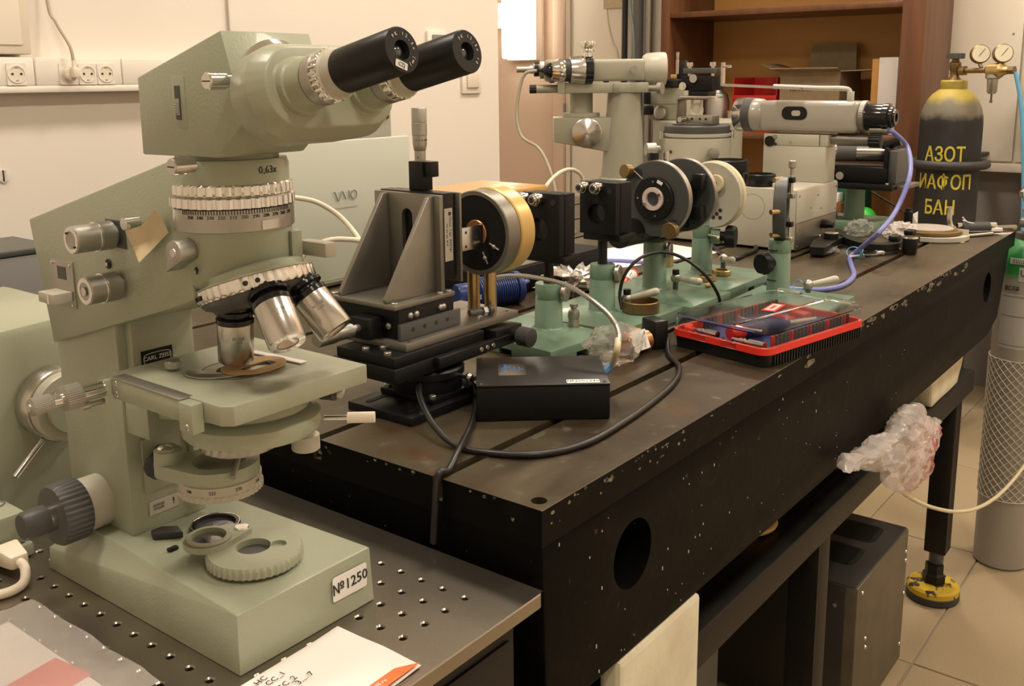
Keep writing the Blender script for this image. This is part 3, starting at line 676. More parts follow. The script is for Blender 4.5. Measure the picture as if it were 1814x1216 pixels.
def stand_leg(x, y):
    b = NB(); box(b, (x-.0245, y-.0245, .115), (x+.0245, y+.0245, zt_-.0505), .003); lg = obj('leg', b, 'stand_paint', t)
    b = NB(); cyl(b, (x, y, .03), (x, y, .1148), .0165, n=20); obj('jack_screw', b, 'graphite', lg)
    b = NB(); lathe(b, (x-.012, y, .040), (0, 0, 1), [(0, .026), (.02, .026), (.024, .021), (.045, .021), (.045, 0)], 6); obj('lock_nut', b, 'stand_paint', lg)
    b = NB(); lathe(b, (x-.012, y, 0), (0, 0, 1), [(0, .056), (.004, .060), (.018, .060), (.020, .058)], 40); obj('rubber_pad', b, 'rubber', lg)
    b = NB(); lathe(b, (x-.012, y, .0195), (0, 0, 1), [(0, .059), (.012, .059), (.018, .054), (.020, .02), (.020, 0)], 40); obj('foot', b, 'foot_yellow', lg)
for x, y in ((2.31, .535), (2.31, 1.42), (.76, 1.42)): stand_leg(x, y)
b = NB(); box(b, (.765, .4665, 0), (.94, .4935, .6472), .006)
def rough(bm, s, sc=40):
    from mathutils import noise as N
    for v in bm.verts: v.co += N.noise_vector(v.co*sc)*s
bmesh.ops.subdivide_edges(b, edges=b.edges[:], cuts=8, use_grid_fill=True); rough(b, .0011)
single('foam_slab', b, 'foam', 'cream foam slab standing upright under the table edge', 'foam')
b = NB(); hull(b, [(2.02, .499, .5578), (2.22, .499, .5578), (2.02, .62, .5578), (2.22, .62, .5578), (1.99, .497, .6475), (2.28, .497, .6475), (1.99, .62, .6475), (2.28, .62, .6475)], .006); bmesh.ops.subdivide_edges(b, edges=b.edges[:], cuts=4, use_grid_fill=True); rough(b, .0012)
single('foam_block', b, 'foam', 'crumbling yellowish foam block wedged on the stand under the table', 'foam')
for x, y, q in ((.9, 1.3, 'rear corner nearest the breadboard'), (2.1, 1.3, 'rear corner by the gas cylinders')):
    b = NB(); box(b, (x, y-.05, .5578), (x+.16, y+.05, .6478), .004); single('foam_block', b, 'foam_dark', 'dark dirty foam block under the table, at the '+q, 'foam')
t = thing('hose_coil', 'yellow hose coil lying on the black stand shelf', 'hose', (1.308, .583, .558))
b = NB()
for r_, z_ in ((.050, .5625), (.044, .5700), (.047, .5770)):
    tube(b, [(1.308+r_*cos(a), .583+r_*.95*sin(a), z_) for a in [2*pi*k/24 for k in range(25)]], .0040, 8, 2)
obj('coil', b, 'amber_sheet', t)
b = NB(); box(b, (1.475, .545, .5573), (1.515, .585, .585), .008); single('rubber_block', b, 'rubber', 'small black rubber block on the stand shelf', 'block')
# grey cupboard and fan heater under the table
t = thing('floor_cabinet', 'dark grey steel cabinet under the optical table', 'cabinet', (1.2, .85, 0))
b = NB(); box(b, (.99, .66, 0), (1.40, 1.10, .50), .004); obj('carcass', b, 'grey_panel', t)
b = NB(); box(b, (1.0, .655, .02), (1.39, .6597, .49), .002); d = obj('door', b, 'grey_panel', t)
b = NB(); box(b, (1.36, .648, .3), (1.37, .6548, .38), .002); obj('handle', b, 'satin_dull', d)
t = thing('fan_heater', 'brown-grey steel box with two dark grilles on the tiled floor', 'heater', (1.83, .66, 0))
hx0, hx1, hy0, hy1, hz = 1.675, 1.985, .517, .80, .303
b = NB(); box(b, (hx0, hy0, .006), (hx1, hy1, hz), .003); obj('case', b, 'box_steel', t)
b = NB(); box(b, (hx0-.0025, hy0+.022, .01), (hx0-.0002, hy1, hz-.004), .001); obj('front_panel', b, 'box_dark', t)
b = NB(); box(b, (hx0-.002, hy0+.004, hz+.0002), (hx1-.004, hy1, hz+.0025), .001); obj('top_panel', b, 'box_dark', t)
for xc in (1.79, 1.905):
    b = NB(); plate(b, (xc, hy0+.145, hz+.0027), (1, 0, 0), (0, 1, 0), .085, .22, .0008, .02); g = obj('grille', b, 'mesh_dark', t)
    for k in range(13):
        b = NB(); box(b, (xc-.038+.006*k, hy0+.045, hz+.0036), (xc-.0355+.006*k, hy0+.245, hz+.0048)); obj('slat', b, 'mesh_dark', g)
b = NB(); lathe(b, (0, 0, 0), (0, -1, 0), [(0, .0042), (.0016, .0036), (.0022, 0)], 10); scr = mesh_of(b, 'screw'); scr.materials.append(MAT['chrome'])
for x, z in ((hx1-.01, .235), (hx1-.012, .255), (hx1-.008, .16), (hx1-.014, .045), (1.735, .175), (1.738, .155), (1.70, .285)): inst('screw', scr, t, (x, hy0-.0002, z))
for y in (hy0+.04, hy1-.04): 
    b = NB(); cyl(b, (hx0-.0026, y, .26), (hx0-.0045, y, .26), .0042, n=10); obj('screw', b, 'chrome', t)
for x in (hx0+.03, hx1-.03):
    for y in (hy0+.03, hy1-.03):
        b = NB(); cyl(b, (x, y, 0), (x, y, .0058), .012, n=12); obj('foot', b, 'rubber', t)
b = NB(); tube(b, [(hx1+.001, .62, .14), (hx1+.04, .60, .12), (2.06, .60, .05), (2.08, .61, .0052), (2.12, .75, .0052), (2.3, 1.0, .0052)], .005); single('heater_cord', b, 'dark_grey', 'grey cord from the steel box curling on the floor', 'cord')
# crumpled carrier bag hanging from the table edge
from mathutils import noise as NOI
def crumple(bm, c, rad, seed, amp=.35, sc=9, n=40):
    ball(bm, (0, 0, 0), 1, n=n)
    for v in bm.verts:
        p = v.co.copy(); d = 1+amp*NOI.fractal(p*sc*.25+V((seed, 0, 0)), 1, 2, 4)+amp*.5*abs(NOI.noise(p*sc*.7+V((0, seed, 0))))
        v.co = V((p.x*rad[0]*d+c[0], p.y*rad[1]*d+c[1], p.z*rad[2]*d+c[2]))
t = thing('carrier_bag', 'crumpled white carrier bag with red print hanging by the table edge', 'bag', (1.72, .46, .45))
def sheetbag(pts, seed, amp, thick=.035, yc=.440, rings=14, sub=8):
    """crumpled closed bag from an outline in (x, z), swelling in y"""
    b = NB(); n = len(pts); cx = sum(p[0] for p in pts)/n; cz = sum(p[1] for p in pts)/n
    for s in (1, -1):
        R = []
        for k in range(rings):
            f = k/(rings-1); rr = max(cos(f*pi/2), .02); dy = s*sin(f*pi/2)*thick
            ring = []
            for j in range(n*sub):
                a = pts[j//sub]; c = pts[(j//sub+1) % n]; u = (j % sub)/sub
                x = cx+((a[0]*(1-u)+c[0]*u)-cx)*rr; z = cz+((a[1]*(1-u)+c[1]*u)-cz)*rr
                q = V((x, dy, z)); nn = NOI.noise_vector(q*30+V((seed, 0, 0)))*amp
                w = 1-abs(NOI.noise(V((x*40, dy*10, z*22))*1.6+V((seed, 9, 0))))*2; nn.y += amp*.9*w
                nn += NOI.noise_vector(q*120+V((seed, 5, 0)))*amp*.35
                ring.append(b.verts.new((x+nn.x, yc+dy+nn.y, z+nn.z)))
            R.append(ring)
        for A, B in zip(R, R[1:]):
            m = len(A)
            for j in range(m): b.faces.new((A[j], A[(j+1) % m], B[(j+1) % m], B[j]))
        b.faces.new(R[-1])
    bmesh.ops.remove_doubles(b, verts=b.verts, dist=.00005)
    return b
XZ = lambda L: [(p.x, p.z) for p in [aty(u, v, .44) for u, v in L]]
obj('bag', sheetbag(XZ([(1606, 718), (1618, 716), (1626, 735), (1655, 744), (1640, 790), (1618, 850), (1592, 876), (1566, 862), (1560, 820), (1572, 770), (1585, 742)]), 1.0, .007, .026, .432), 'film_white', t, sharp=14)
obj('tail', sheetbag(XZ([(1575, 765), (1562, 790), (1560, 838), (1530, 832), (1490, 834), (1500, 808), (1530, 795)]), 4.0, .006, .020, .436), 'film_white', t, sharp=14)
obj('printed_panel', sheetbag(XZ([(1622, 740), (1652, 748), (1636, 795), (1612, 855), (1596, 868), (1600, 820), (1606, 780)]), 7.0, .005, .022, .428), 'film_red', t, sharp=14)
b = NB(); tube(b, [aty(1588, 864, .45), aty(1612, 882, .44), aty(1650, 899, .42), aty(1695, 907, .40), aty(1735, 899, .375), aty(1775, 872, .362), aty(1814, 826, .355), aty(1850, 770, .355)], .0036); single('yellow_tube', b, 'amber_sheet' if False else 'ivory', 'thin yellowish plastic tube sagging past the grey cylinder', 'tube')

# ================================================================ BREADBOARD ON ITS BLACK PEDESTAL
BX0, BX1, BY0, BY1 = .020, .6195, .4545, 1.352
b = NB(); box(b, (.0, .472, 0), (.60, 1.40, ZB-.0135), .004)
t = thing('pedestal', 'black painted block carrying the perforated breadboard', 'pedestal', (.3, .93, 0)); obj('block', b, 'stand_paint', t)
b = NB(); box(b, (.02, .4695, .02), (.59, .4718, .76), .001); obj('side_panel', b, 'stand_paint', t)
t = thing('breadboard', 'brushed steel optical breadboard with a grid of tapped holes', 'breadboard', (.32, .9, ZB-.0128))
b = NB(); gx = [.570-.025*k for k in range(22)]; gy = [.502+.025*k for k in range(34)]
xs = [BX1-.001]+[(.5825-.025*k) for k in range(23)]; xs[-1] = BX0+.001; ys = [BY0+.001]+[.4895+.025*k for k in range(35)]; ys[-1] = BY1-.001
N_ = 12
def cell(b, x0, x1, y0, y1, hole):
    if not hole:
        vs = [b.verts.new((x, y, ZB)) for x, y in ((x0, y0), (x1, y0), (x1, y1), (x0, y1))]; b.faces.new(vs); return
    cx, cy = hole; hx, hy = (x1-x0)/2, (y1-y0)/2; mx, my = (x0+x1)/2, (y0+y1)/2
    sq = []; r1 = []; r2 = []; r3 = []
    for k in range(N_):
        a = 2*pi*(k+.5)/N_; c, s = cos(a), sin(a); m = max(abs(c)/hx, abs(s)/hy)
        sq.append(b.verts.new((mx+c/m, my+s/m, ZB))); r1.append(b.verts.new((cx+.0042*c, cy+.0042*s, ZB)))
        r2.append(b.verts.new((cx+.003*c, cy+.003*s, ZB-.0012))); r3.append(b.verts.new((cx+.003*c, cy+.003*s, ZB-.010)))
    cs = [b.verts.new((x, y, ZB)) for x, y in ((x1, y1), (x0, y1), (x0, y0), (x1, y0))]
    for k in range(N_):
        k2 = (k+1) % N_
        if k in (1, 4, 7, 10): b.faces.new((r1[k], sq[k], cs[(k-1)//3], sq[k2], r1[k2])) if True else None
        else: b.faces.new((r1[k], sq[k], sq[k2], r1[k2]))
        b.faces.new((r2[k], r1[k], r1[k2], r2[k2])); b.faces.new((r3[k], r2[k], r2[k2], r3[k2]))
    b.faces.new(r3[::-1])
for i in range(len(xs)-1):
    for j in range(len(ys)-1):
        x1, x0, y0, y1 = xs[i], xs[i+1], ys[j], ys[j+1]
        h = None
        if 1 <= i <= 21 and 1 <= j <= 33:
            h = (gx[i-1], gy[j-1])
            if not (x0+.004 < h[0] < x1-.004 and y0+.004 < h[1] < y1-.004): h = None
        cell(b, x0, x1, y0, y1, h)
bmesh.ops.remove_doubles(b, verts=b.verts, dist=.00002)
top = obj('perforated_top', b, 'steel_board', t)
b = NB()
def rrect(x0, y0, x1, y1, r, z, n=5):
    P = []
    for cx, cy, a0 in ((x1-r, y1-r, 0), (x0+r, y1-r, pi/2), (x0+r, y0+r, pi), (x1-r, y0+r, 1.5*pi)):
        for k in range(n+1): P.append((cx+r*cos(a0+pi/2*k/n), cy+r*sin(a0+pi/2*k/n), z))
    return P
prism(b, rrect(BX0, BY0, BX1, BY1, .008, ZB-.0128), (0, 0, .0024)); 
P1 = rrect(BX0, BY0, BX1, BY1, .008, ZB-.0104); P2 = rrect(BX0, BY0, BX1, BY1, .008, ZB-.0012); P3 = rrect(BX0+.001, BY0+.001, BX1-.001, BY1-.001, .007, ZB-.00012)
L1, L2, L3 = [[b.verts.new(p) for p in P] for P in (P1, P2, P3)]
for A, B in ((L1, L2), (L2, L3)):
    for k in range(len(A)): b.faces.new((A[k], A[(k+1) % len(A)], B[(k+1) % len(B)], B[k]))
inner = [b.verts.new(p) for p in rrect(BX0+.016, BY0+.016, BX1-.016, BY1-.016, .004, ZB-.00012)]
for k in range(len(L3)): b.faces.new((L3[k], L3[(k+1) % len(L3)], inner[(k+1) % len(L3)], inner[k]))
obj('rim', b, 'steel_board', t)

# ================================================================ MICROSCOPE
MX = .4485
ms = thing('microscope', 'grey-green upright binocular microscope on the perforated breadboard', 'microscope', (MX, .70, ZB))
ZBT = .846
b = NB(); hull(b, [(.386, .562, ZB+.0003), (.522, .562, ZB+.0003), (.384, .838, ZB+.0003), (.522, .838, ZB+.0003), (.3875, .5635, ZBT-.0005), (.5205, .5635, ZBT-.0005), (.385, .836, .8185), (.521, .836, .8185), (.400, .797, ZBT), (.508, .797, ZBT), (.389, .566, ZBT), (.519, .566, ZBT)], .0018)
base = obj('base', b, 'enamel', ms)
sp = aty(622, 1015, .562)
b = NB(); plate(b, (.4955, .5615, .8255), (1, 0, -.02), (0, 0, 1), .037, .021, .0004, .002); st = obj('number_sticker', b, 'sticker', base)
text('sticker_print', '№1250', .0125, (.4955, .5608, .8255), (1, 0, .03), (0, 0, 1), 'ink', base)
# field lens wheel, swing-out lens and its seat on the base
wc = V((.4475, .6195, 0))
b = NB(); lathe(b, (wc.x, wc.y, ZBT-.0005), (0, 0, 1), [(0, .030), (.004, .0385), (.0105, .0385), (.0125, .0365), (.0125, 0)], kn=(1, 2, 44, .0010)); wh = obj('filter_wheel', b, 'enamel_soft', ms)
b = NB(); cyl(b, (wc.x+.001, wc.y+.003, ZBT+.006), (wc.x+.001, wc.y+.003, ZBT+.02), .0138, n=32); cyl(b, (wc.x+.016, wc.y-.010, ZBT+.009), (wc.x+.016, wc.y-.010, ZBT+.02), .0065, n=20); carve(wh, b)
b = NB(); cyl(b, (wc.x+.001, wc.y+.003, ZBT+.0062), (wc.x+.001, wc.y+.003, ZBT+.0068), .0134, n=28); obj('field_glass', b, 'graphite', wh)
lc = V((.4305, .6565, ZBT+.0135))
b = NB(); hull(b, [(lc.x+.0205*cos(a), lc.y+.0205*sin(a), lc.z+dz) for a in [2*pi*k/24 for k in range(24)] for dz in (-.002, .003)]+[(.4585+.0085*cos(a), .6505+.0085*sin(a), lc.z+dz) for a in [2*pi*k/16 for k in range(16)] for dz in (-.002, .003)], 0); sw = obj('swing_arm', b, 'enamel_soft', ms)
b = NB(); cyl(b, lc-V((0, 0, .02)), lc+V((0, 0, .02)), .0140, n=32); carve(sw, b)
b = NB(); annulus(b, lc+V((0, 0, .003)), (0, 0, 1), .0140, .0180, .0022, 36, .0006); obj('lens_ring', b, 'enamel_soft', sw)
b = NB(); ball(b, lc+V((0, 0, -.0005)), .0139, (1, 1, .22), 24); obj('swing_lens', b, 'lens', sw)
b = NB(); lathe(b, (.4585, .6505, lc.z+.003), (0, 0, 1), [(0, .006), (.0012, .0055), (.002, 0)], 20); obj('pivot_screw', b, 'chrome', sw)
b = NB(); cyl(b, (.4585, .6505, ZBT-.001), (.4585, .6505, lc.z-.0022), .006, n=16); obj('pivot_post', b, 'enamel_soft', sw)
b = NB(); annulus(b, (.4655, .6985, ZBT-.0005), (0, 0, 1), .0175, .0215, .0045, 40, .0008); sr = obj('lamp_seat', b, 'black_gloss', ms)
b = NB(); cyl(b, (.4655, .6985, ZBT), (.4655, .6985, ZBT+.001), .0174, n=32); obj('seat_glass', b, 'lens', sr)
b = NB(); tube(b, [(.4655+.0205*cos(a), .6985+.0205*sin(a), ZBT+.004) for a in [2*pi*k/30 for k in range(31)]], .0006, 6, 1); obj('seat_rim', b, 'chrome', sr)
b = NB(); prism(b, [(.440, .716, ZBT+.0005), (.431, .7265, ZBT+.0005), (.421, .727, ZBT+.0005), (.418, .719, ZBT+.0005), (.436, .702, ZBT+.0005)], (0, 0, .006), .001); obj('iris_lever', b, 'rubber', ms)
b = NB(); box(b, (.4135, .688, ZBT+.0002), (.4225, .693, ZBT+.003), .001); obj('lever_stop', b, 'black', ms)
# column
b = NB(); box(b, (.412, .739, ZBT-.0005), (.485, .838, 1.052), .002); col = obj('column', b, 'enamel', ms)
b = NB(); box(b, (.420, .7295, .940), (.477, .7388, 1.040), .0012); obj('logo_panel', b, 'enamel', ms)
b = NB(); plate(b, (.4415, .7290, .9985), (1, 0, .0), (0, 0, 1), .029, .0205, .0007); lp = obj('maker_plate', b, 'black', ms)
text('maker_name', 'CARL ZEISS', .0052, (.4415, .7281, 1.0015), (1, 0, 0), (0, 0, 1), 'white_ink', lp)
text('maker_town', 'JENA', .0055, (.4415, .7281, .9950), (1, 0, 0), (0, 0, 1), 'white_ink', lp)
b = NB()
tube(b, [(.4290, .7280, .9985), (.4295, .7280, 1.0045), (.4360, .7280, 1.0058), (.4470, .7280, 1.0058), (.4535, .7280, 1.0045), (.454, .7280, .9985), (.4515, .7280, .9955), (.4500, .7280, .9915), (.433, .7280, .9915), (.4315, .7280, .9955), (.4290, .7280, .9985)], .00028, 5, 3); obj('maker_frame', b, 'white_ink', lp)
b = NB(); box(b, (.425, .7362, .882), (.462, .7388, .930), .0006); obj('recess_plate', b, 'enamel_soft', ms)
text('recess_mark', 'D', .010, (.4455, .7354, .8935), (1, 0, 0), (0, 0, 1), 'grey_ink', ms)
b = NB(); plate(b, (.442, .7385, .8655), (1, 0, 0), (0, 0, 1), .028, .0125, .0005); ip = obj('type_plate', b, 'enamel_cream', ms)
text('type_print', 'ЗАВОД\n№1250', .0032, (.437, .7377, .8655), (1, 0, 0), (0, 0, 1), 'grey_ink', ip)
text('type_arrow', '!', .009, (.4515, .7377, .8655), (1, 0, 0), (0, 0, 1), 'ink', ip)
b = NB(); box(b, (.470, .7300, ZBT+.012), (.4845, .7388, .938), .001); obj('dovetail', b, 'enamel', ms)
b = NB(); prism(b, [(.414, .7385, .9400), (.414, .7050, .9400), (.414, .7050, .9700), (.414, .7385, .9700)], (.066, 0, 0), .001); sbk = obj('stage_bracket', b, 'enamel', ms)
# focus knobs
KY, KZ = .7885, .8675
b = NB(); lathe(b, (.4125, KY, KZ), (-1, 0, 0), [(0, .0235), (.018, .0235), (.020, .0225), (.020, 0)], 40); obj('focus_collar', b, 'enamel_cream', ms)
b = NB(); lathe(b, (.3925, KY, KZ), (-1, 0, 0), [(0, .0250), (.0015, .0270), (.021, .0270), (.024, .0250), (.024, 0)], kn=(1, 2, 34, .0009)); obj('coarse_knob', b, 'graphite', ms)
b = NB(); lathe(b, (.3685, KY, KZ), (-1, 0, 0), [(0, .0120), (.006, .0120), (.006, 0)], 28); obj('fine_ring', b, 'satin', ms)
b = NB(); lathe(b, (.3625, KY, KZ), (-1, 0, 0), [(0, .0125), (.018, .0122), (.0205, .0105), (.0205, 0)], 28); obj('fine_knob', b, 'graphite', ms)
b = NB(); lathe(b, (.4845, KY, KZ), (1, 0, 0), [(0, .0235), (.020, .0235), (.021, .027), (.044, .027), (.044, .0125), (.066, .012), (.066, 0)], 36); obj('coarse_knob', b, 'graphite', ms)
# condenser focus knob in the recess
b = NB(); cyl(b, (.441, .7360, .9160), (.441, .7200, .9160), .0055, n=20); kk = obj('condenser_knob', b, 'rubber', ms)
b = NB(); lathe(b, (.436, .7240, .9130), (-.75, -.62, -.12), [(0, .0085), (.002, .0105), (.016, .0115), (.018, .010), (.018, 0)], 10); obj('grip', b, 'rubber', kk)
# arm with nose
AXL, AXR = .4055, .4915
NY = .620
b = NB(); prism(b, [(AXL, .853, 1.113), (AXL, .632, 1.1735), (AXL, .615, 1.1735), (AXL, .615, 1.072), (AXL, .6473, 1.0605), (AXL, .831, 1.0050)], (AXR-AXL, 0, 0), .0018); arm = obj('arm', b, 'enamel', ms)
b = NB(); lathe(b, (MX, NY, 1.0800), (0, 0, 1), [(0, .0400), (.004, .0430), (.0895, .0430), (.0935, .0415), (.0935, 0)], 64); nose = obj('nose', b, 'enamel', ms)
b = NB(); lathe(b, (MX, NY, 1.1735), (0, 0, 1), [(0, .036), (.004, .036)], 48); obj('head_seat', b, 'enamel_soft', ms)
wrap_text('magnification_mark', '0,63x', .0075, (MX, NY, 1.1660), .0431, -pi*.5-.52+.55, 'ink', ms, .0003)
b = NB(); lathe(b, (MX, NY, 1.1478), (0, 0, 1), [(0, .0432), (.001, .0450), (.0075, .0450), (.0085, .0432)], kn=(1, 2, 40, .0015)); obj('analyser_ring', b, 'chrome', ms)
b = NB(); lathe(b, (MX, NY, 1.1385), (0, 0, 1), [(0, .0432), (.001, .0462), (.0078, .0462), (.0088, .0432)], kn=(1, 2, 40, .0015)); obj('analyser_ring', b, 'chrome', ms)
b = NB(); lathe(b, (MX, NY, 1.1220), (0, 0, 1), [(0, .0432), (.0006, .0450), (.0165, .0450), (.0166, .0432)], 64); scl = obj('degree_scale', b, 'satin_dull', ms)
tick = NB(); box(tick, (-.0003, -.00015, -.0016), (.0003, .00015, .0016)); tick = mesh_of(tick, 'tick'); tick.materials.append(MAT['ink'])
for k in range(44):
    a = -pi*.98+k*.045
    inst('tick', tick, scl, (MX+.0451*cos(a), NY+.0451*sin(a), 1.1372), Matrix.Rotation(a-pi/2, 4, 'Z'))
for k in range(11):
    wrap_text('scale_number', str(350-10*k), .0036, (MX, NY, 1.1335), .0451, -pi*.93+.18*k, 'ink', ms, .0002)
b = NB(); prism(b, [(MX+.0458*cos(a), NY+.0458*sin(a), 1.1235) for a in [-1.75+.06*k for k in range(9)]]+[(MX+.0446*cos(a), NY+.0446*sin(a), 1.1235) for a in [-1.75+.06*k for k in range(8, -1, -1)]], (0, 0, .0065)); obj('vernier', b, 'satin', scl)
# knobs, lever, slider on the arm's side
def side_knob(name, y, z, L, r, m='satin_dull', x=AXL):
    b = NB(); lathe(b, (x+.0005, y, z), (-1, 0, 0), [(0, r*.7), (.004, r*.7), (.004, r), (.014, r), (.0145, r*1.02), (.016, r*1.02), (.0165, r*.95), (L-.001, r*.95), (L, r*.88), (L, 0)], 36); k = obj(name, b, m, ms)
    b = NB(); annulus(b, (x-.0158, y, z), (-1, 0, 0), r*.9, r*1.035, .0012, 36, .0003); obj('bright_ring', b, 'chrome', k)
    b = NB(); annulus(b, (x-L+.0007, y, z), (-1, 0, 0), r*.62, r*.90, .0005, 36); obj('face_ring', b, 'chrome', k)
    return k
k = side_knob('aperture_knob', .7150, 1.1120, .036, .0113)
for dy in (-.005, .005):
    b = NB(); cyl(b, (AXL-.0356, .715+dy, 1.1120+dy), (AXL-.0366, .715+dy, 1.1120+dy), .0009, n=8); obj('pin_hole', b, 'ink', k)
b = NB(); box(b, (AXL-.0006, .6985, 1.1015), (AXL+.0005, .7265, 1.1235), .0003); obj('knob_recess', b, 'dark_grey', ms)
k = side_knob('centring_knob', .7130, 1.0715, .030, .0115)
b = NB(); cyl(b, (AXL-.0300, .713, 1.0715), (AXL-.0308, .713, 1.0715), .0035, n=16); obj('centre_screw', b, 'satin', k)
b = NB(); cyl(b, (AXL-.0005, .7270, 1.0870), (AXL-.0012, .7270, 1.0870), .0040, n=18); pk = obj('pinhole', b, 'ink', ms)
b = NB(); box(b, (AXL-.003, .7255, 1.0855), (AXL-.0012, .7285, 1.0885), .0004); obj('pin', b, 'satin', pk)
b = NB(); box(b, (AXL-.0016, .7835, 1.0420), (AXL+.0003, .8195, 1.0820), .0006); pl = obj('slider_plate', b, 'satin_dull', ms)
for y, z in ((.787, 1.079), (.816, 1.079), (.787, 1.045), (.816, 1.045)):
    b = NB(); cyl(b, (AXL-.0016, y, z), (AXL-.0024, y, z), .0013, n=10); obj('screw', b, 'satin', pl)
b = NB(); box(b, (AXL-.0019, .794, 1.066), (AXL-.0015, .808, 1.077)); obj('slider_window', b, 'dark_grey', pl)
b = NB(); box(b, (AXL-.018, .7865, 1.0480), (AXL-.0017, .8125, 1.0570), .0008); tb = obj('slider_tab', b, 'enamel_cream', pl)
b = NB(); box(b, (AXL-.0186, .7935, 1.0482), (AXL-.0181, .7965, 1.0568)); obj('bright_edge', b, 'chrome', tb)
b = NB(); P = [(.616+.0095*cos(a), 1.1085+.0095*sin(a)) for a in [radians(-30+240*k/12) for k in range(13)]]+[(.6275, 1.0935)]
prism(b, [(AXL-.013, y, z) for y, z in P], (.0135, 0, 0), .0008); lv = obj('shutter_lever', b, 'satin_dull', ms)
b = NB(); lathe(b, (AXL-.013, .616, 1.1090), (-1, 0, 0), [(0, .0035), (.0008, .0032), (.0008, 0)], 16); obj('screw', b, 'satin', lv)
text('arrow_mark', '↑', .008, (AXL-.0004, .608, 1.0945), (0, -1, 0), (0, 0, 1), 'ink', ms)
b = NB(); cyl(b, (AXL+.001, .6800, 1.1245), (AXL-.012, .6800, 1.1245), .0048, n=18); obj('tape_pin', b, 'chrome', ms)
b = NB()
TP = [[(222, 410), (250, 400), (276, 370)], [(236, 438), (263, 424), (289, 390)], [(247, 466), (266, 447), (299, 412)]]
XO = [[.010, .006, .010], [.007, .003, .005], [.012, .007, .003]]
V_ = [[b.verts.new(atx(TP[i][j][0], TP[i][j][1], AXL-XO[i][j])) for j in range(3)] for i in range(3)]
for i in range(2):
    for j in range(2): b.faces.new((V_[i][j], V_[i][j+1], V_[i+1][j+1], V_[i+1][j]))
bmesh.ops.subdivide_edges(b, edges=b.edges[:], cuts=3, use_grid_fill=True, smooth=.6)
bmesh.ops.solidify(b, geom=b.faces[:], thickness=.0004)
single('tape_strip', b, 'masking', 'crumpled beige masking tape stuck on the microscope arm', 'tape')
b = NB(); lathe(b, (AXL+.001, .6045, 1.1712), (-1, 0, 0), [(0, .0048), (.006, .0048), (.0065, .0060), (.017, .0062), (.018, .0054), (.018, 0)], 24); pn = obj('head_clamp', b, 'satin', ms)
b = NB(); box(b, (AXL-.0176, .6012, 1.1708), (AXL-.0171, .6078, 1.1716)); obj('slot', b, 'ink', pn)
b = NB(); box(b, (.4855, .560, 1.097), (.4965, .592, 1.108), .0008); obj('slider_bar', b, 'enamel_cream', ms)
b = NB(); box(b, (.470, .5795, 1.078), (.480, .590, 1.118), .001); obj('slider_guide', b, 'enamel', ms)
# revolving nosepiece
tilt = radians(20); n_ = V((0, -sin(tilt), -cos(tilt))); T0 = V((MX, .5985, 1.0810))
b = NB(); lathe(b, T0-n_*.010, n_, [(0, .034), (.002, .0385), (.008, .0390)], 56); obj('nosepiece_seat', b, 'enamel', ms)
b = NB(); lathe(b, T0-n_*.002, n_, [(0, .040), (.001, .0445), (.0085, .0450), (.0105, .0435), (.012, .040), (.016, .030), (.0165, 0)], kn=(1, 2, 40, .0009)); tur = obj('nosepiece', b, 'chrome', ms)
b = NB(); lathe(b, T0+n_*.0088, n_, [(0, .0428), (.0035, .0405), (.0085, .030), (.0088, 0)], 48); obj('nosepiece_cone', b, 'graphite', tur)
b = NB(); lathe(b, T0-n_*.0035, n_, [(0, .0400), (.0012, .0444), (.0022, .0444)], 56); obj('nosepiece_lip', b, 'enamel_soft', tur)
ey = V((0, cos(tilt), -sin(tilt))); ex = V((1, 0, 0))
for k, a in enumerate((-2.55, -2.35, -1.35, -1.15, -2.0+.3+1.6, .0+.2)):
    d = ey*cos(a)+ex*sin(a); c = T0+n_*.0035+d*.0452
    b = NB(); cyl(b, c-d*.0012, c+d*.0002, .0019, n=12); obj('centring_hole', b, 'ink', tur)
def objective(a, L, r, nm='objective'):
    d = ey*cos(a)+ex*sin(a); base_ = T0+n_*.0115+d*.0335
    ax = (n_*cos(tilt)+(-d)*0+d*sin(tilt)*(-1 if False else 1)*(.95)).normalized() if a != 0 else V((0, .12, -1)).normalized()
    ax = (n_+d*math.tan(tilt*1.18)).normalized()
    b = NB(); lathe(b, base_-ax*.004, ax, [(0, r*.86), (.007, r*.90), (.0075, r*1.12), (.010, r*1.12), (.0105, r*.80), (.014, r*.80)], 36); o = obj(nm, b, 'black_gloss', ms)
    b = NB(); lathe(b, base_+ax*.009, ax, [(0, r*.98), (.001, r*1.06), (.0045, r*1.06), (.0055, r*1.0)], 36); obj('black_collar', b, 'black_gloss', o)
    b = NB(); lathe(b, base_+ax*.0142, ax, [(0, r*1.02), (L-.016, r*.985), (L-.0148, r*.93), (L-.0148, r*.60), (L-.019, r*.60)], 40, caps=False); obj('barrel', b, 'satin', o)
    b = NB(); annulus(b, base_+ax*(L-.0022), ax, r*.62, r*.94, .0016, 36, .0003); obj('front_rim', b, 'satin', o)
    b = NB(); lathe(b, base_+ax*(L-.0060), ax, [(0, r*.20), (.0001, r*.25), (.0045, r*.62)], 30, caps=False); obj('front_cone', b, 'satin', o)
    b = NB(); lathe(b, base_+ax*(L-.0065), ax, [(0, 0), (.0001, r*.26), (.0006, r*.24), (.001, 0)], 20); obj('front_lens', b, 'lens', o)
    s = (-ex*.5-V((0, 1, 0))).normalized(); s = (s-ax*s.dot(ax)).normalized(); q = base_+ax*(L*.55)+s*(r*1.002)
    text('engraving', '25/0,50\n160/-', .0032, q+ax.cross(s)*.000, ax.cross(s)*-1 if False else s.cross(ax)*-1, -ax, 'grey_ink', o, .0002)
    return o
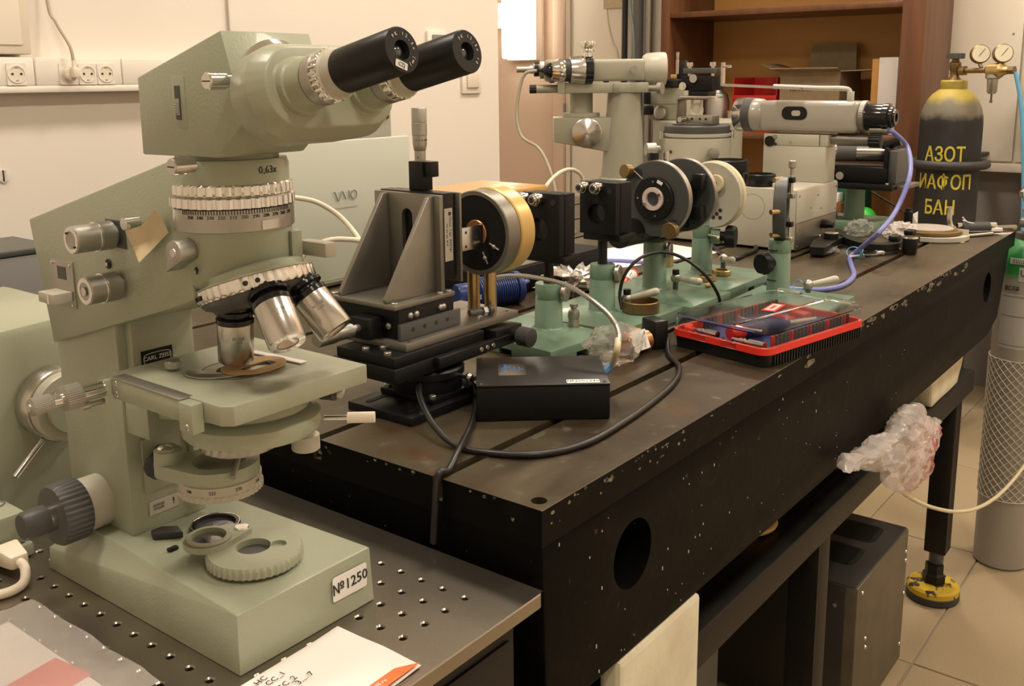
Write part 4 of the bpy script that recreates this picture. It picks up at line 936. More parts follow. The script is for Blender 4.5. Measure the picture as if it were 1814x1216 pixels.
objective(0.0, .046, .0138); objective(-2.70, .046, .0140); objective(2.65, .046, .0138); objective(1.75, .046, .0125); objective(.88, .044, .0115)
# head
HL, HR = .410, .483
b = NB(); prism(b, [(HL, .6725, 1.2327), (HL, .568, 1.2631), (HL, .5486, 1.2029), (HL, .5809, 1.1770), (HL, .6735, 1.1758)], (HR-HL+.004, 0, 0), .0014); head = obj('head_housing', b, 'enamel', ms)
b = NB(); box(b, (HL-.0006, .6135, 1.1965), (HL+.0004, .6285, 1.2330), .0002, M=None); pp = obj('filter_panel', b, 'enamel', ms)
b = NB(); box(b, (HL-.0012, .6185, 1.2025), (HL-.0005, .6245, 1.2265)); obj('filter_slot', b, 'dark_grey', pp)
b = NB(); lathe(b, (HL+.006, .6215, 1.2120), (0, 1, 0), [(-.002, .0088), (-.0018, .0095), (.0018, .0095), (.002, .0088)], kn=(1, 2, 30, .0005)); obj('filter_wheel_edge', b, 'satin_dull', pp)
b = NB(); lathe(b, (.436, .5535, 1.2295), (-1, 0, 0), [(0, .0042), (.036, .0042), (.036, .0056), (.049, .0058), (.050, .0050), (.050, 0)], 24); sh = obj('slide_rod', b, 'chrome', ms)
b = NB(); box(b, (.3853, .5500, 1.2291), (.3858, .5570, 1.2299)); obj('slot', b, 'ink', sh)
# binocular tube
et = radians(13.0); e_ = V((0, -cos(et), sin(et))); BXc = .4498
eu = V((0, sin(et), cos(et)))
F0 = V((BXc, .556, 1.2215))
b = NB(); lathe(b, F0-e_*.008, e_, [(0, .037), (.010, .037), (.014, .033)], 56); obj('dovetail_ring', b, 'chrome', ms)
def circ(c, r, n=28, ax=e_):
    a, x, y = frame(ax); return [c+(x*cos(2*pi*k/n)+y*sin(2*pi*k/n))*r for k in range(n)]
P = []
for sx in (-.0292, .0292):
    P += circ(V((BXc+sx*.8, .541, 1.2170)), .0320)+circ(V((BXc+sx, .516, 1.2215)), .0325)+circ(V((BXc+sx, .503, 1.2250)), .0265)
b = NB(); hull(b, P, .0012); body = obj('prism_body', b, 'enamel_soft', ms)
for sx in (-.0292, .0292):
    E0 = V((BXc+sx, .41, 1.2465)); 
    b = NB(); lathe(b, E0-e_*.100, e_, [(0, .0225), (.004, .0225), (.0055, .0195), (.010, .0190), (.011, .0175), (.024, .0165), (.0245, .0150)], 44); tb = obj('ocular_tube', b, 'enamel_soft', ms)
    b = NB(); lathe(b, E0-e_*.0755, e_, [(0, .0160), (.001, .0168), (.008, .0168), (.009, .0160)], 44); obj('dioptre_scale', b, 'satin_dull', tb)
    b = NB(); lathe(b, E0-e_*.0668, e_, [(0, .0155), (.001, .0170), (.0065, .0170), (.0072, .0155)], kn=(1, 2, 26, .0010)); obj('dioptre_ring', b, 'chrome', tb)
    b = NB(); lathe(b, E0-e_*.0597, e_, [(0, .0158), (.001, .0165), (.002, .0150), (.0095, .0140), (.010, .0130)], 44); obj('eyepiece_seat', b, 'enamel_cream', tb)
    b = NB(); lathe(b, E0-e_*.0500, e_, [(0, .0140), (.0492, .0140), (.0500, .0134), (.0500, .0060), (.0455, .0052), (.0455, 0)], 56); ep = obj('eyepiece', b, 'black_gloss' if False else 'black', tb)
    b = NB(); ball(b, E0-e_*.0072, .0050, (1, 1, 1), 18); obj('eye_lens', b, 'lens', ep) if False else obj('eye_lens', b, 'lens', tb)
    fx = V((1, 0, 0)); 
    s_ = 'PK 12,5x (∞) 10' if sx < 0 else 'PK 12,5x 10'
    for q, ch in enumerate(s_):
        if ch == ' ': continue
        a = 2.2-q*.30; c = E0+e_*.0003+(fx*cos(a)+eu*sin(a))*.0098
        text('engraving', ch, .0030, c, fx*sin(a)-eu*cos(a), fx*cos(a)+eu*sin(a), 'white_ink', tb, .0001)
    if sx < 0:
        c = E0+e_*.0003+(fx*-.35-eu*.94)*.0095; M_ = basis(c, fx*.94-eu*.35, fx*.35+eu*.94)
        b = NB(); plate(b, c, fx*.94-eu*.35, fx*.35+eu*.94, .0095, .0045, .0002, .0008); obj('maker_mark', b, 'white_ink', tb)
        text('maker_mark_print', 'CZJ', .0034, c+e_*.0003, fx*.94-eu*.35, fx*.35+eu*.94, 'ink', tb, .0001)
# stage
SX0, SX1, SY0, SY1, SZ = .386, .519, .556, .702, 1.0062
b = NB(); prism(b, [(SX0+.006, SY0, SZ), (SX1, SY0, SZ), (SX1, SY1, SZ), (SX0, SY1, SZ), (SX0, SY0+.008, SZ)], (0, 0, -.0150), .0010); stg = obj('stage', b, 'enamel_soft', ms)
b = NB(); cyl(b, (MX, .629, SZ-.03), (MX, .629, SZ+.01), .0155, n=40); carve(stg, b)
b = NB(); annulus(b, (MX, .629, SZ-.0005), (0, 0, 1), .0265, .0270, .0008, 56); obj('stage_insert_line', b, 'dark_grey', stg)
b = NB(); box(b, (SX0-.0080, .600, SZ-.0165), (SX0-.0004, .690, SZ-.0008), .0008); rail = obj('stage_rail', b, 'enamel', ms)
b = NB(); box(b, (SX0-.0084, .600, SZ-.0008), (SX0+.0030, .690, SZ+.0006), .0003); obj('scale_strip', b, 'satin_dull', rail)
b = NB(); box(b, (SX0-.010, .583, SZ-.0225), (SX0-.0002, .5995, SZ-.0005), .001); obj('rail_end', b, 'enamel', rail)
b = NB(); lathe(b, (0, 0, 0), (-1, 0, 0), [(0, .0026), (.0006, .0023), (.0008, 0)], 12); s2 = mesh_of(b, 'screw'); s2.materials.append(MAT['satin'])
for y, z in ((.590, SZ-.018), (.684, SZ-.012), (.684, SZ-.004)): inst('screw', s2, rail, (SX0-.0082 if y > .6 else SX0-.0101, y, z))
b = NB(); hull(b, [(SX0-.012, .690, SZ-.014), (SX0-.001, .690, SZ-.014), (SX0-.012, .704, SZ-.016), (SX0-.001, .704, SZ-.016), (SX0-.012, .690, SZ-.001), (SX0-.001, .690, SZ-.001), (SX0-.012, .704, SZ-.004), (SX0-.001, .704, SZ-.004)], .001); obj('drive_block', b, 'enamel', rail)
b = NB(); cyl(b, (SX0-.011, .697, SZ-.009), (SX0-.030, .697, SZ-.009), .0062, n=28); kn_ = obj('stage_drive', b, 'chrome', ms)
b = NB(); knurl(b, (SX0-.030, .697, SZ-.009), (SX0-.044, .697, SZ-.009), .0098, 36, .0004); obj('outer_knob', b, 'satin_dull', kn_)
b = NB(); cyl(b, (SX0-.044, .697, SZ-.009), (SX0-.052, .697, SZ-.009), .0050, n=24); obj('shaft', b, 'chrome', kn_)
b = NB(); knurl(b, (SX0-.052, .697, SZ-.009), (SX0-.068, .697, SZ-.009), .0068, 30, .0003); obj('inner_knob', b, 'satin_dull', kn_)
b = NB(); cyl(b, (SX0-.0678, .697, SZ-.009), (SX0-.0690, .697, SZ-.009), .003, n=16); obj('knob_screw', b, 'chrome', kn_)
b = NB(); cyl(b, (SX0-.010, .700, SZ-.020), (SX0-.022, .700, SZ-.020), .0022, n=12); cyl(b, (SX0-.022, .700, SZ-.020), (SX0-.028, .700, SZ-.020), .0032, n=12); obj('lock_screw', b, 'satin', kn_)
b = NB(); P = [(MX+.036*cos(a), .640+.030*sin(a), SZ+.0004) for a in [radians(150+150*k/14) for k in range(15)]]+[(MX+.022*cos(a), .640+.017*sin(a), SZ+.0004) for a in [radians(300-150*k/14) for k in range(15)]]
prism(b, P, (0, 0, .0014), .0002); ca = obj('clip_arm', b, 'satin_dull', ms)
b = NB(); knurl(b, (MX-.030, .668, SZ+.0018), (MX-.030, .668, SZ+.0085), .0068, 28, .0003); obj('clip_knob', b, 'satin_dull', ca)
b = NB(); P = [(MX+.010+.027*cos(a), .620+.0215*sin(a), SZ+.0022) for a in [2*pi*k/40 for k in range(40)]]; prism(b, P, (0, 0, .0008)); sl = obj('specimen_card', b, 'cork', None)
b = NB(); box(b, (MX-.004, .610, SZ-.01), (MX+.026, .622, SZ+.02), .004, rz=radians(2)); carve(sl, b); recenter(sl); sl['label'] = 'round tan card with dark slot lying on the microscope stage'; sl['category'] = 'card'
b = NB(); box(b, (MX+.036, .598, SZ+.0004), (MX+.043, .658, SZ+.0016), .0004, rz=radians(4)); single('glass_strip', b, 'paper', 'narrow white strip lying on the microscope stage', 'strip')
# substage: carrier ring, condenser
CY_ = .6315
b = NB(); lathe(b, (MX+.006, CY_-.008, .9935), (0, 0, -1), [(0, .0440), (.003, .0470), (.0165, .0470), (.018, .0440), (.020, .0430)], 64); sg = obj('stage_carrier', b, 'enamel', ms)
b = NB(); lathe(b, (MX+.006, CY_-.010, .9745), (0, 0, -1), [(0, .0450), (.002, .0520), (.0035, .0540), (.0145, .0540), (.0165, .0525), (.0165, 0)], 64); obj('swing_plate', b, 'enamel', sg)
b = NB(); hull(b, [(.424, .7385, .950), (.476, .7385, .950), (.424, .7385, .990), (.476, .7385, .990), (.424, .670, .962), (.476, .670, .962), (.424, .670, .990), (.476, .670, .990)], .001); obj('bracket', b, 'enamel', sg)
b = NB(); cyl(b, (MX+.048, CY_-.024, .9815), (MX+.056, CY_-.046, .9815), .0050, n=20); ck = obj('centring_screw', b, 'satin_dull', sg)
b = NB(); knurl(b, (MX+.053, CY_-.039, .9815), (MX+.058, CY_-.052, .9815), .0068, 24, .0004); obj('head', b, 'graphite', ck)
b = NB(); ball(b, (MX+.0590, CY_-.0545, .9815), .0052, n=16); obj('knob_tip', b, 'satin_dull', ck)
b = NB(); cyl(b, (MX+.050, CY_-.045, .9605), (MX+.064, CY_-.062, .9605), .0022, n=12); rd = obj('swing_lever', b, 'satin', sg)
b = NB(); cyl(b, (MX+.062, CY_-.0595, .9605), (MX+.076, CY_-.0765, .9605), .0046, n=18); obj('lever_grip', b, 'cream_plastic', rd)
b = NB(); lathe(b, (MX+.042, CY_-.030, .9580), (0, 0, -1), [(0, .0085), (.012, .0085), (.0125, .0115), (.024, .0115), (.025, .0105), (.025, 0)], 30); obj('height_knob', b, 'enamel_cream', sg)
b = NB(); lathe(b, (MX, CY_, .9580), (0, 0, -1), [(0, .0300), (.008, .0310), (.009, .0280), (.016, .0275)], 48); cd = obj('condenser', b, 'enamel_soft', ms)
b = NB(); lathe(b, (MX, CY_, .9498), (0, 0, -1), [(0, .0300), (.001, .0312), (.006, .0312), (.0065, .0300)], kn=(1, 2, 26, .0007)); obj('condenser_ring', b, 'satin_dull', cd)
PC = V((MX-.012, CY_+.012, 0))
b = NB(); hull(b, circ(V((PC.x, PC.y, .9315)), .0315, 40, V((0, 0, 1)))+circ(V((PC.x, PC.y, .9200)), .0315, 40, V((0, 0, 1)))+circ(V((PC.x-.026, PC.y+.030, .9315)), .0115, 20, V((0, 0, 1)))+circ(V((PC.x-.026, PC.y+.030, .9200)), .0115, 20, V((0, 0, 1))), .0006); ph = obj('polariser_holder', b, 'enamel', ms)
b = NB(); cyl(b, (PC.x, PC.y, .90), (PC.x, PC.y, .95), .0210, n=40); carve(ph, b)
b = NB(); lathe(b, (PC.x, PC.y, .9205), (0, 0, -1), [(0, .0300), (.0005, .0325), (.0075, .0325), (.0080, .0335), (.0125, .0335), (.013, .0300), (.013, .0215)], kn=(3, 4, 40, .0007)); pr = obj('polariser_ring', b, 'enamel_cream', ph)
for k, s_ in enumerate(('180', '225', '270', '315')): wrap_text('scale_number', s_, .0036, (PC.x, PC.y, .9165), .0326, -pi+.15+.62*k, 'ink', ph, .0002)
b = NB(); cyl(b, (PC.x, PC.y, .9110), (PC.x, PC.y, .9120), .0212, n=36); obj('polariser_glass', b, 'lens', ph)
b = NB(); lathe(b, (PC.x-.026, PC.y+.030, .9312), (0, 0, 1), [(0, .0112), (.010, .0108), (.011, .0085), (.012, .0085), (.013, 0)], 28); pv = obj('pivot', b, 'enamel', ph)
b = NB(); lathe(b, (PC.x-.026, PC.y+.030, .9430), (0, 0, 1), [(0, .0082), (.002, .006), (.003, 0)], 20); obj('pivot_cap', b, 'chrome', pv)
b = NB(); tube(b, [(PC.x+.012, PC.y-.016, .9460), (PC.x-.002, PC.y-.026, .9360), (PC.x-.012, PC.y-.034, .9285)], .0026, 8, 3); obj('iris_lever', b, 'satin_dull', ph)

# ================================================================ THINGS BESIDE THE MICROSCOPE
t = thing('lamp_housing', 'grey-green rounded lamp housing behind the microscope column', 'lamp housing', (.36, 1.0, ZB))
b = NB(); hull(b, [(.392, .955, ZB+.0003), (.392, 1.16, ZB+.0003), (.525, .955, ZB+.0003), (.525, 1.16, ZB+.0003), (.404, .962, .993), (.404, 1.16, .993), (.520, .962, .998), (.520, 1.16, .998)], .010); obj('case', b, 'enamel_soft', t)
LCc = V((.4600, .9545, .9120))
b = NB(); lathe(b, LCc+V((0, .004, 0)), (0, -1, 0), [(0, .036), (.002, .038), (.022, .038), (.024, .0365), (.024, 0)], 56); cl = obj('lens_collar', b, 'satin', t)
b = NB(); lathe(b, LCc+V((0, -.0205, 0)), (0, -1, 0), [(0, .0345), (.010, .0345), (.012, .033), (.012, 0)], 56); obj('collar_cap', b, 'enamel_cream', cl)
b = NB(); lathe(b, LCc+V((0, -.033, 0)), (0, -1, 0), [(0, .024), (.008, .024), (.008, 0)], 40); obj('light_port', b, 'enamel', cl)
b = NB(); cyl(b, (.436, .936, .882), (.402, .928, .856), .0030, n=12); obj('adjusting_lever', b, 'satin', cl)
t = thing('dark_case', 'dark grey flat case behind the lamp housing', 'case', (.55, 1.28, ZB))
b = NB(); box(b, (.34, 1.22, ZB+.0003), (.618, 1.34, 1.018), .004); obj('body', b, 'laptop_dark', t)
b = NB(); box(b, (.345, 1.219, 1.0185), (.614, 1.338, 1.026), .002); obj('lid', b, 'dark_grey', t)
t = thing('power_unit', 'small grey-green power unit with toggle switch beside the microscope', 'power unit', (.35, .91, ZB))
b = NB(); box(b, (.280, .876, ZB+.014), (.386, .948, .8425), .004); obj('upper_case', b, 'enamel_soft', t)
b = NB(); box(b, (.278, .873, ZB+.0003), (.389, .950, ZB+.0138), .003); obj('lower_case', b, 'enamel_soft', t)
b = NB(); lathe(b, (.372, .912, .8425), (0, 0, 1), [(0, .011), (.002, .011), (.004, .006), (.006, .005), (.006, 0)], 24); tg = obj('toggle_switch', b, 'satin_dull', t)
b = NB(); cyl(b, (.372, .912, .8465), (.375, .916, .868), .0018, .0030, 12); obj('toggle_lever', b, 'satin', tg)
t = thing('cord_connector', 'cream plug with cable plugged into the small power unit', 'plug', (.36, .85, ZB))
b = NB(); hull(b, [(.350, .8725, ZB+.006), (.374, .8725, ZB+.006), (.350, .8725, ZB+.024), (.374, .8725, ZB+.024), (.354, .844, ZB+.007), (.370, .844, ZB+.007), (.354, .844, ZB+.020), (.370, .844, ZB+.020)], .003); obj('plug_body', b, 'cream_plastic', t)
b = NB(); tube(b, [(.362, .845, ZB+.013), (.361, .834, ZB+.011), (.354, .822, ZB+.0055), (.342, .816, ZB+.0046), (.325, .820, ZB+.0046), (.29, .835, ZB+.0046), (.20, .86, ZB+.0046)], .0042); obj('cord', b, 'cream_plastic', t)
b = NB(); tube(b, [(.62, 1.75, 1.02), (.66, 1.72, 1.018), (.72, 1.66, 1.03), (.60, 1.4, 1.06)], .004)
b.free(); b = NB(); tube(b, [(.70, WY-.01, .99), (.78, 2.20, .93), aty(-8, 440, 2.0), aty(18, 456, 2.0), aty(60, 469, 2.0), (1.10, 2.0, .80), (1.12, 2.0, .60), (1.12, 2.0, .3), (1.12, 2.05, .005)], .0045); single('black_wall_cable', b, 'cable_black', 'black cable drooping from the wall behind the microscope arm', 'cable')
t = thing('note_paper', 'white paper with handwriting and orange footer on the breadboard', 'paper', (.43, .5, ZB))
pz = ZB+.0006
c0, c1, c2 = V((.4735, .5535, pz)), V((.4745, .463, pz)), V((.30, .5505, pz))
b = NB(); prism(b, [c0, c1, c1+(c2-c0), c2], (0, 0, .0003)); bmesh.ops.subdivide_edges(b, edges=b.edges[:], cuts=6, use_grid_fill=True)
for v in b.verts: v.co.z += .0035*max(0, (v.co.x-.452)/.02)**2*.3+.0012*max(0, 1-abs(v.co.y-.50)/.03)*max(0, (v.co.x-.44)/.03)
obj('sheet', b, 'paper', t)
b = NB(); prism(b, [V((.4600, .4765, pz+.0012)), V((.4745, .4640, pz+.0035)), V((.31, .4615, pz+.0012)), V((.31, .4735, pz+.0012))], (0, 0, .0002)); obj('orange_footer', b, 'orange', t)
for s_, u_, v_ in (('HC', 462, 1206), ('CC_1', 488, 1202), ('CC_2', 508, 1210), ('3.... 7', 540, 1201)):
    q_ = atz(u_, v_, pz+.002); text('handwriting', s_, .0075, (q_.x, q_.y, pz+.0018), (1, .12, 0), (-.12, 1, 0), 'ink', t, .0001)
text('footer_print', 'www.instrument2000.ru', .005, (.42, .4685, pz+.003), (1, .06, 0), (-.06, 1, 0), 'paper', t, .0001)
t = thing('plastic_sleeve', 'transparent plastic sleeve with red printed card on the breadboard', 'bag', (.29, .72, ZB))
b = NB(); O_ = [(.3325, .775), (.345, .715), (.335, .625), (.22, .60), (.20, .78), (.28, .80)]
g = NB(); n = 16
V_ = []
for i in range(n+1):
    row = []
    for j in range(n+1):
        x = .20+.145*i/n; y = .60+.19*j/n+.02*(1-i/n)
        z = ZB+.0022+.0045*abs(NOI.noise(V((x*28, y*28, 1)))) + .003*sin(pi*i/n)*sin(pi*j/n)
        row.append(b.verts.new((x, y, z)))
    V_.append(row)
for i in range(n):
    for j in range(n): b.faces.new((V_[i][j], V_[i+1][j], V_[i+1][j+1], V_[i][j+1]))
bmesh.ops.solidify(b, geom=b.faces[:], thickness=.0003); obj('sleeve', b, 'film_white', t)
g.free()
b = NB(); box(b, (.21, .62, ZB+.0004), (.318, .775, ZB+.0012)); cdp = obj('card', b, 'paper', t)
b = NB(); box(b, (.268, .648, ZB+.0013), (.318, .690, ZB+.0018), rz=radians(8)); obj('red_print', b, 'red_bright', cdp)
b = NB(); box(b, (.215, .70, ZB+.0013), (.262, .77, ZB+.0017)); obj('blue_print', b, 'teal', cdp)
# ================================================================ TRANSLATION STAGE WITH ANGLE BRACKET
t = thing('translation_stage', 'stacked translation stages with aluminium angle bracket and vertical micrometer', 'stage', (.79, .75, ZT))
b = NB(); box(b, (.712, .698, ZT+.0003), (.836, .796, ZT+.010), .0006); bp = obj('base_plate', b, 'anodised', t)
for y in (.714, .776):
    b = NB(); plate(b, (.742, y, ZT+.0101), (1, 0, 0), (0, 1, 0), .040, .0075, .0004, .0035); obj('slot', b, 'black_matt', bp)
b = NB(); box(b, (.757, .708, ZT+.0102), (.832, .790, ZT+.0160), .0006); p2 = obj('mount_plate', b, 'anodised', t)
b = NB(); lathe(b, (0, 0, 0), (0, 0, 1), [(0, .0042), (.003, .0042), (.0036, .0036), (.0036, .002), (.0016, .002), (.0016, 0)], 16); cap = mesh_of(b, 'cap_screw'); cap.materials.append(MAT['satin_dull'])
for x, y in ((.763, .714), (.763, .784), (.826, .714), (.826, .784)): inst('screw', cap, p2, (x, y, ZT+.0160))
RC = V((.795, .752, 0))
b = NB(); lathe(b, (RC.x, RC.y, ZT+.0162), (0, 0, 1), [(0, .041), (.002, .0415), (.016, .0415), (.017, .044), (.024, .044), (.026, .042), (.0268, .042)], 56); rot = obj('rotary_table', b, 'anodised', t)
b = NB(); cyl(b, (RC.x+.012, RC.y-.040, ZT+.032), (RC.x+.010, RC.y-.054, ZT+.032), .0022, n=12); ball(b, (RC.x+.0095, RC.y-.057, ZT+.033), .0052, n=16); obj('clamp_ball', b, 'satin', rot)
b = NB(); knurl(b, (RC.x+.020, RC.y-.040, ZT+.022), (RC.x+.020, RC.y-.048, ZT+.022), .0058, 20, .0003); obj('clamp_screw', b, 'graphite', rot)
b = NB(); box(b, (.708, .716, .9085), (.862, .815, .9245), .0008); ls = obj('lower_stage', b, 'anodised', t)
b = NB(); box(b, (.712, .720, .9247), (.862, .811, .9360), .0008); obj('slide', b, 'anodised', ls)
for x, y in ((.720, .738), (.720, .772), (.735, .760), (.742, .742)): inst('screw', cap, ls, (x, y, .9358))
b = NB(); box(b, (.770, .708, .9130), (.925, .7158, .9250), .0006); obj('side_rail', b, 'anodised', ls)
b = NB(); lathe(b, (0, 0, 0), (0, -1, 0), [(0, .0030), (.0012, .0026), (.0012, 0)], 14); bs = mesh_of(b, 'button'); bs.materials.append(MAT['chrome'])
for x in (.842, .853, .864): inst('screw', bs, ls, (x, .7078, .9190))
b = NB(); box(b, (.875, .712, .9130), (.925, .742, .9330), .0008); kb = obj('drive_block', b, 'anodised', ls)
b = NB(); cyl(b, (.9055, .712, .923), (.9055, .699, .923), .0068, n=20); obj('spindle', b, 'anodised', kb)
b = NB(); knurl(b, (.9055, .700, .923), (.9055, .682, .923), .0118, 40, .0003); obj('drive_knob', b, 'rubber', kb)
b = NB(); box(b, (.737, .7265, .9362), (.937, .822, .9450), .0006); lp_ = obj('long_plate', b, 'alu', t)
for x, y in ((.748, .733), (.925, .735), (.915, .790), (.928, .80), (.905, .748)): 
    b = NB(); cyl(b, (x, y, .9450), (x, y, .9453), .0018, n=10); obj('tapped_hole', b, 'ink', lp_)
b = NB(); box(b, (.745, .744, .9452), (.836, .850, .9800), .0010); us = obj('upper_stage', b, 'anodised', t)
b = NB(); box(b, (.742, .7390, .9455), (.842, .7438, .9640), .0006); sp_ = obj('side_plate', b, 'graphite', us)
for x in (.7535, .7725, .792, .811):
    b = NB(); cyl(b, (x+.008, .7390, .9555), (x+.008, .7386, .9555), .0026, n=14); obj('hole', b, 'ink', sp_)
b = NB(); lathe(b, (0, 0, 0), (0, -1, 0), [(0, .0040), (.0016, .0038), (.0030, .0026), (.0036, 0)], 18); dm = mesh_of(b, 'dome'); dm.materials.append(MAT['satin_dull'])
for x in (.762, .772, .812, .817): inst('dome_screw', dm, us, (x, .7438, .9705))
dmx = Matrix.Rotation(-pi/2, 4, 'Z')
for y in (.760, .772): inst('dome_screw', dm, us, (.7448, y, .9600), dmx)
b = NB(); box(b, (.722, .768, .9460), (.7445, .800, .9700), .0008); mb = obj('micrometer_mount', b, 'anodised', us)
b = NB(); lathe(b, (.722, .785, .9580), (-1, 0, 0), [(0, .0050), (.010, .0050), (.011, .0080), (.034, .0080), (.036, .0088), (.058, .0088), (.060, .0080), (.060, 0)], 30); obj('micrometer', b, 'satin_dull', mb)
b = NB(); cyl(b, (.760, .8502, .9640), (.760, .872, .9640), .0045, n=16); lathe(b, (.760, .870, .9640), (-.1, 1, .06), [(0, .0070), (.020, .0070), (.021, .0085), (.055, .0085), (.056, 0)], 28); obj('rear_micrometer', b, 'satin_dull', us)
b = NB(); box(b, (.7365, .7415, .9805), (.836, .8535, .9858), .0008); br = obj('bracket_foot', b, 'alu', t)
for x, y in ((.744, .749), (.744, .846), (.829, .746), (.815, .7465)): inst('screw', cap, br, (x, y, .9845))
b = NB(); box(b, (.8200, .7480, .9860), (.8262, .8535, 1.0985), .0008); vp = obj('bracket_plate', b, 'alu', t)
b = NB(); hull(b, [(x, .80+.0085*cos(a), z+.0085*sin(a)) for x in (.81, .84) for z in (1.022, 1.072) for a in [2*pi*k/16 for k in range(16)]]); carve(vp, b)
for y in (.757, .830):
    b = NB(); prism(b, [(.7400, y, .9860), (.8198, y, .9860), (.8198, y, 1.0970), (.8120, y, 1.0970), (.7400, y, .9900)], (0, .0062, 0), .0005); obj('gusset', b, 'alu', t)
b = NB(); box(b, (.8266, .7500, .9990), (.8455, .8500, 1.1000), .0010); vs_ = obj('vertical_stage', b, 'anodised', t)
b = NB(); box(b, (.8457, .7530, 1.0010), (.8530, .8470, 1.0985), .0008); obj('slide', b, 'anodised', vs_)
b = NB(); plate(b, (.8358, .7496, 1.0515), (1, 0, 0), (0, 0, 1), .0140, .062, .0005); nl = obj('name_label', b, 'satin', vs_)
text('label_print', 'ЛОМО  Т-201  РИСТЕТ', .0040, (.8385, .7489, 1.0515), (0, 0, -1), (1, 0, 0), 'ink', nl, .0001)
text('label_print', 'МА  мм  0,01  № 47', .0030, (.8330, .7489, 1.0515), (0, 0, -1), (1, 0, 0), 'ink', nl, .0001)
b = NB(); plate(b, (.8382, .7489, 1.076), (1, 0, 0), (0, 0, 1), .004, .004, .0002); obj('label_mark', b, 'ink', nl)
b = NB(); box(b, (.8330, .786, 1.1000), (.8510, .808, 1.1345), .0010); bk = obj('micrometer_bracket', b, 'anodised', t)
b = NB(); box(b, (.8360, .7750, 1.1165), (.8500, .7858, 1.1345), .0008); obj('bracket_tongue', b, 'anodised', bk)
b = NB(); lathe(b, (.842, .797, 1.1345), (0, 0, 1), [(0, .0066), (.012, .0066), (.0125, .0070), (.020, .0084), (.030, .0084), (.0305, .0090), (.0445, .0090), (.0450, .0084), (.0455, .0089), (.0610, .0089), (.0620, .0083), (.0620, 0)], 36); mm = obj('micrometer_head', b, 'satin_dull', t)
for k in range(7): wrap_text('scale_number', str(k*5), .0026, (.842, .797, 1.1590), .0086, -pi+.25+.42*k, 'ink', mm, .0001)
b = NB(); cyl(b, (.842-.0058, .797-.002, 1.139), (.842-.0064, .797-.002, 1.139), .0011, n=8); obj('lock_hole', b, 'ink', mm)
b = NB(); box(b, (.8535, .7470, .9930), (.8572, .8500, 1.0990), .0006); mp_ = obj('moving_plate', b, 'alu', t)
b = NB(); box(b, (.8575, .7490, 1.028), (.8980, .7525, 1.0560), .0005); sb_ = obj('small_bracket', b, 'satin', t)
for x, z in ((.866, 1.050), (.884, 1.042), (.866, 1.033)):
    b = NB(); cyl(b, (x, .7490, z), (x, .7487, z), .0018, n=10); obj('hole', b, 'ink', sb_)
# the ring transducer on two brass posts
t = thing('ring_holder', 'black disc in aluminium and amber rings standing on two brass posts', 'holder', (.915, .77, .9450))
DC = V((.905, .766, 1.0430))
b = NB(); annulus(b, DC, (1, 0, 0), .012, .0465, .010, 64, .0005); fd = obj('face_disc', b, 'black_matt', t)
b = NB(); annulus(b, DC-V((.0006, 0, 0)), (1, 0, 0), .0466, .0525, .0230, 64, .0012); obj('ring', b, 'alu', t)
b = NB(); annulus(b, DC+V((.0226, 0, 0)), (1, 0, 0), .020, .0545, .0270, 64, .0015); obj('amber_ring', b, 'gold', t)
b = NB(); annulus(b, DC+V((-.0015, 0, 0)), (1, 0, 0), .0085, .0165, .006, 36, .001); hb = obj('hub', b, 'copper', fd)
b = NB(); cyl(b, DC+V((.004, 0, 0)), DC+V((.0055, 0, 0)), .0120, n=24); obj('hub_glass', b, 'lens', fd)
for a in (radians(-25), radians(-62), radians(150)):
    d = V((0, -cos(a), sin(a))); c = DC+d*.033
    b = NB(); tube(b, [c-d*.008-V((.002, 0, 0)), c+d*.008-V((.002, 0, 0))], .0012, 6, 1); ball(b, c-V((.0025, 0, 0)), .0028, (1, 1, 1), 8); obj('clip', b, 'satin_dull', fd)
for y in (.780, .753):
    b = NB(); cyl(b, (.915, y, .9451), (.915, y, .9985), .0078, n=24); obj('post', b, 'brass', t)
t = thing('coupling_bolt', 'small dark bolt lying on the long aluminium plate', 'bolt', (.89, .74, .9450))
b = NB(); cyl(b, (.868, .7475, .9515), (.895, .7385, .9515), .0042, n=16); obj('shank', b, 'graphite', t)
b = NB(); cyl(b, (.885, .7415, .9515), (.890, .7400, .9515), .0064, n=6); obj('nut', b, 'satin_dull', t)
b = NB(); cyl(b, (.894, .7390, .9515), (.899, .7372, .9515), .0060, n=16); obj('head', b, 'graphite', t)

# ================================================================ GREEN CARRIAGES
def carriage(x0, x1, y0, y1, cx, cy, r, ztop, label, rz=0.0, th=.020):
    t = thing('optical_carriage', label, 'carriage', (cx, cy, ZT), group='green optical carriages')
    b = NB(); box(b, (x0, y0, ZT+.0003), (x1, y1, ZT+th), .0012, rz=rz, pivot=(cx, cy, 0)); pl = obj('foot_plate', b, 'green', t)
    c = NB(); box(c, ((x0+x1)/2-.012, y0-.01, ZT-.01), ((x0+x1)/2+.012, y0+.03, ZT+th*.45), rz=rz, pivot=(cx, cy, 0)); box(c, (x0-.01, (y0+y1)/2-.012, ZT-.01), (x0+.02, (y0+y1)/2+.012, ZT+th*.45), rz=rz, pivot=(cx, cy, 0)); carve(pl, c)
    hh = ztop-ZT-th
    b = NB(); lathe(b, (cx, cy, ZT+th-.0005), (0, 0, 1), [(0, r*1.35), (.002, r*1.12), (.005, r*1.02), (hh-.022, r*.97), (hh-.0215, r*.95), (hh-.0205, r*.98), (hh-.001, r*.97), (hh+.0005, r*.92), (hh+.0005, 0)], 40); cl = obj('column', b, 'green', t)
    return t, cl
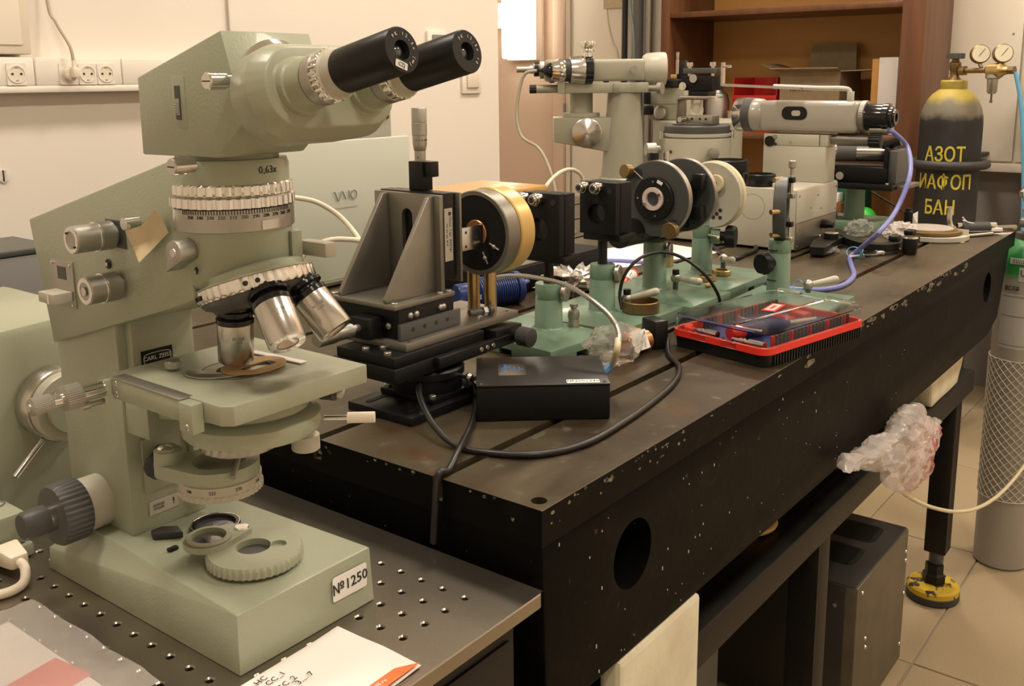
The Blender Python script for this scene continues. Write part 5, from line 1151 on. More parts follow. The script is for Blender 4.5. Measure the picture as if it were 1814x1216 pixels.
def collar_screw(cl, cx, cy, r, z, d=(.25, -1, 0)):
    d = V(d).normalized(); p = V((cx, cy, z))+d*(r*.95)
    b = NB(); lathe(b, p, d, [(0, .005), (.004, .005), (.004, .0125), (.0085, .0125), (.0095, .0115), (.0095, .003), (.008, .003), (.008, 0)], 26); obj('clamp_screw', b, 'satin_dull', cl)
def handle(par, p, q, black_top=True):
    p = V(p); q = V(q)
    b = NB(); cyl(b, (p.x, p.y, ZT+.0203), (p.x, p.y, p.z), .0045, n=14); s = obj('clamp_stud', b, 'graphite', par)
    b = NB(); ball(b, p, .0085, n=18); obj('boss', b, 'satin_dull', s)
    b = NB(); cyl(b, p, q, .0036, .0062, 16, ); ball(b, q, .0060, n=12); obj('lever', b, 'enamel_cream', s)
    if black_top:
        b = NB(); cyl(b, p+V((0, 0, .006)), p+V((0, 0, .014)), .0058, n=12); obj('nut', b, 'black', s)
tA, cA = carriage(.988, 1.115, .698, .862, 1.078, .782, .0195, .9490, 'green carriage nearest the stage stack, carrying a black square mount', radians(-6))
collar_screw(cA, 1.078, .782, .0195, .9365)
b = NB(); cyl(b, (1.114-.006, .760, ZT+.0203), (1.108, .760, ZT+.030), .0085, .0075, 18); lathe(b, (1.108, .760, ZT+.030), (0, 0, 1), [(0, .0075), (.004, .0088), (.012, .0075), (.014, .004), (.016, .004), (.018, .006), (.022, .006), (.022, 0)], 20); obj('clamp_knob', b, 'satin_dull', tA)
tB, cB = carriage(1.120, 1.302, .690, .860, 1.208, .777, .0195, .9560, 'green carriage with black square mount, second along the row from the stage stack')
collar_screw(cB, 1.208, .777, .0195, .9435)
handle(tB, (1.232, .748, .902), atz(1162, 517, .914))
tC, cC = carriage(1.304, 1.440, .678, .862, 1.392, .793, .0195, .9640, 'green carriage carrying the black tube with two dark discs')
collar_screw(cC, 1.392, .793, .0195, .950)
handle(tC, (1.408, .762, .902), atz(1238, 499, .918))
tD, cD = carriage(1.442, 1.640, .688, .866, 1.566, .796, .0185, .9680, 'green carriage with black star knob under the grey disc')
handle(tD, (1.600, .770, .905), atz(1297, 461, .920), False)
tE, cE = carriage(1.389, 1.560, .516, .674, 1.510, .627, .0185, .9660, 'green carriage near the table edge, carrying an upright black ring', radians(2), .011)
handle(tE, (1.505, .574, .897), atz(1480, 495, .905), False)
for z in (.905, .955):
    b = NB(); box(b, (1.510-.0175-.002, .627-.004, z-.006), (1.510-.0175+.002, .627+.012, z-.0044)); obj('slit', b, 'ink', tE)
# black square mirror mounts on posts
def square_mount(x0, x1, y0, y1, z0, z1, cx, cy, zp, label, rap):
    t = thing('mirror_mount', label, 'mount', (cx, cy, zp), group='black square mounts')
    b = NB(); cyl(b, (cx, cy, zp+.0003), (cx, cy, z0-.0102), .0072, n=24); obj('post', b, 'black', t)
    b = NB(); box(b, (x0+.004, y0-.006, z0-.010), (x1+.006, y1-.004, z0-.0005), .0008); obj('shelf', b, 'anodised', t)
    b = NB(); box(b, (x0, y0, z0), (x0+.013, y1, z1), .0008); fr = obj('front_plate', b, 'black_matt', t)
    c = V((x0, (y0+y1)/2+.002, (z0+z1)/2-.008))
    d = NB(); cyl(d, c-V((.01, 0, 0)), c+V((.02, 0, 0)), rap, n=40); carve(fr, d)
    b = NB(); box(b, (x0+.0135, y0-.0005, z0+.001), (x1, y1-.001, z1-.001), .0008); bk = obj('back_plate', b, 'black_matt', t)
    b = NB(); cyl(b, c+V((.0128, 0, 0)), c+V((.0134, 0, 0)), rap*.99, n=36); obj('mirror', b, 'lens', bk)
    for k, y in enumerate((y1-.012, y1-.036)):
        p = V((x0, y, z1-.0075))
        b = NB(); lathe(b, p, (-1, 0, 0), [(0, .0068), (.008, .0068), (.009, .0085), (.014, .0085), (.0145, .0078), (.018, .0078), (.0185, .0062), (.0215, .0058), (.0215, 0)], 26); kb = obj('adjuster', b, 'satin', t)
        b = NB(); cyl(b, p+V((-.0216, 0, 0)), p+V((-.0219, 0, 0)), .0042, n=6); obj('hex_socket', b, 'ink', kb)
    b = NB(); cyl(b, (x0, y0+.010, z1-.012), (x0-.0006, y0+.010, z1-.012), .0045, n=16); obj('empty_hole', b, 'ink', fr)
    return t
square_mount(1.055, 1.092, .748, .814, .9915, 1.0765, 1.078, .782, .9490, 'black square mount with two silver adjusters, on the post nearest the ring holder', .0165)
square_mount(1.190, 1.234, .744, .806, 1.0030, 1.0795, 1.208, .777, .9560, 'black square mount with two silver adjusters, beside the big dark discs', .0150)
# rotary discs on the black tube
t = thing('disc_assembly', 'pair of large dark graduated discs on a black tube', 'disc mount', (1.392, .793, .9640))
ta, tb_ = V((1.262, .806, .972)), V((1.500, .806, .972))
ta = V((1.288, .800, .9865)); tb_ = V((1.492, .800, .9865))
b = NB(); cyl(b, ta, tb_, .0215, n=40, bev=.001); tub = obj('tube', b, 'black', t)
for x in (1.33, 1.36, 1.43): 
    b = NB(); cyl(b, (x, .7800, .980), (x, .7785, .9795), .0025, n=10); obj('hole', b, 'ink', tub)
for u, v, x in ((1178, 428, 1.385), (1218, 415, 1.455)):
    p = V((x, .779, .992))
    b = NB(); cyl(b, p, p+V((0, -.022, 0)), .0030, n=14); cyl(b, p+V((0, -.022, 0)), p+V((0, -.032, 0)), .0052, n=18); obj('clamp_bolt', b, 'chrome', tub)
def big_disc(u, v, x, r, th, m, name='disc'):
    c = atx(u, v, x)
    b = NB(); annulus(b, c, (1, 0, 0), r*.42, r, th, 72, .0010); return obj(name, b, m, t), c
d1, c1 = big_disc(1160, 352, 1.335, .0590, .013, 'dark_grey')
b = NB(); annulus(b, c1+V((.0008, 0, 0)), (1, 0, 0), .0588, .0596, .0115, 72); obj('bright_edge', b, 'satin_dull', d1)
b = NB(); annulus(b, c1-V((.006, 0, 0)), (1, 0, 0), .020, .0345, .008, 56, .0012); obj('inner_ring', b, 'black', d1)
b = NB(); annulus(b, c1-V((.0085, 0, 0)), (1, 0, 0), .0115, .0185, .006, 48, .0008); pr_ = obj('lens_ring', b, 'pink_ring', d1)
b = NB(); cyl(b, c1-V((.003, 0, 0)), c1-V((.002, 0, 0)), .0118, n=30); obj('lens', b, 'lens', d1)
for a in (radians(30), radians(215)):
    p = c1+V((-.0086, -.0150*cos(a), .0150*sin(a))); b = NB(); cyl(b, p, p-V((.004, 0, 0)), .0022, n=12); obj('pin', b, 'satin', d1)
for a in (radians(0), radians(180), radians(90), radians(-80)):
    p = c1+V((-.0061, -.027*cos(a), .027*sin(a))); b = NB(); cyl(b, p, p-V((.001, 0, 0)), .0018, n=10); obj('screw', b, 'satin', d1)
b = NB(); plate(b, c1+V((-.0066, -.012, .0262)), (0, -.9, -.42), (0, -.42, .9), .010, .005, .0004); obj('tag', b, 'sticker', d1)
for a, s_ in ((radians(130), 1), (radians(-50), -1)):
    d = V((0, -cos(a), sin(a))); p = c1+d*.050-V((.001, 0, 0))
    b = NB(); cyl(b, p+V((.001, 0, 0)), p-V((.0006, 0, 0)), .0085, n=24); cut = obj('cutout', b, 'ink', d1)
    b = NB(); tube(b, [p-d*.011-V((.0015, .004*s_, 0)), p+d*.011-V((.0015, -.004*s_, 0))], .0010, 5, 1); obj('wire', b, 'satin', cut)
b = NB(); p = c1+V((-.002, -.036, -.046)); lathe(b, p, (-1, 0, 0), [(0, .006), (.006, .006), (.006, .0130), (.016, .0130), (.017, .0120), (.017, 0)], 32); obj('knob', b, 'bronze', d1)
b = NB(); p = c1+V((.004, .046, .040)); lathe(b, p, (-1, .2, .1), [(0, .006), (.004, .006), (.004, .0110), (.016, .0110), (.017, .0100), (.017, 0)], 28); obj('knob', b, 'bronze', d1)
d2, c2 = big_disc(1207, 346, 1.428, .0600, .012, 'dark_grey')
b = NB(); annulus(b, c2+V((.0008, 0, 0)), (1, 0, 0), .0598, .0606, .0105, 72); obj('bright_edge', b, 'satin_dull', d2)
b = NB(); cyl(b, c1+V((.0132, 0, 0)), c2-V((.0002, 0, 0)), .0290, n=48); obj('sleeve', b, 'black', t)
for a in (radians(35), radians(-35)):
    d = V((0, -cos(a), sin(a))); p = c2+d*.044-V((.009, 0, 0)); b = NB(); box(b, p-V((.009, .010, .013)), p+V((.0085, .010, .013)), .003); obj('clamp_block', b, 'black', d2)
b = NB(); p = c1+V((.030, -.002, .0605)); cyl(b, p-V((0, 0, .03)), p+V((0, 0, .012)), .0052, n=18); obj('top_pin', b, 'satin', t)
b = NB(); p = c1+V((.016, .012, .060)); lathe(b, p-V((0, 0, .012)), (0, 0, 1), [(0, .006), (.016, .008), (.022, .008), (.022, 0)], 18); obj('top_knob', b, 'black', t)
b = NB(); box(b, (c1.x+.001, c1.y-.012, 1.0078-.001), (c2.x+.011, c1.y+.012, 1.0005), .001); obj('saddle', b, 'black', t)
b = NB(); box(b, (c1.x+.0132, c1.y-.012, 0.985), (c2.x-.0002, c1.y+.012, 1.02), .001); obj('saddle', b, 'black', t)
# grey disc on carriage D
t = thing('grey_disc', 'pale grey round plate with ivory knob on the green clamp post', 'disc mount', (1.566, .796, .9680))
c3 = atx(1258, 346, 1.560)
b = NB(); annulus(b, c3, (1, 0, 0), .012, .0580, .010, 72, .0012); g3 = obj('plate', b, 'enamel_cream', t)
b = NB(); annulus(b, c3+V((.0102, 0, 0)), (1, 0, 0), .020, .0595, .012, 72, .0015); obj('back_ring', b, 'ivory', t)
p = c3+V((-.001, -.012, .022)); b = NB(); lathe(b, p, (-1, 0, 0), [(0, .0155), (.006, .0155), (.007, .0145), (.007, 0)], 32); iv = obj('ivory_knob', b, 'ivory', t)
b = NB(); cyl(b, p-V((.0071, 0, 0)), p-V((.0085, 0, 0)), .0045, n=16); obj('knob_hole', b, 'ink', iv)
p = c3+V((-.001, .016, .034)); b = NB(); cyl(b, p, p-V((.008, 0, 0)), .0110, n=28, bev=.001); obj('bronze_knob', b, 'bronze', t)
p = c3+V((-.0011, .004, -.004)); b = NB(); annulus(b, p, (-1, 0, 0), .010, .019, .010, 40, .001); obj('hub', b, 'rubber', t)
for dy, dz in ((0, 0), (.0065, .0065), (-.0065, .0065), (.0065, -.0065), (-.0065, -.0065)):
    p = c3+V((-.0004, -.014+dy, -.032+dz)); b = NB(); cyl(b, p, p-V((.0004, 0, 0)), .0036, n=14); obj('hole', b, 'rubber', g3)
b = NB(); cyl(b, (1.566, .796, .9683), (1.566, .796, c3.z-.050), .0085, n=20); obj('stem', b, 'satin_dull', t)
b = NB(); lathe(b, (1.566, .796, .9683), (0, 0, 1), [(0, .0165), (.001, .0175), (.012, .0175), (.014, .0160), (.014, .009)], 36); obj('collar', b, 'teal', t)
b = NB(); cyl(b, (1.566, .7785, .950), (1.572, .764, .950), .0130, n=30); st_ = obj('clamp_ear', b, 'green', tD)
b = NB(); d = V((.25, -1, 0)).normalized(); lathe(b, V((1.571, .765, .950)), d, [(0, .009), (.012, .009), (.012, .018), (.015, .0205), (.026, .0205), (.029, .018), (.029, 0)], kn=(3, 4, 7, .003)); obj('star_knob', b, 'black_matt', st_)
b = NB(); cyl(b, (1.556, .778, .953), (1.546, .755, .953), .0028, n=12); obj('clamp_bolt', b, 'chrome', st_)
# upright black ring on carriage E
t = thing('ring_mount', 'black upright ring mount with brass screws on the green carriage', 'ring mount', (1.510, .627, .9660))
rc = V((1.510, .627, 1.0178)); ax_ = V((.34, -1, 0)).normalized(); sd = V((1, .34, 0)).normalized()
b = NB(); annulus(b, rc-ax_*.010, ax_, .0415, .0512, .020, 64, .0012); rg = obj('ring', b, 'dark_grey', t)
b = NB(); annulus(b, rc-ax_*.004, ax_, .034, .0403, .008, 56, .0006); obj('inner_cell', b, 'black', t)
for z in (.050, -.012, -.045):
    p = rc-sd*.010+V((0, 0, z))*.9-ax_*.008
for z, L in ((.047, .020), (.0, .026), (-.040, .018)):
    p = rc+V((0, 0, z))-sd*math.sqrt(max(0, .0475**2-z*z))
    b = NB(); cyl(b, p, p-sd*.012-ax_*.012, .0042, n=16); obj('screw', b, 'brass', t)
for z0 in (.020, -.052):
    p = rc+ax_*.014+V((0, 0, z0))
    b = NB(); box(b, p-V((.006, .006, .004)), p+V((.006, .006, .004)), .001); ar = obj('arm_block', b, 'satin_dull', t)
    b = NB(); cyl(b, p, p+V((0, 0, .036)), .0022, n=12); cyl(b, p+V((.006, 0, 0)), p+V((.006, 0, .028)), .0012, n=8); obj('guide_rod', b, 'satin', ar)
    b = NB(); box(b, p+V((-.005, -.005, .021)), p+V((.006, .006, .030)), .001); obj('nut_block', b, 'black', ar)
    if z0 > 0:
        b = NB(); lathe(b, p+V((0, 0, .034)), (0, 0, 1), [(0, .003), (.010, .003), (.012, .0060), (.022, .0060), (.023, .005), (.023, 0)], 20); obj('thumb_screw', b, 'satin_dull', ar)
b = NB(); d = (sd*-1+ax_*.25).normalized(); lathe(b, rc-sd*.0+V((-.018, .004, -.088))*1, V((-1, .35, 0)).normalized(), [(0, .008), (.012, .008), (.012, .016), (.015, .0185), (.024, .0185), (.027, .016), (.027, 0)], kn=(3, 4, 7, .0028)); obj('star_knob', b, 'black_matt', tE)

# ================================================================ GONIOMETER WITH COLLIMATOR
t = thing('goniometer', 'grey goniometer with boxy base, round stage and long collimator', 'goniometer', (2.06, .95, ZT))
b = NB(); box(b, (1.940, .776, ZT+.0060), (2.180, 1.150, .9960), .0020); gb = obj('base_box', b, 'enamel_cream', t)
for x in (1.965, 2.155):
    for y in (.80, 1.12):
        b = NB(); cyl(b, (x, y, ZT+.0003), (x, y, ZT+.0058), .014, n=16); obj('foot', b, 'rubber', t)
b = NB(); box(b, (1.944, .7735, .868), (2.176, .7758, .924), .0006); lpn = obj('lower_panel', b, 'alu', t)
b = NB(); box(b, (1.944, .7735, .926), (2.176, .7758, .9935), .0006); obj('upper_panel', b, 'enamel_cream', t)
b = NB(); lathe(b, (2.090, .7733, .908), (0, -1, 0), [(0, .010), (.012, .010), (.013, .0085), (.026, .0078), (.027, .006), (.027, 0)], 8); obj('panel_knob', b, 'black', t)
b = NB(); cyl(b, (2.060, .7733, .884), (2.058, .764, .887), .0025, n=10); obj('panel_switch', b, 'chrome', t)
b = NB(); cyl(b, (2.1802, .80, .915), (2.200, .80, .915), .022, n=24); obj('side_knob', b, 'black', t)
for x, z in ((1.955, .982), (2.165, .984), (2.06, .975), (2.08, .945), (2.02, .952), (2.165, .935), (1.955, .875)): inst('screw', bs, t, (x, .7732, z))
b = NB(); annulus(b, (1.9398, .870, .955), (-1, 0, 0), .027, .0275, .0003, 40); obj('cover_line', b, 'dark_grey', t)
b = NB(); box(b, (2.098, .776, .9962), (2.160, .920, 1.075), .0015); hs = obj('collimator_stand', b, 'enamel_cream', t)
b = NB(); box(b, (2.098, .792, 1.0752), (2.160, .920, 1.1010), .0015); obj('stand_head', b, 'enamel_cream', hs)
for y, z, r_, m in ((.905, 1.084, .0118, 'black'), (.893, 1.094, .005, 'satin_dull'), (.891, 1.078, .003, 'ink'), (.857, 1.083, .0028, 'satin')):
    b = NB(); cyl(b, (2.0978, y, z), (2.0955, y, z), r_, n=20); obj('stand_knob' if r_ > .01 else 'screw', b, m, hs)
b = NB(); box(b, (2.100, .772, 1.0760), (2.150, .7905, 1.1010), .001); cb = obj('clamp_block', b, 'enamel_cream', hs)
b = NB(); cyl(b, (2.120, .772, 1.090), (2.120, .758, 1.092), .010, n=20); cyl(b, (2.120, .758, 1.0905), (2.120, .690, 1.0905), .0135, .0125, 24); fs = obj('fine_screw', b, 'alu', t)
b = NB(); knurl(b, (2.120, .690, 1.0905), (2.120, .665, 1.0905), .0150, 12, .0016); obj('fine_knob', b, 'black', fs)
TXc, TZc = 2.130, 1.1400
b = NB(); box(b, (TXc-.0335, .712, 1.1055), (TXc+.0335, .935, 1.1740), .012, 4); ct = obj('collimator_tube', b, 'collimator', t)
b = NB(); plate(b, (TXc-.0336, .850, 1.1470), (0, -1, 0), (0, 0, 1), .058, .029, .0012, .0135, 6); wd = obj('window', b, 'black', ct)
b = NB(); plate(b, (TXc-.0350, .846, 1.1470), (0, -1, 0), (0, 0, 1), .020, .012, .0008, .005); obj('window_glass', b, 'enamel_cream', wd)
b = NB(); lathe(b, (TXc, .930, TZc+.001), (0, 1, 0), [(0, .030), (.008, .036), (.026, .0375), (.028, .0375)], 56); obj('front_neck', b, 'collimator', ct)
b = NB(); lathe(b, (TXc, .957, TZc+.001), (0, 1, 0), [(0, .0385), (.020, .0385), (.021, .0375)], 56); obj('dark_band', b, 'graphite', ct)
b = NB(); lathe(b, (TXc, .9772, TZc+.001), (0, 1, 0), [(0, .0392), (.019, .0392), (.021, .038), (.0215, .030), (.018, .030)], 56); obj('lens_rim', b, 'satin', ct)
b = NB(); cyl(b, (TXc, .990, TZc+.001), (TXc, .991, TZc+.001), .031, n=40); obj('objective_lens', b, 'lens', ct)
b = NB(); knurl(b, (TXc, .7115, TZc), (TXc, .700, TZc), .0345, 60, .0006); obj('rear_ring', b, 'alu', ct)
b = NB(); lathe(b, (TXc, .700, TZc), (0, -1, 0), [(0, .030), (.004, .028), (.034, .027), (.036, .029), (.046, .029), (.048, .022), (.054, .022), (.056, .017), (.060, .017), (.060, .009), (.056, .009), (.056, 0)], 44); obj('camera_head', b, 'black_gloss', ct)
b = NB(); cyl(b, (2.122, .652, 1.112), (2.122, .690, 1.112), .009, n=16); obj('connector', b, 'alu', ct)
# round stage
SC = V((2.060, 1.068, 0))
b = NB(); lathe(b, (SC.x, SC.y, .9962), (0, 0, 1), [(0, .0770), (.002, .0790), (.040, .0785), (.0405, .0765), (.0415, .0765), (.042, .0780), (.092, .0775), (.094, .0750)], 64); dr_ = obj('stage_drum', b, 'enamel_cream', t)
b = NB(); lathe(b, (SC.x, SC.y, 1.0900), (0, 0, 1), [(0, .070), (.003, .070), (.0032, .0775), (.010, .0785), (.0105, .0760)], 64); obj('tilt_plate', b, 'enamel_cream', dr_)
b = NB(); lathe(b, (SC.x, SC.y, 1.1004), (0, 0, 1), [(0, .0740), (.002, .0755), (.016, .0755), (.018, .0735), (.0185, 0)], 64); obj('table_disc', b, 'graphite', dr_)
for dx, dy, z in ((-.060, .058, 1.098), (.045, -.066, 1.098)):
    b = NB(); cyl(b, (SC.x+dx, SC.y+dy, z-.010), (SC.x+dx, SC.y+dy, z+.008), .0058, n=16); obj('levelling_screw', b, 'satin', dr_)
b = NB(); p = V((SC.x-.05, SC.y+.068, 1.063)); d = V((-.55, .5, 0)).normalized(); lathe(b, p, d, [(0, .008), (.012, .008), (.012, .0155), (.034, .0150), (.035, .014), (.035, 0)], 32); obj('drum_knob', b, 'satin_dull', dr_)
b = NB(); p = V((SC.x-.052, SC.y-.064, 1.060)); d = V((-.8, -.75, 0)).normalized(); lathe(b, p, d, [(0, .008), (.010, .008), (.010, .0125), (.024, .0120), (.025, 0)], 26); obj('drum_knob', b, 'satin_dull', dr_)
b = NB(); p = V((SC.x-.076, SC.y+.026, 1.060)); cyl(b, p, p-V((.0025, 0, 0)), .0035, n=12); obj('lock_hole', b, 'ink', dr_)
b = NB(); p = V((SC.x-.060, SC.y+.060, 1.024)); cyl(b, p, p+V((-.03, .02, 0)), .009, n=20); obj('black_screw', b, 'black', dr_)
b = NB(); p = V((SC.x-.075, SC.y+.045, 1.020)); cyl(b, p-V((0, 0, .01)), p+V((0, 0, .013)), .008, n=18); obj('bright_pin', b, 'chrome', dr_)
# black lens hood and flat black lens cap on the base box
b = NB(); lathe(b, (1.988, .952, .9964), (0, 0, 1), [(0, .036), (.022, .036), (.026, .044), (.050, .044), (.052, .042), (.052, .036), (.020, .030), (.020, 0)], 48); single('lens_hood', b, 'black', 'tall black lens hood standing on the goniometer base', 'lens hood')
b = NB(); lathe(b, (1.978, .872, .9964), (0, 0, 1), [(0, .030), (.004, .033), (.024, .033), (.026, .031), (.026, .027), (.006, .026), (.006, 0)], 48); single('lens_cap', b, 'black', 'flat black lens cap lying on the goniometer base', 'dish')
b = NB(); box(b, (1.955, .810, .9964), (1.985, .834, 1.006), .001); single('ivory_block', b, 'ivory', 'small ivory block beside the flat black lens cap', 'block')
# crystal holder on the round stage
t = thing('crystal_holder', 'small metal clamp stand with black head on the round stage', 'holder', (SC.x, SC.y, 1.119))
zc = 1.1190
b = NB(); box(b, (SC.x-.030, SC.y-.045, zc), (SC.x+.030, SC.y+.050, zc+0.0030), .0008, rz=.2); obj('foot_plate', b, 'alu', t)
b = NB(); box(b, (SC.x-.022, SC.y+.040, zc+0.0030), (SC.x+.022, SC.y+.043, zc+0.0600), .0006); box(b, (SC.x-.022, SC.y-.016, zc+0.0570), (SC.x+.022, SC.y+.0398, zc+0.0600), .0006); obj('bent_bracket', b, 'alu', t)
b = NB(); box(b, (SC.x-.026, SC.y-.050, zc+0.0030), (SC.x+.012, SC.y+.015, zc+0.0220), .001); vb = obj('clamp_block', b, 'satin_dull', t)
for y in (-.035, -.020, .0):
    b = NB(); cyl(b, (SC.x-.026, SC.y+y, zc+0.0140), (SC.x-.0266, SC.y+y, zc+0.0140), .003, n=12); obj('hole', b, 'ink', vb)
b = NB(); cyl(b, (SC.x-.027, SC.y+.018, zc+0.0130), (SC.x-.044, SC.y+.022, zc+0.0130), .0065, n=16); obj('thumb_screw', b, 'satin', vb)
b = NB(); box(b, (SC.x-.004, SC.y-.012, zc+0.0220), (SC.x+.004, SC.y-.008, zc+0.0570), .0005); box(b, (SC.x-.004, SC.y+.012, zc+0.0220), (SC.x+.004, SC.y+.016, zc+0.0570), .0005); obj('upright', b, 'socket_white', t)
b = NB(); annulus(b, (SC.x-.003, SC.y+.002, zc+0.0330), (1, 0, 0), .011, .016, .006, 32); obj('crystal_ring', b, 'socket_white', t)
b = NB(); box(b, (SC.x-.032, SC.y-.050, zc+0.0602), (SC.x+.028, SC.y+.030, zc+0.0660), .0008); obj('top_plate', b, 'satin', t)
b = NB(); box(b, (SC.x-.025, SC.y-.036, zc+0.0662), (SC.x+.020, SC.y+.012, zc+0.0780), .001); obj('lower_head', b, 'black', t)
b = NB(); box(b, (SC.x-.030, SC.y-.050, zc+0.0782), (SC.x+.026, SC.y+.028, zc+0.1100), .0015); bh = obj('black_head', b, 'black_matt', t)
b = NB(); cyl(b, (SC.x-.0302, SC.y-.006, zc+0.1050), (SC.x-.037, SC.y-.006, zc+0.1050), .0095, n=24); obj('dial', b, 'satin', bh)
b = NB(); cyl(b, (SC.x-.0302, SC.y+.020, zc+0.0880), (SC.x-.038, SC.y+.020, zc+0.0880), .0090, n=24); cyl(b, (SC.x-.038, SC.y+.020, zc+0.0880), (SC.x-.0395, SC.y+.020, zc+0.0880), .005, n=6); obj('screw', b, 'chrome', bh)
b = NB(); box(b, (SC.x-.026, SC.y-.052, zc+0.1160), (SC.x+.022, SC.y+.026, zc+0.1280), .001); tb2 = obj('top_bar', b, 'graphite', t)
for y in (.016, -.042):
    b = NB(); cyl(b, (SC.x-.012, SC.y+y, zc+0.1102), (SC.x-.012, SC.y+y, zc+0.1380), .0040, n=14); cyl(b, (SC.x-.012, SC.y+y, zc+0.1320), (SC.x-.012, SC.y+y, zc+0.1410), .0070, n=16); obj('bolt', b, 'satin', tb2)
t2 = thing('angle_rod', 'bent steel strip reaching from the small clamp stand over the collimator', 'rod', (SC.x, SC.y-.06, 1.2))
b = NB(); ya = SC.y-.058; prism(b, [(SC.x-.004, ya, zc+0.1400), (SC.x-.004, ya-.005, zc+0.1400), (SC.x-.004, ya-.005, zc+0.0930), (SC.x+.03, ya-.175, zc+.084), (SC.x+.03, ya-.175, zc+.079), (SC.x-.004, ya-.003, zc+.087), (SC.x-.004, ya, zc+0.0890)], (.012, 0, 0)); obj('strip', b, 'satin', t2)
b = NB(); tube(b, [(SC.x+.034, ya-.11, zc+.086), (SC.x+.05, ya-.20, zc+.082), (SC.x+.056, ya-.258, zc+.081), (SC.x+.058, ya-.272, zc+.076), (SC.x+.058, ya-.275, zc+.061)], .0052, 8, 6); obj('bent_bar', b, 'enamel_cream', t2)
b = NB(); box(b, (SC.x+.0515, ya-.281, zc+.0556), (SC.x+.0645, ya-.269, zc+.075), .001); obj('end_block', b, 'enamel_cream', t2)
b = NB(); cyl(b, (SC.x, ya-.005, zc+0.1310), (SC.x+.002, ya-.022, zc+0.1310), .0030, n=12); obj('screw', b, 'chrome', t2)

# ================================================================ TELESCOPE ON CONICAL COLUMN
t = thing('telescope_stand', 'grey-green autocollimating telescope on a conical column', 'telescope', (2.20, 1.353, ZT))
TXX, TYY = 2.20, 1.353
b = NB(); lathe(b, (TXX, TYY, ZT+.0003), (0, 0, 1), [(0, .085), (.055, .085), (.058, .082), (.058, 0)], 48); obj('pedestal', b, 'enamel_grey', t)
b = NB(); lathe(b, (TXX, TYY, ZT+.0585), (0, 0, 1), [(0, .064), (.046, .064), (.049, .061), (.049, 0)], 48); obj('flange', b, 'enamel_grey', t)
b = NB(); lathe(b, (TXX, TYY, .9715), (0, 0, 1), [(0, .0575), (.02, .0555), (.21, .0425), (.217, .0425)], 56); obj('column', b, 'enamel_grey', t)
b = NB(); box(b, (TXX-.045, 1.295, 1.1890), (TXX+.045, 1.520, 1.2150), .003); arm2 = obj('arm', b, 'enamel_grey', t)
b = NB(); box(b, (TXX-.050, 1.372, 1.1890), (TXX-.0455, 1.385, 1.2150), .001); obj('arm_joint', b, 'satin_dull', arm2)
b = NB(); box(b, (TXX-.050, 1.508, 1.1880), (TXX+.03, 1.526, 1.2160), .002); cyl(b, (TXX-.01, 1.526, 1.200), (TXX-.01, 1.580, 1.200), .0105, n=22); fx_ = obj('fine_drive', b, 'enamel_grey', arm2)
b = NB(); knurl(b, (TXX-.01, 1.580, 1.200), (TXX-.01, 1.598, 1.200), .0110, 14, .0010); obj('drive_knob', b, 'black', fx_)
b = NB(); cyl(b, (TXX-.035, 1.296, 1.200), (TXX-.05, 1.272, 1.200), .008, n=16); cyl(b, (TXX-.05, 1.272, 1.200), (TXX-.056, 1.262, 1.200), .0155, n=28); obj('clamp_knob', b, 'satin_dull', arm2)
b = NB(); lathe(b, (TXX+.02, 1.462, 1.1895), (0, 0, -1), [(0, .030), (.050, .030), (.052, .0480), (.062, .0490), (.063, 0)], 44); cw = obj('pivot_drum', b, 'enamel_grey', t)
b = NB(); hull(b, [(TXX-.03, 1.535, 1.127), (TXX+.07, 1.535, 1.127), (TXX-.03, 1.38, 1.127), (TXX+.07, 1.38, 1.127), (TXX-.03, 1.535, 1.065), (TXX+.07, 1.535, 1.065), (TXX-.03, 1.38, 1.035), (TXX+.07, 1.38, 1.035)], .003); obj('counterweight', b, 'enamel_grey', t)
b = NB(); lathe(b, (TXX-.031, 1.452, 1.088), (-1, 0, 0), [(0, .038), (.012, .0385), (.014, .036), (.0145, .010), (.0155, .008), (.0155, 0)], 52); obj('disc_knob', b, 'satin', t)
b = NB(); box(b, (TXX-.034, 1.300, 1.2185), (TXX+.034, 1.560, 1.2740), .010, 3); tbody = obj('telescope_body', b, 'enamel_grey', t)
for y in (1.32, 1.40, 1.54):
    b = NB(); box(b, (TXX-.02, y-.006, 1.2152), (TXX+.02, y+.006, 1.2183)); obj('spacer', b, 'dark_grey', tbody)
b = NB(); lathe(b, (TXX, 1.305, 1.2480), (0, -1, 0), [(0, .034), (.010, .040), (.036, .0425), (.054, .0425), (.058, .0405), (.058, .034), (.03, .034), (.03, 0)], 56); obj('objective_barrel', b, 'enamel_cream', tbody)
b = NB(); cyl(b, (TXX-.034, 1.335, 1.247), (TXX-.052, 1.335, 1.247), .0055, n=14); cyl(b, (TXX-.052, 1.335, 1.247), (TXX-.060, 1.335, 1.247), .0095, n=22); obj('focus_knob', b, 'satin_dull', tbody)
b = NB(); lathe(b, (TXX-.035, 1.44, 1.2465), (-.12, 1, 0), [(0, .036), (.020, .036)], 48); ek = obj('eyepiece_collar', b, 'black_gloss', tbody)
ed = V((-.12, 1, 0)).normalized(); E1 = V((TXX-.035, 1.44, 1.2465))
b = NB(); lathe(b, E1+ed*.0201, ed, [(0, .0355), (.003, .0365), (.036, .0330), (.038, .0300)], 48); obj('eyepiece_drum', b, 'satin', ek)
b = NB(); lathe(b, E1+ed*.0578, ed, [(0, .0290), (.012, .0280)], 40); obj('dark_band', b, 'rubber', ek)
b = NB(); lathe(b, E1+ed*.0696, ed, [(0, .0270), (.004, .0290), (.016, .0285), (.022, .0255), (.034, .0230), (.035, .020)], 44); obj('micrometer_barrel', b, 'chrome', ek)
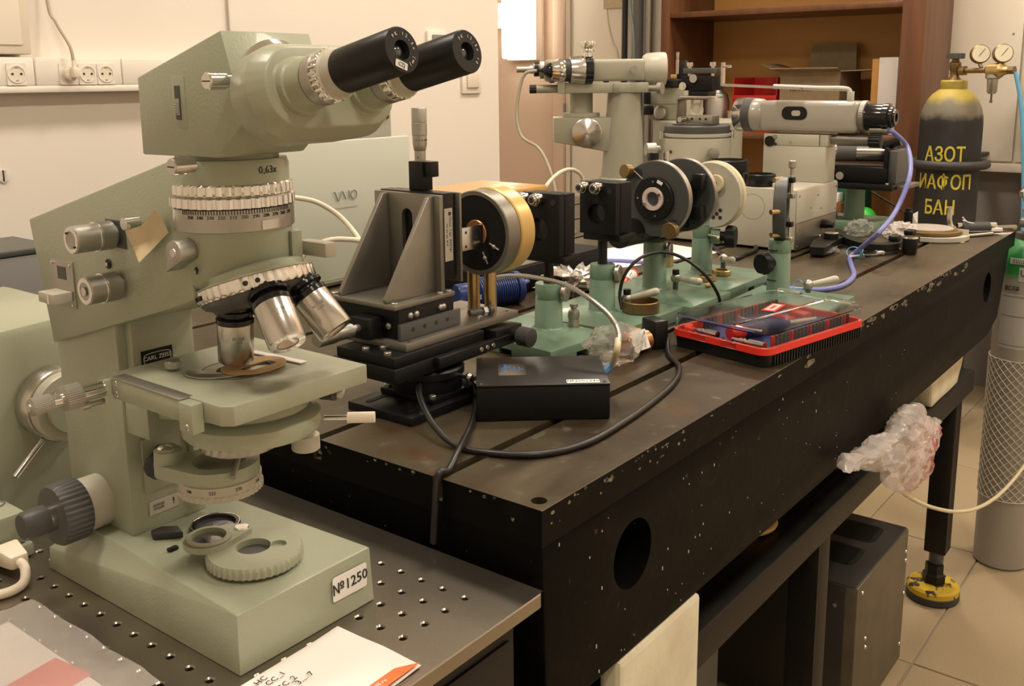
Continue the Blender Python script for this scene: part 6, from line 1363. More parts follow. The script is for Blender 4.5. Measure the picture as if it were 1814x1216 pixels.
b = NB(); lathe(b, E1+ed*.1040, ed, [(0, .0195), (.006, .0190), (.016, .0130), (.022, .0060), (.026, .0040), (.036, .0030), (.036, 0)], 36); obj('eyepiece_tip', b, 'black_gloss', ek)
b = NB(); lathe(b, E1+ed*.010+V((0, 0, .034)), (0, 0, 1), [(0, .012), (.006, .012), (.006, .009), (.010, .009), (.011, .0155), (.016, .0160)], 28); lathe(b, E1+ed*.010+V((0, 0, .048)), (0, 0, 1), [(0, .013), (.004, .014), (.010, .0195), (.022, .0195), (.023, .018), (.023, 0)], kn=(2, 3, 10, .0018)); obj('top_knob', b, 'chrome', ek)
b = NB(); lathe(b, (TXX, 1.560, 1.250), (0, 1, 0), [(0, .024), (.010, .024), (.012, .018), (.026, .018), (.028, .011), (.036, .011), (.036, .008), (.070, .008), (.070, 0)], 28); obj('side_light', b, 'satin_dull', tbody)
b = NB(); lathe(b, (TXX, 1.573, 1.250), (0, 1, 0), [(0, .0185), (.012, .0185)], 26); obj('side_grip', b, 'black', tbody)
t.rotation_euler.z = radians(38)
b = NB(); Q = V((TXX, TYY, 0))+Matrix.Rotation(radians(38), 3, 'Z') @ (E1+ed*.1405-V((TXX, TYY, 0)))
tube(b, [Q, Q+V((-.01, .03, -.008)), Q+V((-.015, .045, -.05)), Q+V((-.02, .05, -.11)), Q+V((-.025, .03, -.165)), Q+V((-.03, -.03, -.195)), Q+V((-.04, -.075, -.26)), Q+V((-.05, -.10, -.34)), Q+V((-.06, -.11, ZT+.005-Q.z)), Q+V((-.12, -.2, ZT+.005-Q.z))], .0042); single('looped_wire', b, 'cable_grey', 'thin grey-brown cord hanging in loops from the telescope eyepiece', 'cord')
# drum shaped instrument behind
t = thing('drum_instrument', 'large grey-green drum instrument with black turntable behind the goniometer', 'instrument', (2.38, 1.27, ZT))
dx_, dy_ = 2.385, 1.235
DR = .118
b = NB(); lathe(b, (dx_, dy_, ZT+.0003), (0, 0, 1), [(0, DR+.004), (.085, DR+.004), (.088, DR), (.246, DR), (.250, DR-.004), (.250, 0)], 72); obj('drum', b, 'enamel_grey', t)
b = NB(); box(b, (dx_-.06, dy_+.010, 1.1145), (dx_+.05, dy_+.115, 1.200), .003); ub = obj('upper_block', b, 'enamel_grey', t)
b = NB(); box(b, (dx_-.0605, dy_+.012, 1.1570), (dx_-.0598, dy_+.113, 1.1576)); obj('seam', b, 'dark_grey', ub)
b = NB(); lathe(b, (dx_-.005, dy_+.060, 1.2002), (0, 0, 1), [(0, .060), (.003, .064), (.018, .064), (.022, .060), (.022, 0)], 56); tt = obj('turntable', b, 'black_gloss', t)
b = NB(); p = V((dx_-.061, dy_+.072, 1.135)); lathe(b, p, (-1, 0, 0), [(0, .010), (.006, .010), (.006, .017), (.018, .0175), (.019, .015), (.019, 0)], 32); obj('knob', b, 'satin', ub)
b = NB(); box(b, (dx_-.082, dy_+.098, 1.128), (dx_-.0612, dy_+.122, 1.152), .004); obj('black_lens', b, 'black_gloss', ub)
b = NB(); box(b, (dx_-.078, dy_+.108, 1.156), (dx_-.0612, dy_+.124, 1.188), .003); obj('black_slider', b, 'black_gloss', ub)
b = NB(); hull(b, [(dx_-.02, dy_+.060, 1.2226), (dx_+.01, dy_+.060, 1.2226), (dx_-.02, dy_+.022, 1.2226), (dx_+.01, dy_+.022, 1.2226), (dx_-.012, dy_+.046, 1.270), (dx_+.004, dy_+.046, 1.270), (dx_-.012, dy_+.034, 1.270), (dx_+.004, dy_+.034, 1.270)], .002); st2 = obj('pointer_stand', b, 'black', tt)
b = NB(); cyl(b, (dx_-.022, dy_+.052, 1.235), (dx_-.022, dy_+.052, 1.272), .0042, n=14); cyl(b, (dx_-.022, dy_+.052, 1.272), (dx_-.022, dy_+.052, 1.292), .0028, .0042, 14); obj('pointer', b, 'satin', tt)
b = NB(); box(b, (dx_-.035, dy_+.052, 1.2226), (dx_-.024, dy_+.066, 1.234), .001); obj('cork_pad', b, 'cork', tt)
# ================================================================ LAPTOP AND BOXES AT THE BACK
t = thing('laptop', 'open silver-white laptop seen from the back of its lid', 'laptop', (1.15, 1.30, ZT))
b = NB(); box(b, (.945, 1.312, ZT+.002), (1.345, 1.545, ZT+.022), .003); obj('base', b, 'laptop', t)
b = NB(); hull(b, [(.945, 1.296, ZT+.016), (1.345, 1.296, ZT+.016), (.945, 1.305, ZT+.016), (1.345, 1.305, ZT+.016), (.945, 1.300, 1.124), (1.345, 1.300, 1.124), (.945, 1.306, 1.125), (1.345, 1.306, 1.125)], .0025); ld = obj('lid', b, 'laptop', t)
b = NB(); cyl(b, (.98, 1.3055, ZT+.016), (1.31, 1.3055, ZT+.016), .0075, n=14); obj('hinge', b, 'laptop', t)
c = aty(612, 346, 1.2955)
M_ = basis((c.x, 1.2955, c.z), (1, 0, .0), (0, 0, 1))
def stroke(pts, r=.0011):
    b = NB(); tube(b, [M_ @ V((x, y, 0)) for x, y in pts], r, 6, 6); obj('brand_mark', b, 'grey_ink', ld)
stroke([(-.026, .007), (-.0235, .0062), (-.0185, -.006), (-.0165, -.007), (-.0145, -.006), (-.0095, .006), (-.0075, .007), (-.0055, .006), (.0005, -.007)])
stroke([(.009, .008), (.009, -.007)]); stroke([(.020+.007*cos(a), .0075*sin(a)) for a in [2*pi*k/14 for k in range(15)]])
b = NB(); plate(b, (c.x, 1.2958, c.z-.021), (1, 0, 0), (0, 0, 1), .06, .0012, .0003); obj('brand_line', b, 'enamel_cream', ld)
t = thing('grey_case', 'pale grey case with black corner screw behind the laptop lid', 'case', (1.4, 1.63, ZT))
b = NB(); box(b, (1.10, 1.56, ZT+.0003), (1.560, 1.70, 1.163), .005); obj('body', b, 'case_grey', t)
b = NB(); box(b, (1.36, 1.557, .90), (1.366, 1.5597, 1.160)); obj('seam', b, 'laptop_dark', t)
for x, z in ((1.545, 1.148), (1.545, .90), (1.20, 1.148)):
    b = NB(); cyl(b, (x, 1.5597, z), (x, 1.5570, z), .0050, n=14); obj('screw', b, 'ink', t)
t = thing('wooden_box', 'varnished yellow wooden box behind the ring holder', 'box', (1.55, 1.32, ZT))
b = NB(); box(b, (1.405, 1.240, ZT+.0003), (1.695, 1.415, .985), .003); obj('body', b, 'wood_light', t)
b = NB(); box(b, (1.400, 1.236, .9853), (1.700, 1.420, 1.0020), .003); obj('lid', b, 'wood_light', t)
b = NB(); tube(b, [(1.695, 1.19, .985), (1.72, 1.23, 1.02), (1.75, 1.27, 1.055), (1.80, 1.30, 1.06), (1.86, 1.32, 1.02), (1.90, 1.32, .95), (1.93, 1.30, ZT+.005), (1.93, 1.20, ZT+.005)], .0045)
b.free(); b = NB(); tube(b, [(1.745, 1.30, ZT+.005), (1.748, 1.30, .93), aty(962, 340, 1.30), aty(980, 315, 1.30), aty(1000, 302, 1.30), aty(1018, 302, 1.30), aty(1032, 318, 1.30), (1.93, 1.30, .93), (1.94, 1.29, ZT+.005)], .0045); single('white_cable', b, 'cable_cream', 'white cable arching up beside the yellow wooden box', 'cable')
b = NB(); tube(b, [aty(520, 350, 1.22), aty(560, 358, 1.21), aty(600, 382, 1.19), aty(630, 415, 1.16), aty(640, 436, 1.13), aty(646, 470, 1.08), (1.0, 1.03, ZT+.006), (1.05, 1.0, ZT+.006)], .0042); single('cream_cable', b, 'cable_cream', 'cream cable curving high in front of the laptop lid', 'cable')
b = NB(); tube(b, [aty(528, 468, 1.20), aty(545, 445, 1.19), aty(575, 428, 1.17), aty(610, 424, 1.15), aty(640, 434, 1.125)+V((.012, 0, 0)), aty(650, 470, 1.09), (1.01, 1.06, ZT+.006), (1.08, 1.04, ZT+.006)], .0042); single('cream_cable', b, 'cable_cream', 'cream cable arching low in front of the laptop lid', 'cable')
# dark boxes behind the carriages
t = thing('black_unit', 'black box with bare metal top behind the square mounts', 'box', (1.45, 1.1, ZT))
b = NB(); box(b, (1.22, 1.00, ZT+.0003), (1.56, 1.14, ZT+.046), .002); obj('body', b, 'black_matt', t)
b = NB(); box(b, (1.225, 1.003, ZT+.0465), (1.37, 1.138, ZT+.050), .001); obj('top_plate', b, 'alu', t)
for x, y in ((1.232, 1.010), (1.362, 1.010)): inst('screw', cap, t, (x, y, ZT+.0498))
b = NB(); cyl(b, (1.42, 1.07, ZT+.0553), (1.47, 1.04, ZT+.0553), .009, n=20); single('brass_tube', b, 'brass', 'short brass tube lying on the black box', 'tube')
b = NB(); prism(b, [(1.60, .98, ZT+.0004), (1.86, .90, ZT+.0004), (1.90, 1.08, ZT+.0004), (1.64, 1.16, ZT+.0004)], (0, 0, .0006)); single('white_sheet', b, 'paper', 'white paper sheet lying beside the goniometer base', 'paper')
b = NB(); prism(b, [(1.00, .93, ZT+.0004), (1.10, .90, ZT+.0004), (1.13, .98, ZT+.0004), (1.04, 1.01, ZT+.0004)], (0, 0, .0006)); single('white_sheet', b, 'paper', 'white paper scrap lying behind the brass posts', 'paper')
# blue ribbed lamp
c = atz(893, 541, ZT); 
t = thing('blue_spool', 'dark blue ribbed plastic cylinder lying behind the brass posts', 'cylinder', (c.x, c.y, ZT))
ax2 = V((.93, -.36, 0)).normalized(); o2 = V((c.x, c.y, ZT+.0272))
prof = []
for k in range(17): prof += [(-.052+.0040*k, .0245), (-.0500+.0040*k, .0245), (-.0500+.0040*k, .0225), (-.0482+.0040*k, .0225)]
b = NB(); lathe(b, o2, ax2, [(-.052, .018)]+prof[0:]+[(.017, .022)], 40); obj('ribs', b, 'blue_plastic', t)
b = NB(); lathe(b, o2, ax2, [(.0172, .0262), (.0185, .0268), (.0265, .0268), (.028, .0255), (.028, 0)], 40); obj('flange', b, 'blue_plastic', t)
b = NB(); lathe(b, o2, ax2, [(-.088, .016), (-.085, .018), (-.0525, .018)], 32); obj('neck', b, 'blue_plastic', t)
text('mark', 'CE', .010, o2+V((-.045, .0, 0))-ax2*.030+V((0, -.0185, 0)), (1, -.3, 0), (0, 0, 1), 'white_ink', t)
# crumpled foil
def foil(c, rad, seed, label):
    b = NB(); crumple(b, (c[0], c[1], c[2]+rad[2]*.95), rad, seed, .75, 14, 36)
    for v in b.verts: v.co.z = max(v.co.z, c[2]+.0005)
    single('foil_ball', b, 'foil', label, 'foil', sharp=10)
p = atz(1015, 520, ZT); foil((p.x, p.y, ZT), (.048, .042, .022), 2.0, 'large crumpled aluminium foil behind the second green column')
p = atz(925, 492, ZT); foil((p.x-.04, p.y-.035, ZT), (.020, .018, .020), 6.0, 'small crumpled aluminium foil behind the nearest green column')
# glue stick
p = atz(1108, 512, ZT); t = thing('glue_stick', 'white and red glue stick lying beside a green column', 'glue stick', (p.x, p.y, ZT))
d = V((.75, .30, 0)).normalized(); q = p+V((0, 0, .0112))
b = NB(); lathe(b, q, d, [(0, .0100), (.002, .0110), (.062, .0110), (.062, 0)], 28); obj('barrel', b, 'sticker', t)
b = NB(); lathe(b, q-d*.028, d, [(0, .0040), (.004, .0075), (.022, .0100), (.0275, .0105)], 24); obj('cap', b, 'red_bright', t)
b = NB(); lathe(b, q+d*.0625, d, [(0, .0112), (.012, .0112), (.013, .0100), (.013, 0)], 28); obj('end_cap', b, 'red_bright', t)
text('print', 'ЭНО', .013, q+d*.034+V((-.0070, -.0068, .0062)), d, V((.25, -.2, 1)), 'ink', t)
# shallow dish, brass rings and pill on the foot plates
p = atz(1135, 552, ZT+.020); b = NB(); lathe(b, (p.x, p.y, ZT+.0203), (0, 0, 1), [(0, .026), (.001, .0275), (.016, .0275), (.017, .0265), (.017, .0255), (.002, .0255), (.002, 0)], 44); single('shallow_dish', b, 'bronze', 'shallow brown metal dish on the second green foot plate', 'dish')
for (u, v, r_, lab) in ((1250, 497, .018, 'dull brass ring nearest the front of the green foot plate'), (1278, 487, .017, 'bright brass ring behind the dull one on the green foot plate')):
    p = atz(u, v, ZT+.02); b = NB(); annulus(b, (p.x, p.y, ZT+.0203), (0, 0, 1), r_*.6, r_, .009, 36, .001); single('brass_ring', b, 'brass', lab, 'ring')
p = atz(1255, 509, ZT+.02); b = NB(); ball(b, (p.x, p.y, ZT+.0240), .0065, (1.2, .9, .55), 16); single('wooden_bead', b, 'cork', 'tiny tan bead beside the brass rings', 'bead')
p = atz(1222, 470, ZT+.02); b = NB(); lathe(b, (p.x-.03, p.y+.035, ZT+.0203), (0, 0, 1), [(0, .015), (.02, .015), (.022, .013), (.022, 0)], 30); single('brass_weight', b, 'brass', 'small brass cylinder between two green columns', 'cylinder')
# ================================================================ BLACK BOX WITH ARMOURED FIBRE
a_ = math.atan2(.5424-.6533, .8595-.7668)
t = thing('driver_box', 'flat black electronics box with white labels on the table', 'box', (.7668, .6526, ZT), a_, local=True)
W_, D_, Hh = .1445, .108, .0408
b = NB(); box(b, (0, 0, .0005), (W_, D_, Hh-.0025), .0012); obj('case', b, 'black_matt', t)
b = NB(); box(b, (-.0003, -.0003, Hh-.0023), (W_+.0003, D_+.0003, Hh), .0006); lid_ = obj('lid', b, 'black', t)
for x in (.005, W_-.005):
    for y in (.005, D_-.005):
        b = NB(); cyl(b, (x, y, Hh), (x, y, Hh+.0006), .0020, n=12); obj('screw', b, 'satin', lid_)
b = NB(); plate(b, (.0400, .0560, Hh+.0001), (1, 0, 0), (0, 1, 0), .0310, .0430, .0003); lb_ = obj('info_label', b, 'satin', t)
M1 = lambda n, s_, z_, x_, y_, m: text(n, s_, z_, (x_, y_, Hh+.0006), (0, 1, 0), (-1, 0, 0), m, t, .0001)
b = NB()
for k in range(9): box(b, (.0280+.0022*(k % 3), .040+.0035*k*.9, Hh+.0004), (.0295+.0026*(k % 3), .0435+.0033*k*.9, Hh+.0006))
obj('blue_logo', b, 'blue_print', t)
M1('label_print', 'ЛАЗЕРНЫЙ\nДИОД', .0040, .0350, .0650, 'blue_print'); M1('label_print', 'МОДУЛЬ', .0038, .0430, .056, 'blue_print'); M1('label_print', 'ТОК 120 мА\n5 В', .0034, .0500, .056, 'blue_print')
b = NB(); plate(b, (.1160, .0085, Hh+.0001), (1, 0, 0), (0, 1, 0), .0360, .0115, .0003, .0015); obj('number_label', b, 'sticker', t)
text('number_print', '№2001230', .0078, (.1160, .0085, Hh+.0005), (1, 0, 0), (0, 1, 0), 'ink', t, .0001)
def W(x, y, z): 
    return V((.7668+x*cos(a_)-y*sin(a_), .6526+x*sin(a_)+y*cos(a_), ZT+z))
t = thing('armoured_fibre', 'steel-armoured fibre cable arching out of the black box', 'cable', (.95, .62, ZT))
e0 = W(W_+.0010, .072, .030)
pts = [e0+V((.017, -.002, .006)), atz(1093, 620, .925), atz(1096, 590, .940), atz(1080, 560, .955), atz(1045, 530, .968), atz(1005, 506, .972), atz(960, 494, .972), atz(925, 489, .968), atz(890, 490, .960), atz(872, 497, .950)]
P = spline(pts, 14)
b = NB(); tube(b, P, .0030, 8, 1, smooth=False, rfun=lambda f, i: .0033 if i % 2 else .0026); obj('armour', b, 'cable_grey' if False else 'satin_dull', t)
b = NB(); tube(b, spline([pts[0], pts[1], pts[1]*.4+pts[2]*.6], 6), .0040, 10, 1, smooth=False); obj('sleeve', b, 'ivory', t)
b = NB(); cyl(b, e0, e0+V((.014, -.001, .004)), .0046, n=16); obj('connector', b, 'blue_print', t)
b = NB(); cyl(b, e0+V((.014, -.001, .004)), e0+V((.0185, -.002, .0065)), .0035, n=14); obj('ferrule', b, 'brass', t)
# ================================================================ CABLES ON THE TABLE
zc_ = ZT+.0036
K = lambda u, v, z=zc_: atz(u, v, z)
b = NB(); tube(b, [V((1.155, .636, ZT+.010)), K(1185, 628), K(1203, 650), K(1196, 675), K(1165, 705), K(1110, 745), K(1040, 785), K(960, 805), K(880, 804), K(812, 792), K(772, 758, ZT+.012), K(748, 715, ZT+.024), K(742, 685, ZT+.030), K(752, 662, ZT+.030), K(775, 649, ZT+.030)+V((-.02, -.03, .0)), K(805, 652, ZT+.030)+V((-.03, -.02, 0)), K(832, 676, ZT+.020), K(843, 708, ZT+.006), K(836, 750), K(813, 796, ZT+.0100), K(795, 832), V((.628, .583, ZT+.004)), V((.622, .5825, ZT-.03)), V((.6215, .585, ZT-.062))], .0034, 10, 8); single('black_cable', b, 'cable_black', 'black cable looping over the table and down its end', 'cable')
b = NB(); tube(b, [K(1102, 548, .888), K(1098, 520, .91), K(1108, 485, .94), K(1135, 457, .962), K(1175, 447, .968), K(1215, 460, .958), K(1250, 488, .935), K(1271, 520, .905), K(1276, 540, .886)], .0026, 10, 8); single('thin_black_cable', b, 'cable_black', 'thin black cable arching in front of the green columns', 'cable')
b = NB(); tube(b, [K(905, 505, ZT+.0275), K(930, 500, ZT+.02), K(985, 472), K(1040, 463), K(1100, 463), K(1160, 468), K(1230, 475), K(1290, 483), K(1335, 495), K(1372, 507), K(1408, 513), K(1450, 514), K(1490, 507), K(1512, 490), K(1508, 470), K(1506, 456), K(1522, 442, ZT+.02), K(1556, 413, ZT+.07), K(1588, 372, .965), K(1612, 310, 1.03), K(1608, 262, 1.075), (2.122, .640, 1.108), (2.122, .6518, 1.112)], .0048, 10, 8); single('blue_cable', b, 'cable_blue', 'blue-violet cable running along the table up to the collimator camera', 'cable')
for (u, v, r_, lab) in ((1416, 508, .010, 'blue wire tie around the cable beside the green clamp lever'), (1514, 447, .016, 'blue wire tie around the cable before the black curved arm')):
    p = K(u, v, ZT+.012); t = thing('wire_tie', lab, 'tie', (p.x, p.y, ZT))
    b = NB(); tube(b, [p+V((.004*sin(2*a), r_*cos(a), .0105*sin(a))) for a in [2*pi*k/14 for k in range(15)]], .0012, 6, 4); obj('loop', b, 'cable_cyan', t)
    b = NB(); tube(b, [p+V((-.004, -.6*r_, -.010)), p+V((.002, -r_, .006)), p+V((.008, -.4*r_, .004)), p+V((.002, -1.2*r_, -.008)), p+V((-.004, -.9*r_, .004))], .0012, 6, 5); obj('twist', b, 'cable_cyan', t)
b = NB(); tube(b, [K(1240, 420, ZT+.004)]+[V((1.86+.11*cos(a), .90+.06*sin(a), ZT+.005)) for a in [-2.2+.5*k for k in range(8)]], .0048); single('black_ring_cable', b, 'cable_black', 'black cable curled on the table before the goniometer base', 'cable')
b = NB(); tube(b, [K(1486, 313, .985), K(1530, 333, .955), K(1580, 362, .915), K(1604, 380, .885)], .0024); single('camera_lead', b, 'cable_black', 'thin black lead running down to the small black plug', 'cable')
# ================================================================ BAG WITH COPPER ROLL
p = V((1.045, .652, ZT)); t = thing('plastic_bag', 'clear plastic bag with copper-coloured roll on the table', 'bag', (p.x, p.y, ZT))
bc = V((p.x, p.y, ZT))
b = NB(); crumple(b, bc+V((0, 0, .024)), (.048, .030, .023), 3.3, .30, 7, 44)
for v in b.verts: v.co.z = max(v.co.z, ZT+.0008)
obj('film', b, 'film', t, sharp=12)
rl = V((1.098, .655, ZT+.016)); dr2 = V((.85, -.2, 0)).normalized()
b = NB(); lathe(b, (rl.x-.022, rl.y+.004, ZT+.0145), dr2, [(0, .0125), (.002, .0140), (.045, .0140), (.046, .010), (.046, 0)], 32); ro = obj('copper_roll', b, 'copper', t)
pn_ = V((-.42, -.80, .43)).normalized()
b = NB(); plate(b, (rl.x-.012, rl.y-.0150, ZT+.0220), (.94, -.30, .1), (.25, .30, .92), .030, .026, .0004); lbw = obj('white_label', b, 'sticker', t)
text('label_print', 'FARNELL', .0042, V((rl.x-.004, rl.y-.0195, ZT+.0210)), (.25, .30, .92), (-.94, .30, -.1), 'grey_ink', t, .0001)
text('label_print', 'Conn', .0042, V((rl.x-.021, rl.y-.0150, ZT+.0230)), (.25, .30, .92), (-.94, .30, -.1), 'grey_ink', t, .0001)
t = thing('power_adapter', 'small black power adapter beside the plastic bag', 'adapter', (p.x+.05, p.y-.03, ZT))
q = V((1.132, .648, ZT)); b = NB(); box(b, (q.x+.000, q.y-.016, ZT+.0004), (q.x+.022, q.y+.018, ZT+.040), .003, rz=radians(-25)); obj('body', b, 'black', t)
b = NB(); q2 = V((q.x+.026, q.y-.006, ZT+.018)); cyl(b, q2, q2+V((.022, -.006, .003)), .0042, .0030, 12); tube(b, [q2+V((.02, -.006, .003)), q2+V((.04, -.010, .004)), q2+V((.055, -.004, -.003)), q2+V((.08, .0, -.0145))], .0026, 8, 5); obj('lead', b, 'black', t)
# ================================================================ TOOL CASE
ta_ = math.atan2(.4817-.6337, 1.1296-1.1606)
ux = V((1.1296-1.1606, .4817-.6337, 0)).normalized(); uy = V((-ux.y, ux.x, 0))
t = thing('tool_case', 'screwdriver bit case with red rim and clear lid on the table', 'tool case', (1.1606, .6337, ZT), math.atan2(ux.y, ux.x), local=True)
TW, TD = .1555, .236
def rr_prism(b, x0, y0, x1, y1, r, z0, z1, fl=0.0):
    P = rrect(x0, y0, x1, y1, r, z0); A = [b.verts.new(p) for p in P]
    Q = rrect(x0-fl, y0-fl, x1+fl, y1+fl, r, z1); B = [b.verts.new(p) for p in Q]
    n = len(A)
    for k in range(n): b.faces.new((A[k], A[(k+1) % n], B[(k+1) % n], B[k]))
    b.faces.new(A[::-1]); b.faces.new(B)
b = NB(); rr_prism(b, .002, .002, TW-.002, TD-.002, .014, .0006, .0165, .0015); tray = obj('tray', b, 'black', t)
for k in range(34):
    b = NB(); box(b, (TW-.0012, .018+.0062*k, .001), (TW+.0012, .0205+.0062*k, .0150)); obj('rib', b, 'black', tray)
b = NB()
Po = rrect(-.0015, -.0015, TW+.0015, TD+.0015, .016, 0); Pi = rrect(.004, .004, TW-.004, TD-.004, .011, 0)
L = [[b.verts.new((x, y, z)) for x, y, _ in PP] for PP, z in ((Po, .0166), (Po, .0255), (Pi, .0255), (Pi, .0166))]
for i in range(4):
    A, B = L[i], L[(i+1) % 4]
    for k in range(len(A)): b.faces.new((A[k], A[(k+1) % len(A)], B[(k+1) % len(A)], B[k]))
obj('red_rim', b, 'red_bright', t)
b = NB(); rr_prism(b, .006, .006, TW-.006, TD-.006, .01, .0167, .0180); obj('insert', b, 'navy', t)
b = NB()
Po = rrect(.0, .0, TW, TD, .015, 0); Pi = rrect(.0018, .0018, TW-.0018, TD-.0018, .0135, 0)
L = [[b.verts.new((x, y, z)) for x, y, _ in PP] for PP, z in ((Po, .0257), (Po, .0440), (Pi, .0422), (Pi, .0257))]
for i in (0, 2):
    A, B = L[i], L[i+1]
    for k in range(len(A)): b.faces.new((A[k], A[(k+1) % len(A)], B[(k+1) % len(A)], B[k]))
b.faces.new(L[1]); b.faces.new(L[2][::-1])
for k in range(len(L[0])): b.faces.new((L[3][k], L[3][(k+1) % len(L[0])], L[0][(k+1) % len(L[0])], L[0][k]))
obj('clear_lid', b, 'clear_plastic', t)
b = NB(); box(b, (TW*.60, .012, .0442), (TW*.635, TD-.012, .0465), .001); box(b, (TW*.635, .010, .0442), (TW-.014, .016, .0465), .001); obj('lid_ridge', b, 'clear_plastic', t)
for x0, x1 in ((.012, .052), (TW-.062, TW-.018)):
    b = NB(); box(b, (x0, TD-.006, .0442), (x1, TD+.003, .0485), .0015); obj('lid_hinge', b, 'clear_plastic', t)
b = NB(); box(b, (.008, .0008, .0442), (TW-.020, .0028, .0462), .0006); obj('blue_lip', b, 'clear_blue', t)
for x in (.050, .100):
    b = NB(); box(b, (x-.012, -.0042, .0175), (x+.012, -.0018, .0255), .0008); box(b, (x-.009, -.0042, .0255), (x-.006, -.0015, .031), .0005); box(b, (x+.006, -.0042, .0255), (x+.009, -.0015, .031), .0005); obj('latch', b, 'clear_plastic', t)
b = NB(); tube(b, [(.012, .03, .024), (.012, .020, .024), (.018, .014, .024), (.03, .014, .024)], .004, 8, 4); obj('red_clip', b, 'red_bright', t)
for y0 in range(3):
    pass
for k in range(22):                                     # bits standing in two rows along the sides
    for x in (.020, TW-.018):
        b = NB(); cyl(b, (x, .040+.0085*k, .0182), (x, .040+.0085*k, .0330), .0024, n=6); obj('bit', b, 'graphite' if k % 5 else 'red_plastic', t)
for x0, x1, y in ((.022, .066, .018), (.092, .142, .016)):
    b = NB(); lathe(b, (x0, y, .0245), (1, 0, 0), [(0, .0028), (.012, .0028), (.0125, .0042), (.020, .0042), (.0205, .0032), (.026, .0032), (.0265, .0052), (x1-x0, .0052), (x1-x0, 0)], 20); obj('socket_bar', b, 'satin', t)
b = NB(); lathe(b, (.080, .026, .0275), (.22, 1, 0), [(0, .0085), (.006, .0105), (.020, .0105), (.022, .0085)], 20); hd = obj('handle_end', b, 'red_plastic', t)
b = NB(); lathe(b, (.0845, .048, .0275), (.22, 1, 0), [(0, .0088), (.040, .0098), (.070, .0090), (.080, .0060)], 20); obj('screwdriver_handle', b, 'navy', t)
b = NB(); lathe(b, (.1025, .128, .0275), (.22, 1, 0), [(0, .0040), (.030, .0040), (.031, .003), (.05, .003), (.05, 0)], 14); obj('screwdriver_shaft', b, 'satin', t)
b = NB(); tube(b, [(.050, .085, .036), (.058, .078, .036), (.085, .076, .036), (.098, .078, .036)], .0012, 6, 4); obj('hook_pick', b, 'satin', t)
for y in (.09, .15, .19):
    b = NB(); box(b, (.060, y, .0182), (.088, y+.018, .0270), .002); obj('bit_block', b, 'red_plastic' if y > .1 else 'black', t)
b = NB(); plate(b, (.072, .135, .0441), (-.3, 1, 0), (-1, -.3, 0), .048, .019, .0004); stl = obj('lid_sticker', b, 'red_bright', t)
b = NB(); plate(b, (.072, .135, .0446), (-.3, 1, 0), (-1, -.3, 0), .040, .013, .0003); obj('sticker_panel', b, 'pink_ring', stl)
text('sticker_print', 'ORIENT', .008, (.072, .135, .0451), (-.3, 1, 0), (-1, -.3, 0), 'red_bright', t, .0001)
# ================================================================ THINGS AT THE FAR END
zf = ZT
# laser unit on a green stand
t = thing('laser_unit', 'black laser unit with cylindrical barrel on a green stand', 'laser', (2.40, .90, ZT))
LX, LY = 2.375, .800
b = NB(); hull(b, [(LX-.075, LY-.075, ZT+.0004), (LX+.08, LY-.075, ZT+.0004), (LX-.075, LY+.10, ZT+.0004), (LX+.08, LY+.10, ZT+.0004), (LX-.072, LY-.072, ZT+.020), (LX+.077, LY-.072, ZT+.020), (LX-.072, LY+.097, ZT+.020), (LX+.077, LY+.097, ZT+.020)], .001); obj('foot_plate', b, 'green', t)
b = NB(); lathe(b, (LX, LY, ZT+.0195), (0, 0, 1), [(0, .030), (.003, .0245), (.075, .0225), (.078, .0225)], 36); obj('column', b, 'green', t)
b = NB(); box(b, (LX-.06, LY-.105, ZT+.098), (LX+.06, LY+.14, ZT+.112), .001); obj('platform', b, 'black', t)
b = NB(); box(b, (LX-.03, LY-.125, ZT+.099), (LX+.09, LY-.1053, ZT+.108), .001); obj('metal_ledge', b, 'alu', t)
b = NB(); box(b, (LX-.045, LY-.085, ZT+.1122), (LX+.05, LY+.085, ZT+.150), .002); cr = obj('cradle', b, 'black_matt', t)
for y in (LY-.085, LY+.077):
    b = NB(); prism(b, [(LX-.045, y, ZT+.150), (LX+.05, y, ZT+.150), (LX+.05, y, ZT+.197), (LX+.035, y, ZT+.197), (LX+.010, y, ZT+.165), (LX-.006, y, ZT+.165), (LX-.030, y, ZT+.197), (LX-.045, y, ZT+.197)], (0, .008, 0), .0008); obj('saddle', b, 'black_matt', t)
b = NB(); bl0 = V((LX-.055, LY+.105, ZT+.182)); bd = V((.42, -1, 0)).normalized(); lathe(b, bl0, bd, [(0, .017), (.004, .0205), (.05, .0205)], 36); obj('nose', b, 'black', t)
b = NB(); lathe(b, bl0+bd*.0502, bd, [(0, .0235), (.006, .0235), (.008, .0215), (.014, .0235), (.018, .0235)], 36); obj('bright_ring', b, 'satin', t)
b = NB(); lathe(b, bl0+bd*.0684, bd, [(0, .0225), (.045, .0225)], 36); obj('barrel', b, 'graphite', t)
b = NB(); lathe(b, bl0+bd*.1136, bd, [(0, .0228), (.07, .0228), (.07, 0)], 36); obj('barrel_end', b, 'satin', t)
b = NB(); box(b, (LX-.035, LY-.105, ZT+.1125), (LX+.055, LY-.0855, ZT+.190), .0015); obj('end_plate', b, 'graphite', t)
b = NB(); cyl(b, (LX-.046, LY+.02, ZT+.128), (LX-.058, LY+.02, ZT+.128), .0095, n=22); obj('lock_knob', b, 'satin', t)
for y in (LY+.06, LY-.09): inst('screw', cap, t, (LX-.052, y, ZT+.112))
b = NB(); cyl(b, (LX, LY-.06, ZT+.198), (LX, LY-.1, ZT+.212), .011, n=20); obj('top_connector', b, 'black_gloss', t)
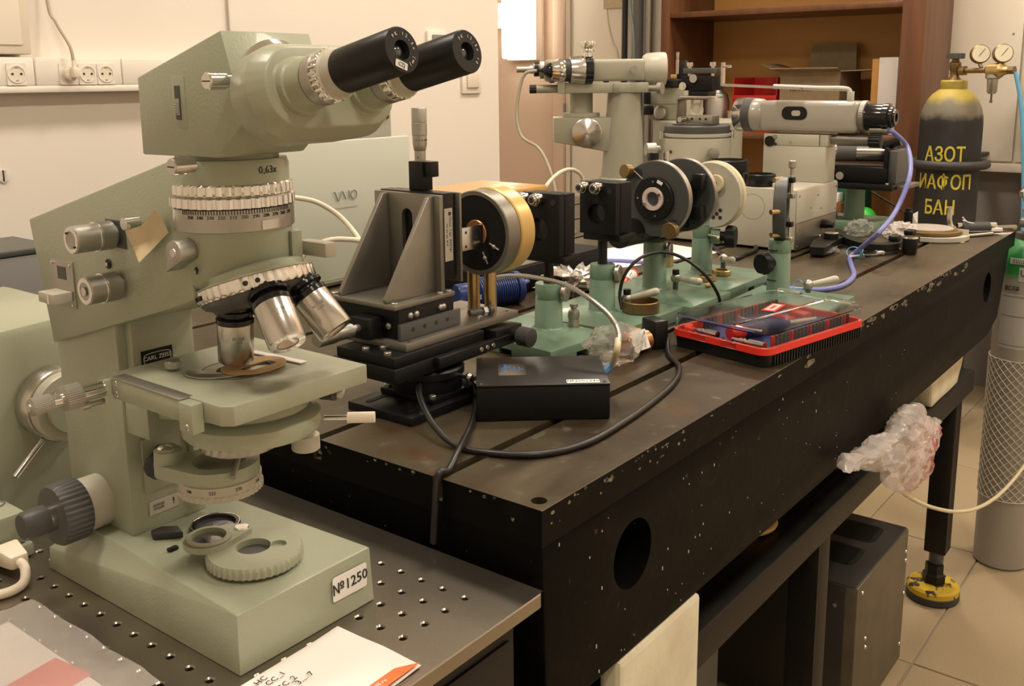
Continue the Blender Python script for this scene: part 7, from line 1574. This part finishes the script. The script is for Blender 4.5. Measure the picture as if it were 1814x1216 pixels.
# black curved arm with knobs, films, syringe
t = thing('curved_arm', 'black curved arm with silver-capped knobs lying on the table', 'arm', (1.95, .68, ZT))
S_ = [K(1447, 447, ZT+.012), K(1470, 425, ZT+.016), K(1495, 422, ZT+.016), K(1530, 436, ZT+.013), K(1570, 440, ZT+.012), K(1605, 430, ZT+.012), K(1618, 424, ZT+.012)]
P = spline(S_, 8); b = NB()
top_, bot = [], []
for i, q in enumerate(P):
    d = (P[min(i+1, len(P)-1)]-P[max(i-1, 0)]); d.z = 0; d.normalize(); nrm = V((-d.y, d.x, 0)); w_ = .014+.010*sin(pi*min(1, i/16))
    for L_, s_ in ((top_, 1), (bot, -1)): L_.append((q+nrm*w_*s_))
A1 = [b.verts.new((q.x, q.y, ZT+.006)) for q in top_]; A2 = [b.verts.new((q.x, q.y, ZT+.006)) for q in bot]; B1 = [b.verts.new((q.x, q.y, ZT+.022)) for q in top_]; B2 = [b.verts.new((q.x, q.y, ZT+.022)) for q in bot]
for i in range(len(P)-1):
    b.faces.new((B1[i], B1[i+1], B2[i+1], B2[i])); b.faces.new((A1[i], A2[i], A2[i+1], A1[i+1])); b.faces.new((A1[i], A1[i+1], B1[i+1], B1[i])); b.faces.new((A2[i], B2[i], B2[i+1], A2[i+1]))
b.faces.new((A1[0], B1[0], B2[0], A2[0])); b.faces.new((A1[-1], A2[-1], B2[-1], B1[-1]))
obj('arm', b, 'black', t)
for u, v in ((1471, 437), (1611, 447)):
    q = atz(u, v+4, ZT); b = NB(); lathe(b, (q.x, q.y, ZT+.0004), (0, 0, 1), [(0, .012), (.004, .014), (.030, .0155), (.034, .0155)], 28); kb = obj('knob', b, 'black', t)
    b = NB(); lathe(b, (q.x, q.y, ZT+.0345), (0, 0, 1), [(0, .0155), (.003, .0145), (.004, .006), (.003, 0)], 28); obj('silver_cap', b, 'chrome', kb)
for u, v in ((1585, 425), (1612, 415)):
    q = atz(u, v, ZT+.024); b = NB(); box(b, (q.x-.014, q.y-.010, ZT+.0225), (q.x+.014, q.y+.010, ZT+.034), .003); obj('block', b, 'black', t)
for (u, v, rad, sd_, m, lab, nm) in ((2.245, .742, (.036, .026, .018), 5.0, 'film', 'crumpled clear film behind the black curved arm, near the goniometer', 'film_wrap'), (2.26, .655, (.045, .034, .018), 8.0, 'film_white', 'crumpled whitish film packet behind the black curved arm', 'film_packet')):
    b = NB(); crumple(b, (u, v, ZT+rad[2]*.9), rad, sd_, .45, 12, 34)
    for v_ in b.verts: v_.co.z = max(v_.co.z, ZT+.0008)
    single(nm, b, m, lab, 'film', sharp=12)
t = thing('syringe', 'clear plastic syringe lying before the black curved arm', 'syringe', (1.78, .60, ZT))
s0, s1 = K(1505, 455, ZT+.0065), K(1592, 443, ZT+.0065); sdv = (s1-s0).normalized(); Ls = (s1-s0).length
b = NB(); lathe(b, s0+sdv*(Ls*.28), sdv, [(0, .0030), (.004, .0058), (Ls*.40, .0058), (Ls*.41, .008), (Ls*.42, .008)], 20); obj('barrel', b, 'clear_plastic', t)
b = NB(); cyl(b, s0, s0+sdv*(Ls*.28), .0018, n=10); obj('nozzle', b, 'sticker', t)
b = NB(); cyl(b, s0+sdv*(Ls*.55), s0+sdv*(Ls*.97), .0030, n=12); obj('plunger', b, 'sticker', t)
b = NB(); cyl(b, s0+sdv*(Ls*.97), s0+sdv*Ls, .006, n=14); obj('thumb_rest', b, 'copper', t)
b = NB(); q = K(1465, 450, ZT); crumple(b, (q.x, q.y, ZT+.007), (.035, .018, .008), 11.0, .4, 12, 26)
for v_ in b.verts: v_.co.z = max(v_.co.z, ZT+.0006)
single('clear_pouch', b, 'film', 'small clear blue-edged pouch before the goniometer base', 'pouch')
# round plates
q = atz(1657, 428, ZT); q = V((q.x+.045, q.y+.02, ZT))
b = NB(); lathe(b, (q.x, q.y, ZT+.0004), (0, 0, 1), [(0, .076), (.002, .078), (.011, .078), (.0115, .076), (.0115, 0)], 64); single('round_tray', b, 'enamel_cream', 'pale round disc lying under a darker disc at the table end', 'disc')
b = NB(); lathe(b, (q.x-.004, q.y+.006, ZT+.0121), (0, 0, 1), [(0, .066), (.002, .069), (.008, .069), (.0085, .060), (.0125, .058), (.0125, 0)], 64); single('round_tray', b, 'bronze', 'brown round disc lying on top of the paler disc', 'disc')
b = NB(); ball(b, (q.x-.01, q.y+.005, ZT+.0252), .055, (1, .95, .008), 32); single('disc_paper', b, 'film_white', 'round whitish paper lying on the brown disc', 'paper')
# small black plug, hex key, rods, card
q = atz(1605, 404, ZT); q.x += .012; t = thing('black_plug', 'small black plug standing before the round discs', 'plug', (q.x, q.y, ZT))
b = NB(); lathe(b, (q.x, q.y, ZT+.0004), (0, 0, 1), [(0, .016), (.004, .016), (.005, .0105), (.038, .0105), (.040, .008), (.046, .0075), (.046, 0)], 24); obj('body', b, 'black', t)
b = NB(); hull(b, [(q.x+.02, q.y-.005, ZT+.001), (q.x+.04, q.y-.012, ZT+.001), (q.x+.02, q.y-.004, ZT+.03), (q.x+.036, q.y-.012, ZT+.036), (q.x+.024, q.y-.016, ZT+.004)]); obj('paper_tab', b, 'sticker', t)
h0 = atz(1676, 408, ZT+.008); t = thing('hex_key', 'thick chrome hex key with its short arm upright', 'hex key', (h0.x, h0.y, ZT))
b = NB(); tube(b, [h0+V((.02, 0, .050)), h0+V((.02, -.001, .020)), h0+V((.022, -.008, .004)), h0+V((.035, -.026, .0)), h0+V((.09, -.075, 0)), h0+V((.14, -.12, 0))], .0062, 6, 5); obj('bar', b, 'satin', t)
t = thing('rod_bundle', 'steel rods bundled in black sleeve tied with white tie', 'rods', (2.42, .56, ZT))
r0, r1 = atz(1690, 410, ZT+.009), atz(1790, 408, ZT+.009)
rd_ = (r1-r0).normalized()
for k, (dz, dn, f) in enumerate(((0, 0, .84), (.0, .014, .84), (.012, .007, .76))):
    off = V((-rd_.y, rd_.x, 0))*dn+V((0, 0, dz)); b = NB(); cyl(b, r0+off+rd_*.01, r0+off+rd_*((r1-r0).length*f), .0062, n=14); obj('rod', b, 'chrome', t)
b = NB(); cyl(b, r0+rd_*.022+V((-rd_.y*.007, rd_.x*.007, .0055)), r0+rd_*.085+V((-rd_.y*.007, rd_.x*.007, .0055)), .0142, n=24); obj('sleeve', b, 'rubber', t)
b = NB(); c_ = r0+rd_*.03+V((0, 0, .021)); tube(b, [c_+V((-.012, .008, .012)), c_, c_+V((.012, -.012, -.004))], .0013, 6, 3); tube(b, [c_+V((.010, .012, .002)), c_, c_+V((-.008, -.010, .0))], .0013, 6, 3); obj('white_tie', b, 'sticker', t)
b = NB(); s_ = atz(1716, 418, ZT+.004); e_2 = atz(1758, 414, ZT+.004); cyl(b, s_, e_2, .0040, n=12); single('thin_rod', b, 'satin_dull', 'thin steel rod lying beside the rod bundle', 'rod')
k0 = atz(1690, 424, ZT); t = thing('folded_card', 'folded cream card standing at the table end', 'card', (k0.x, k0.y, ZT))
b = NB(); box(b, (k0.x-.002, k0.y-.03, ZT+.0004), (k0.x, k0.y+.012, ZT+.024)); box(b, (k0.x-.045, k0.y-.03, ZT+.0004), (k0.x-.002, k0.y+.012, ZT+.0014)); obj('card', b, 'ivory', t)
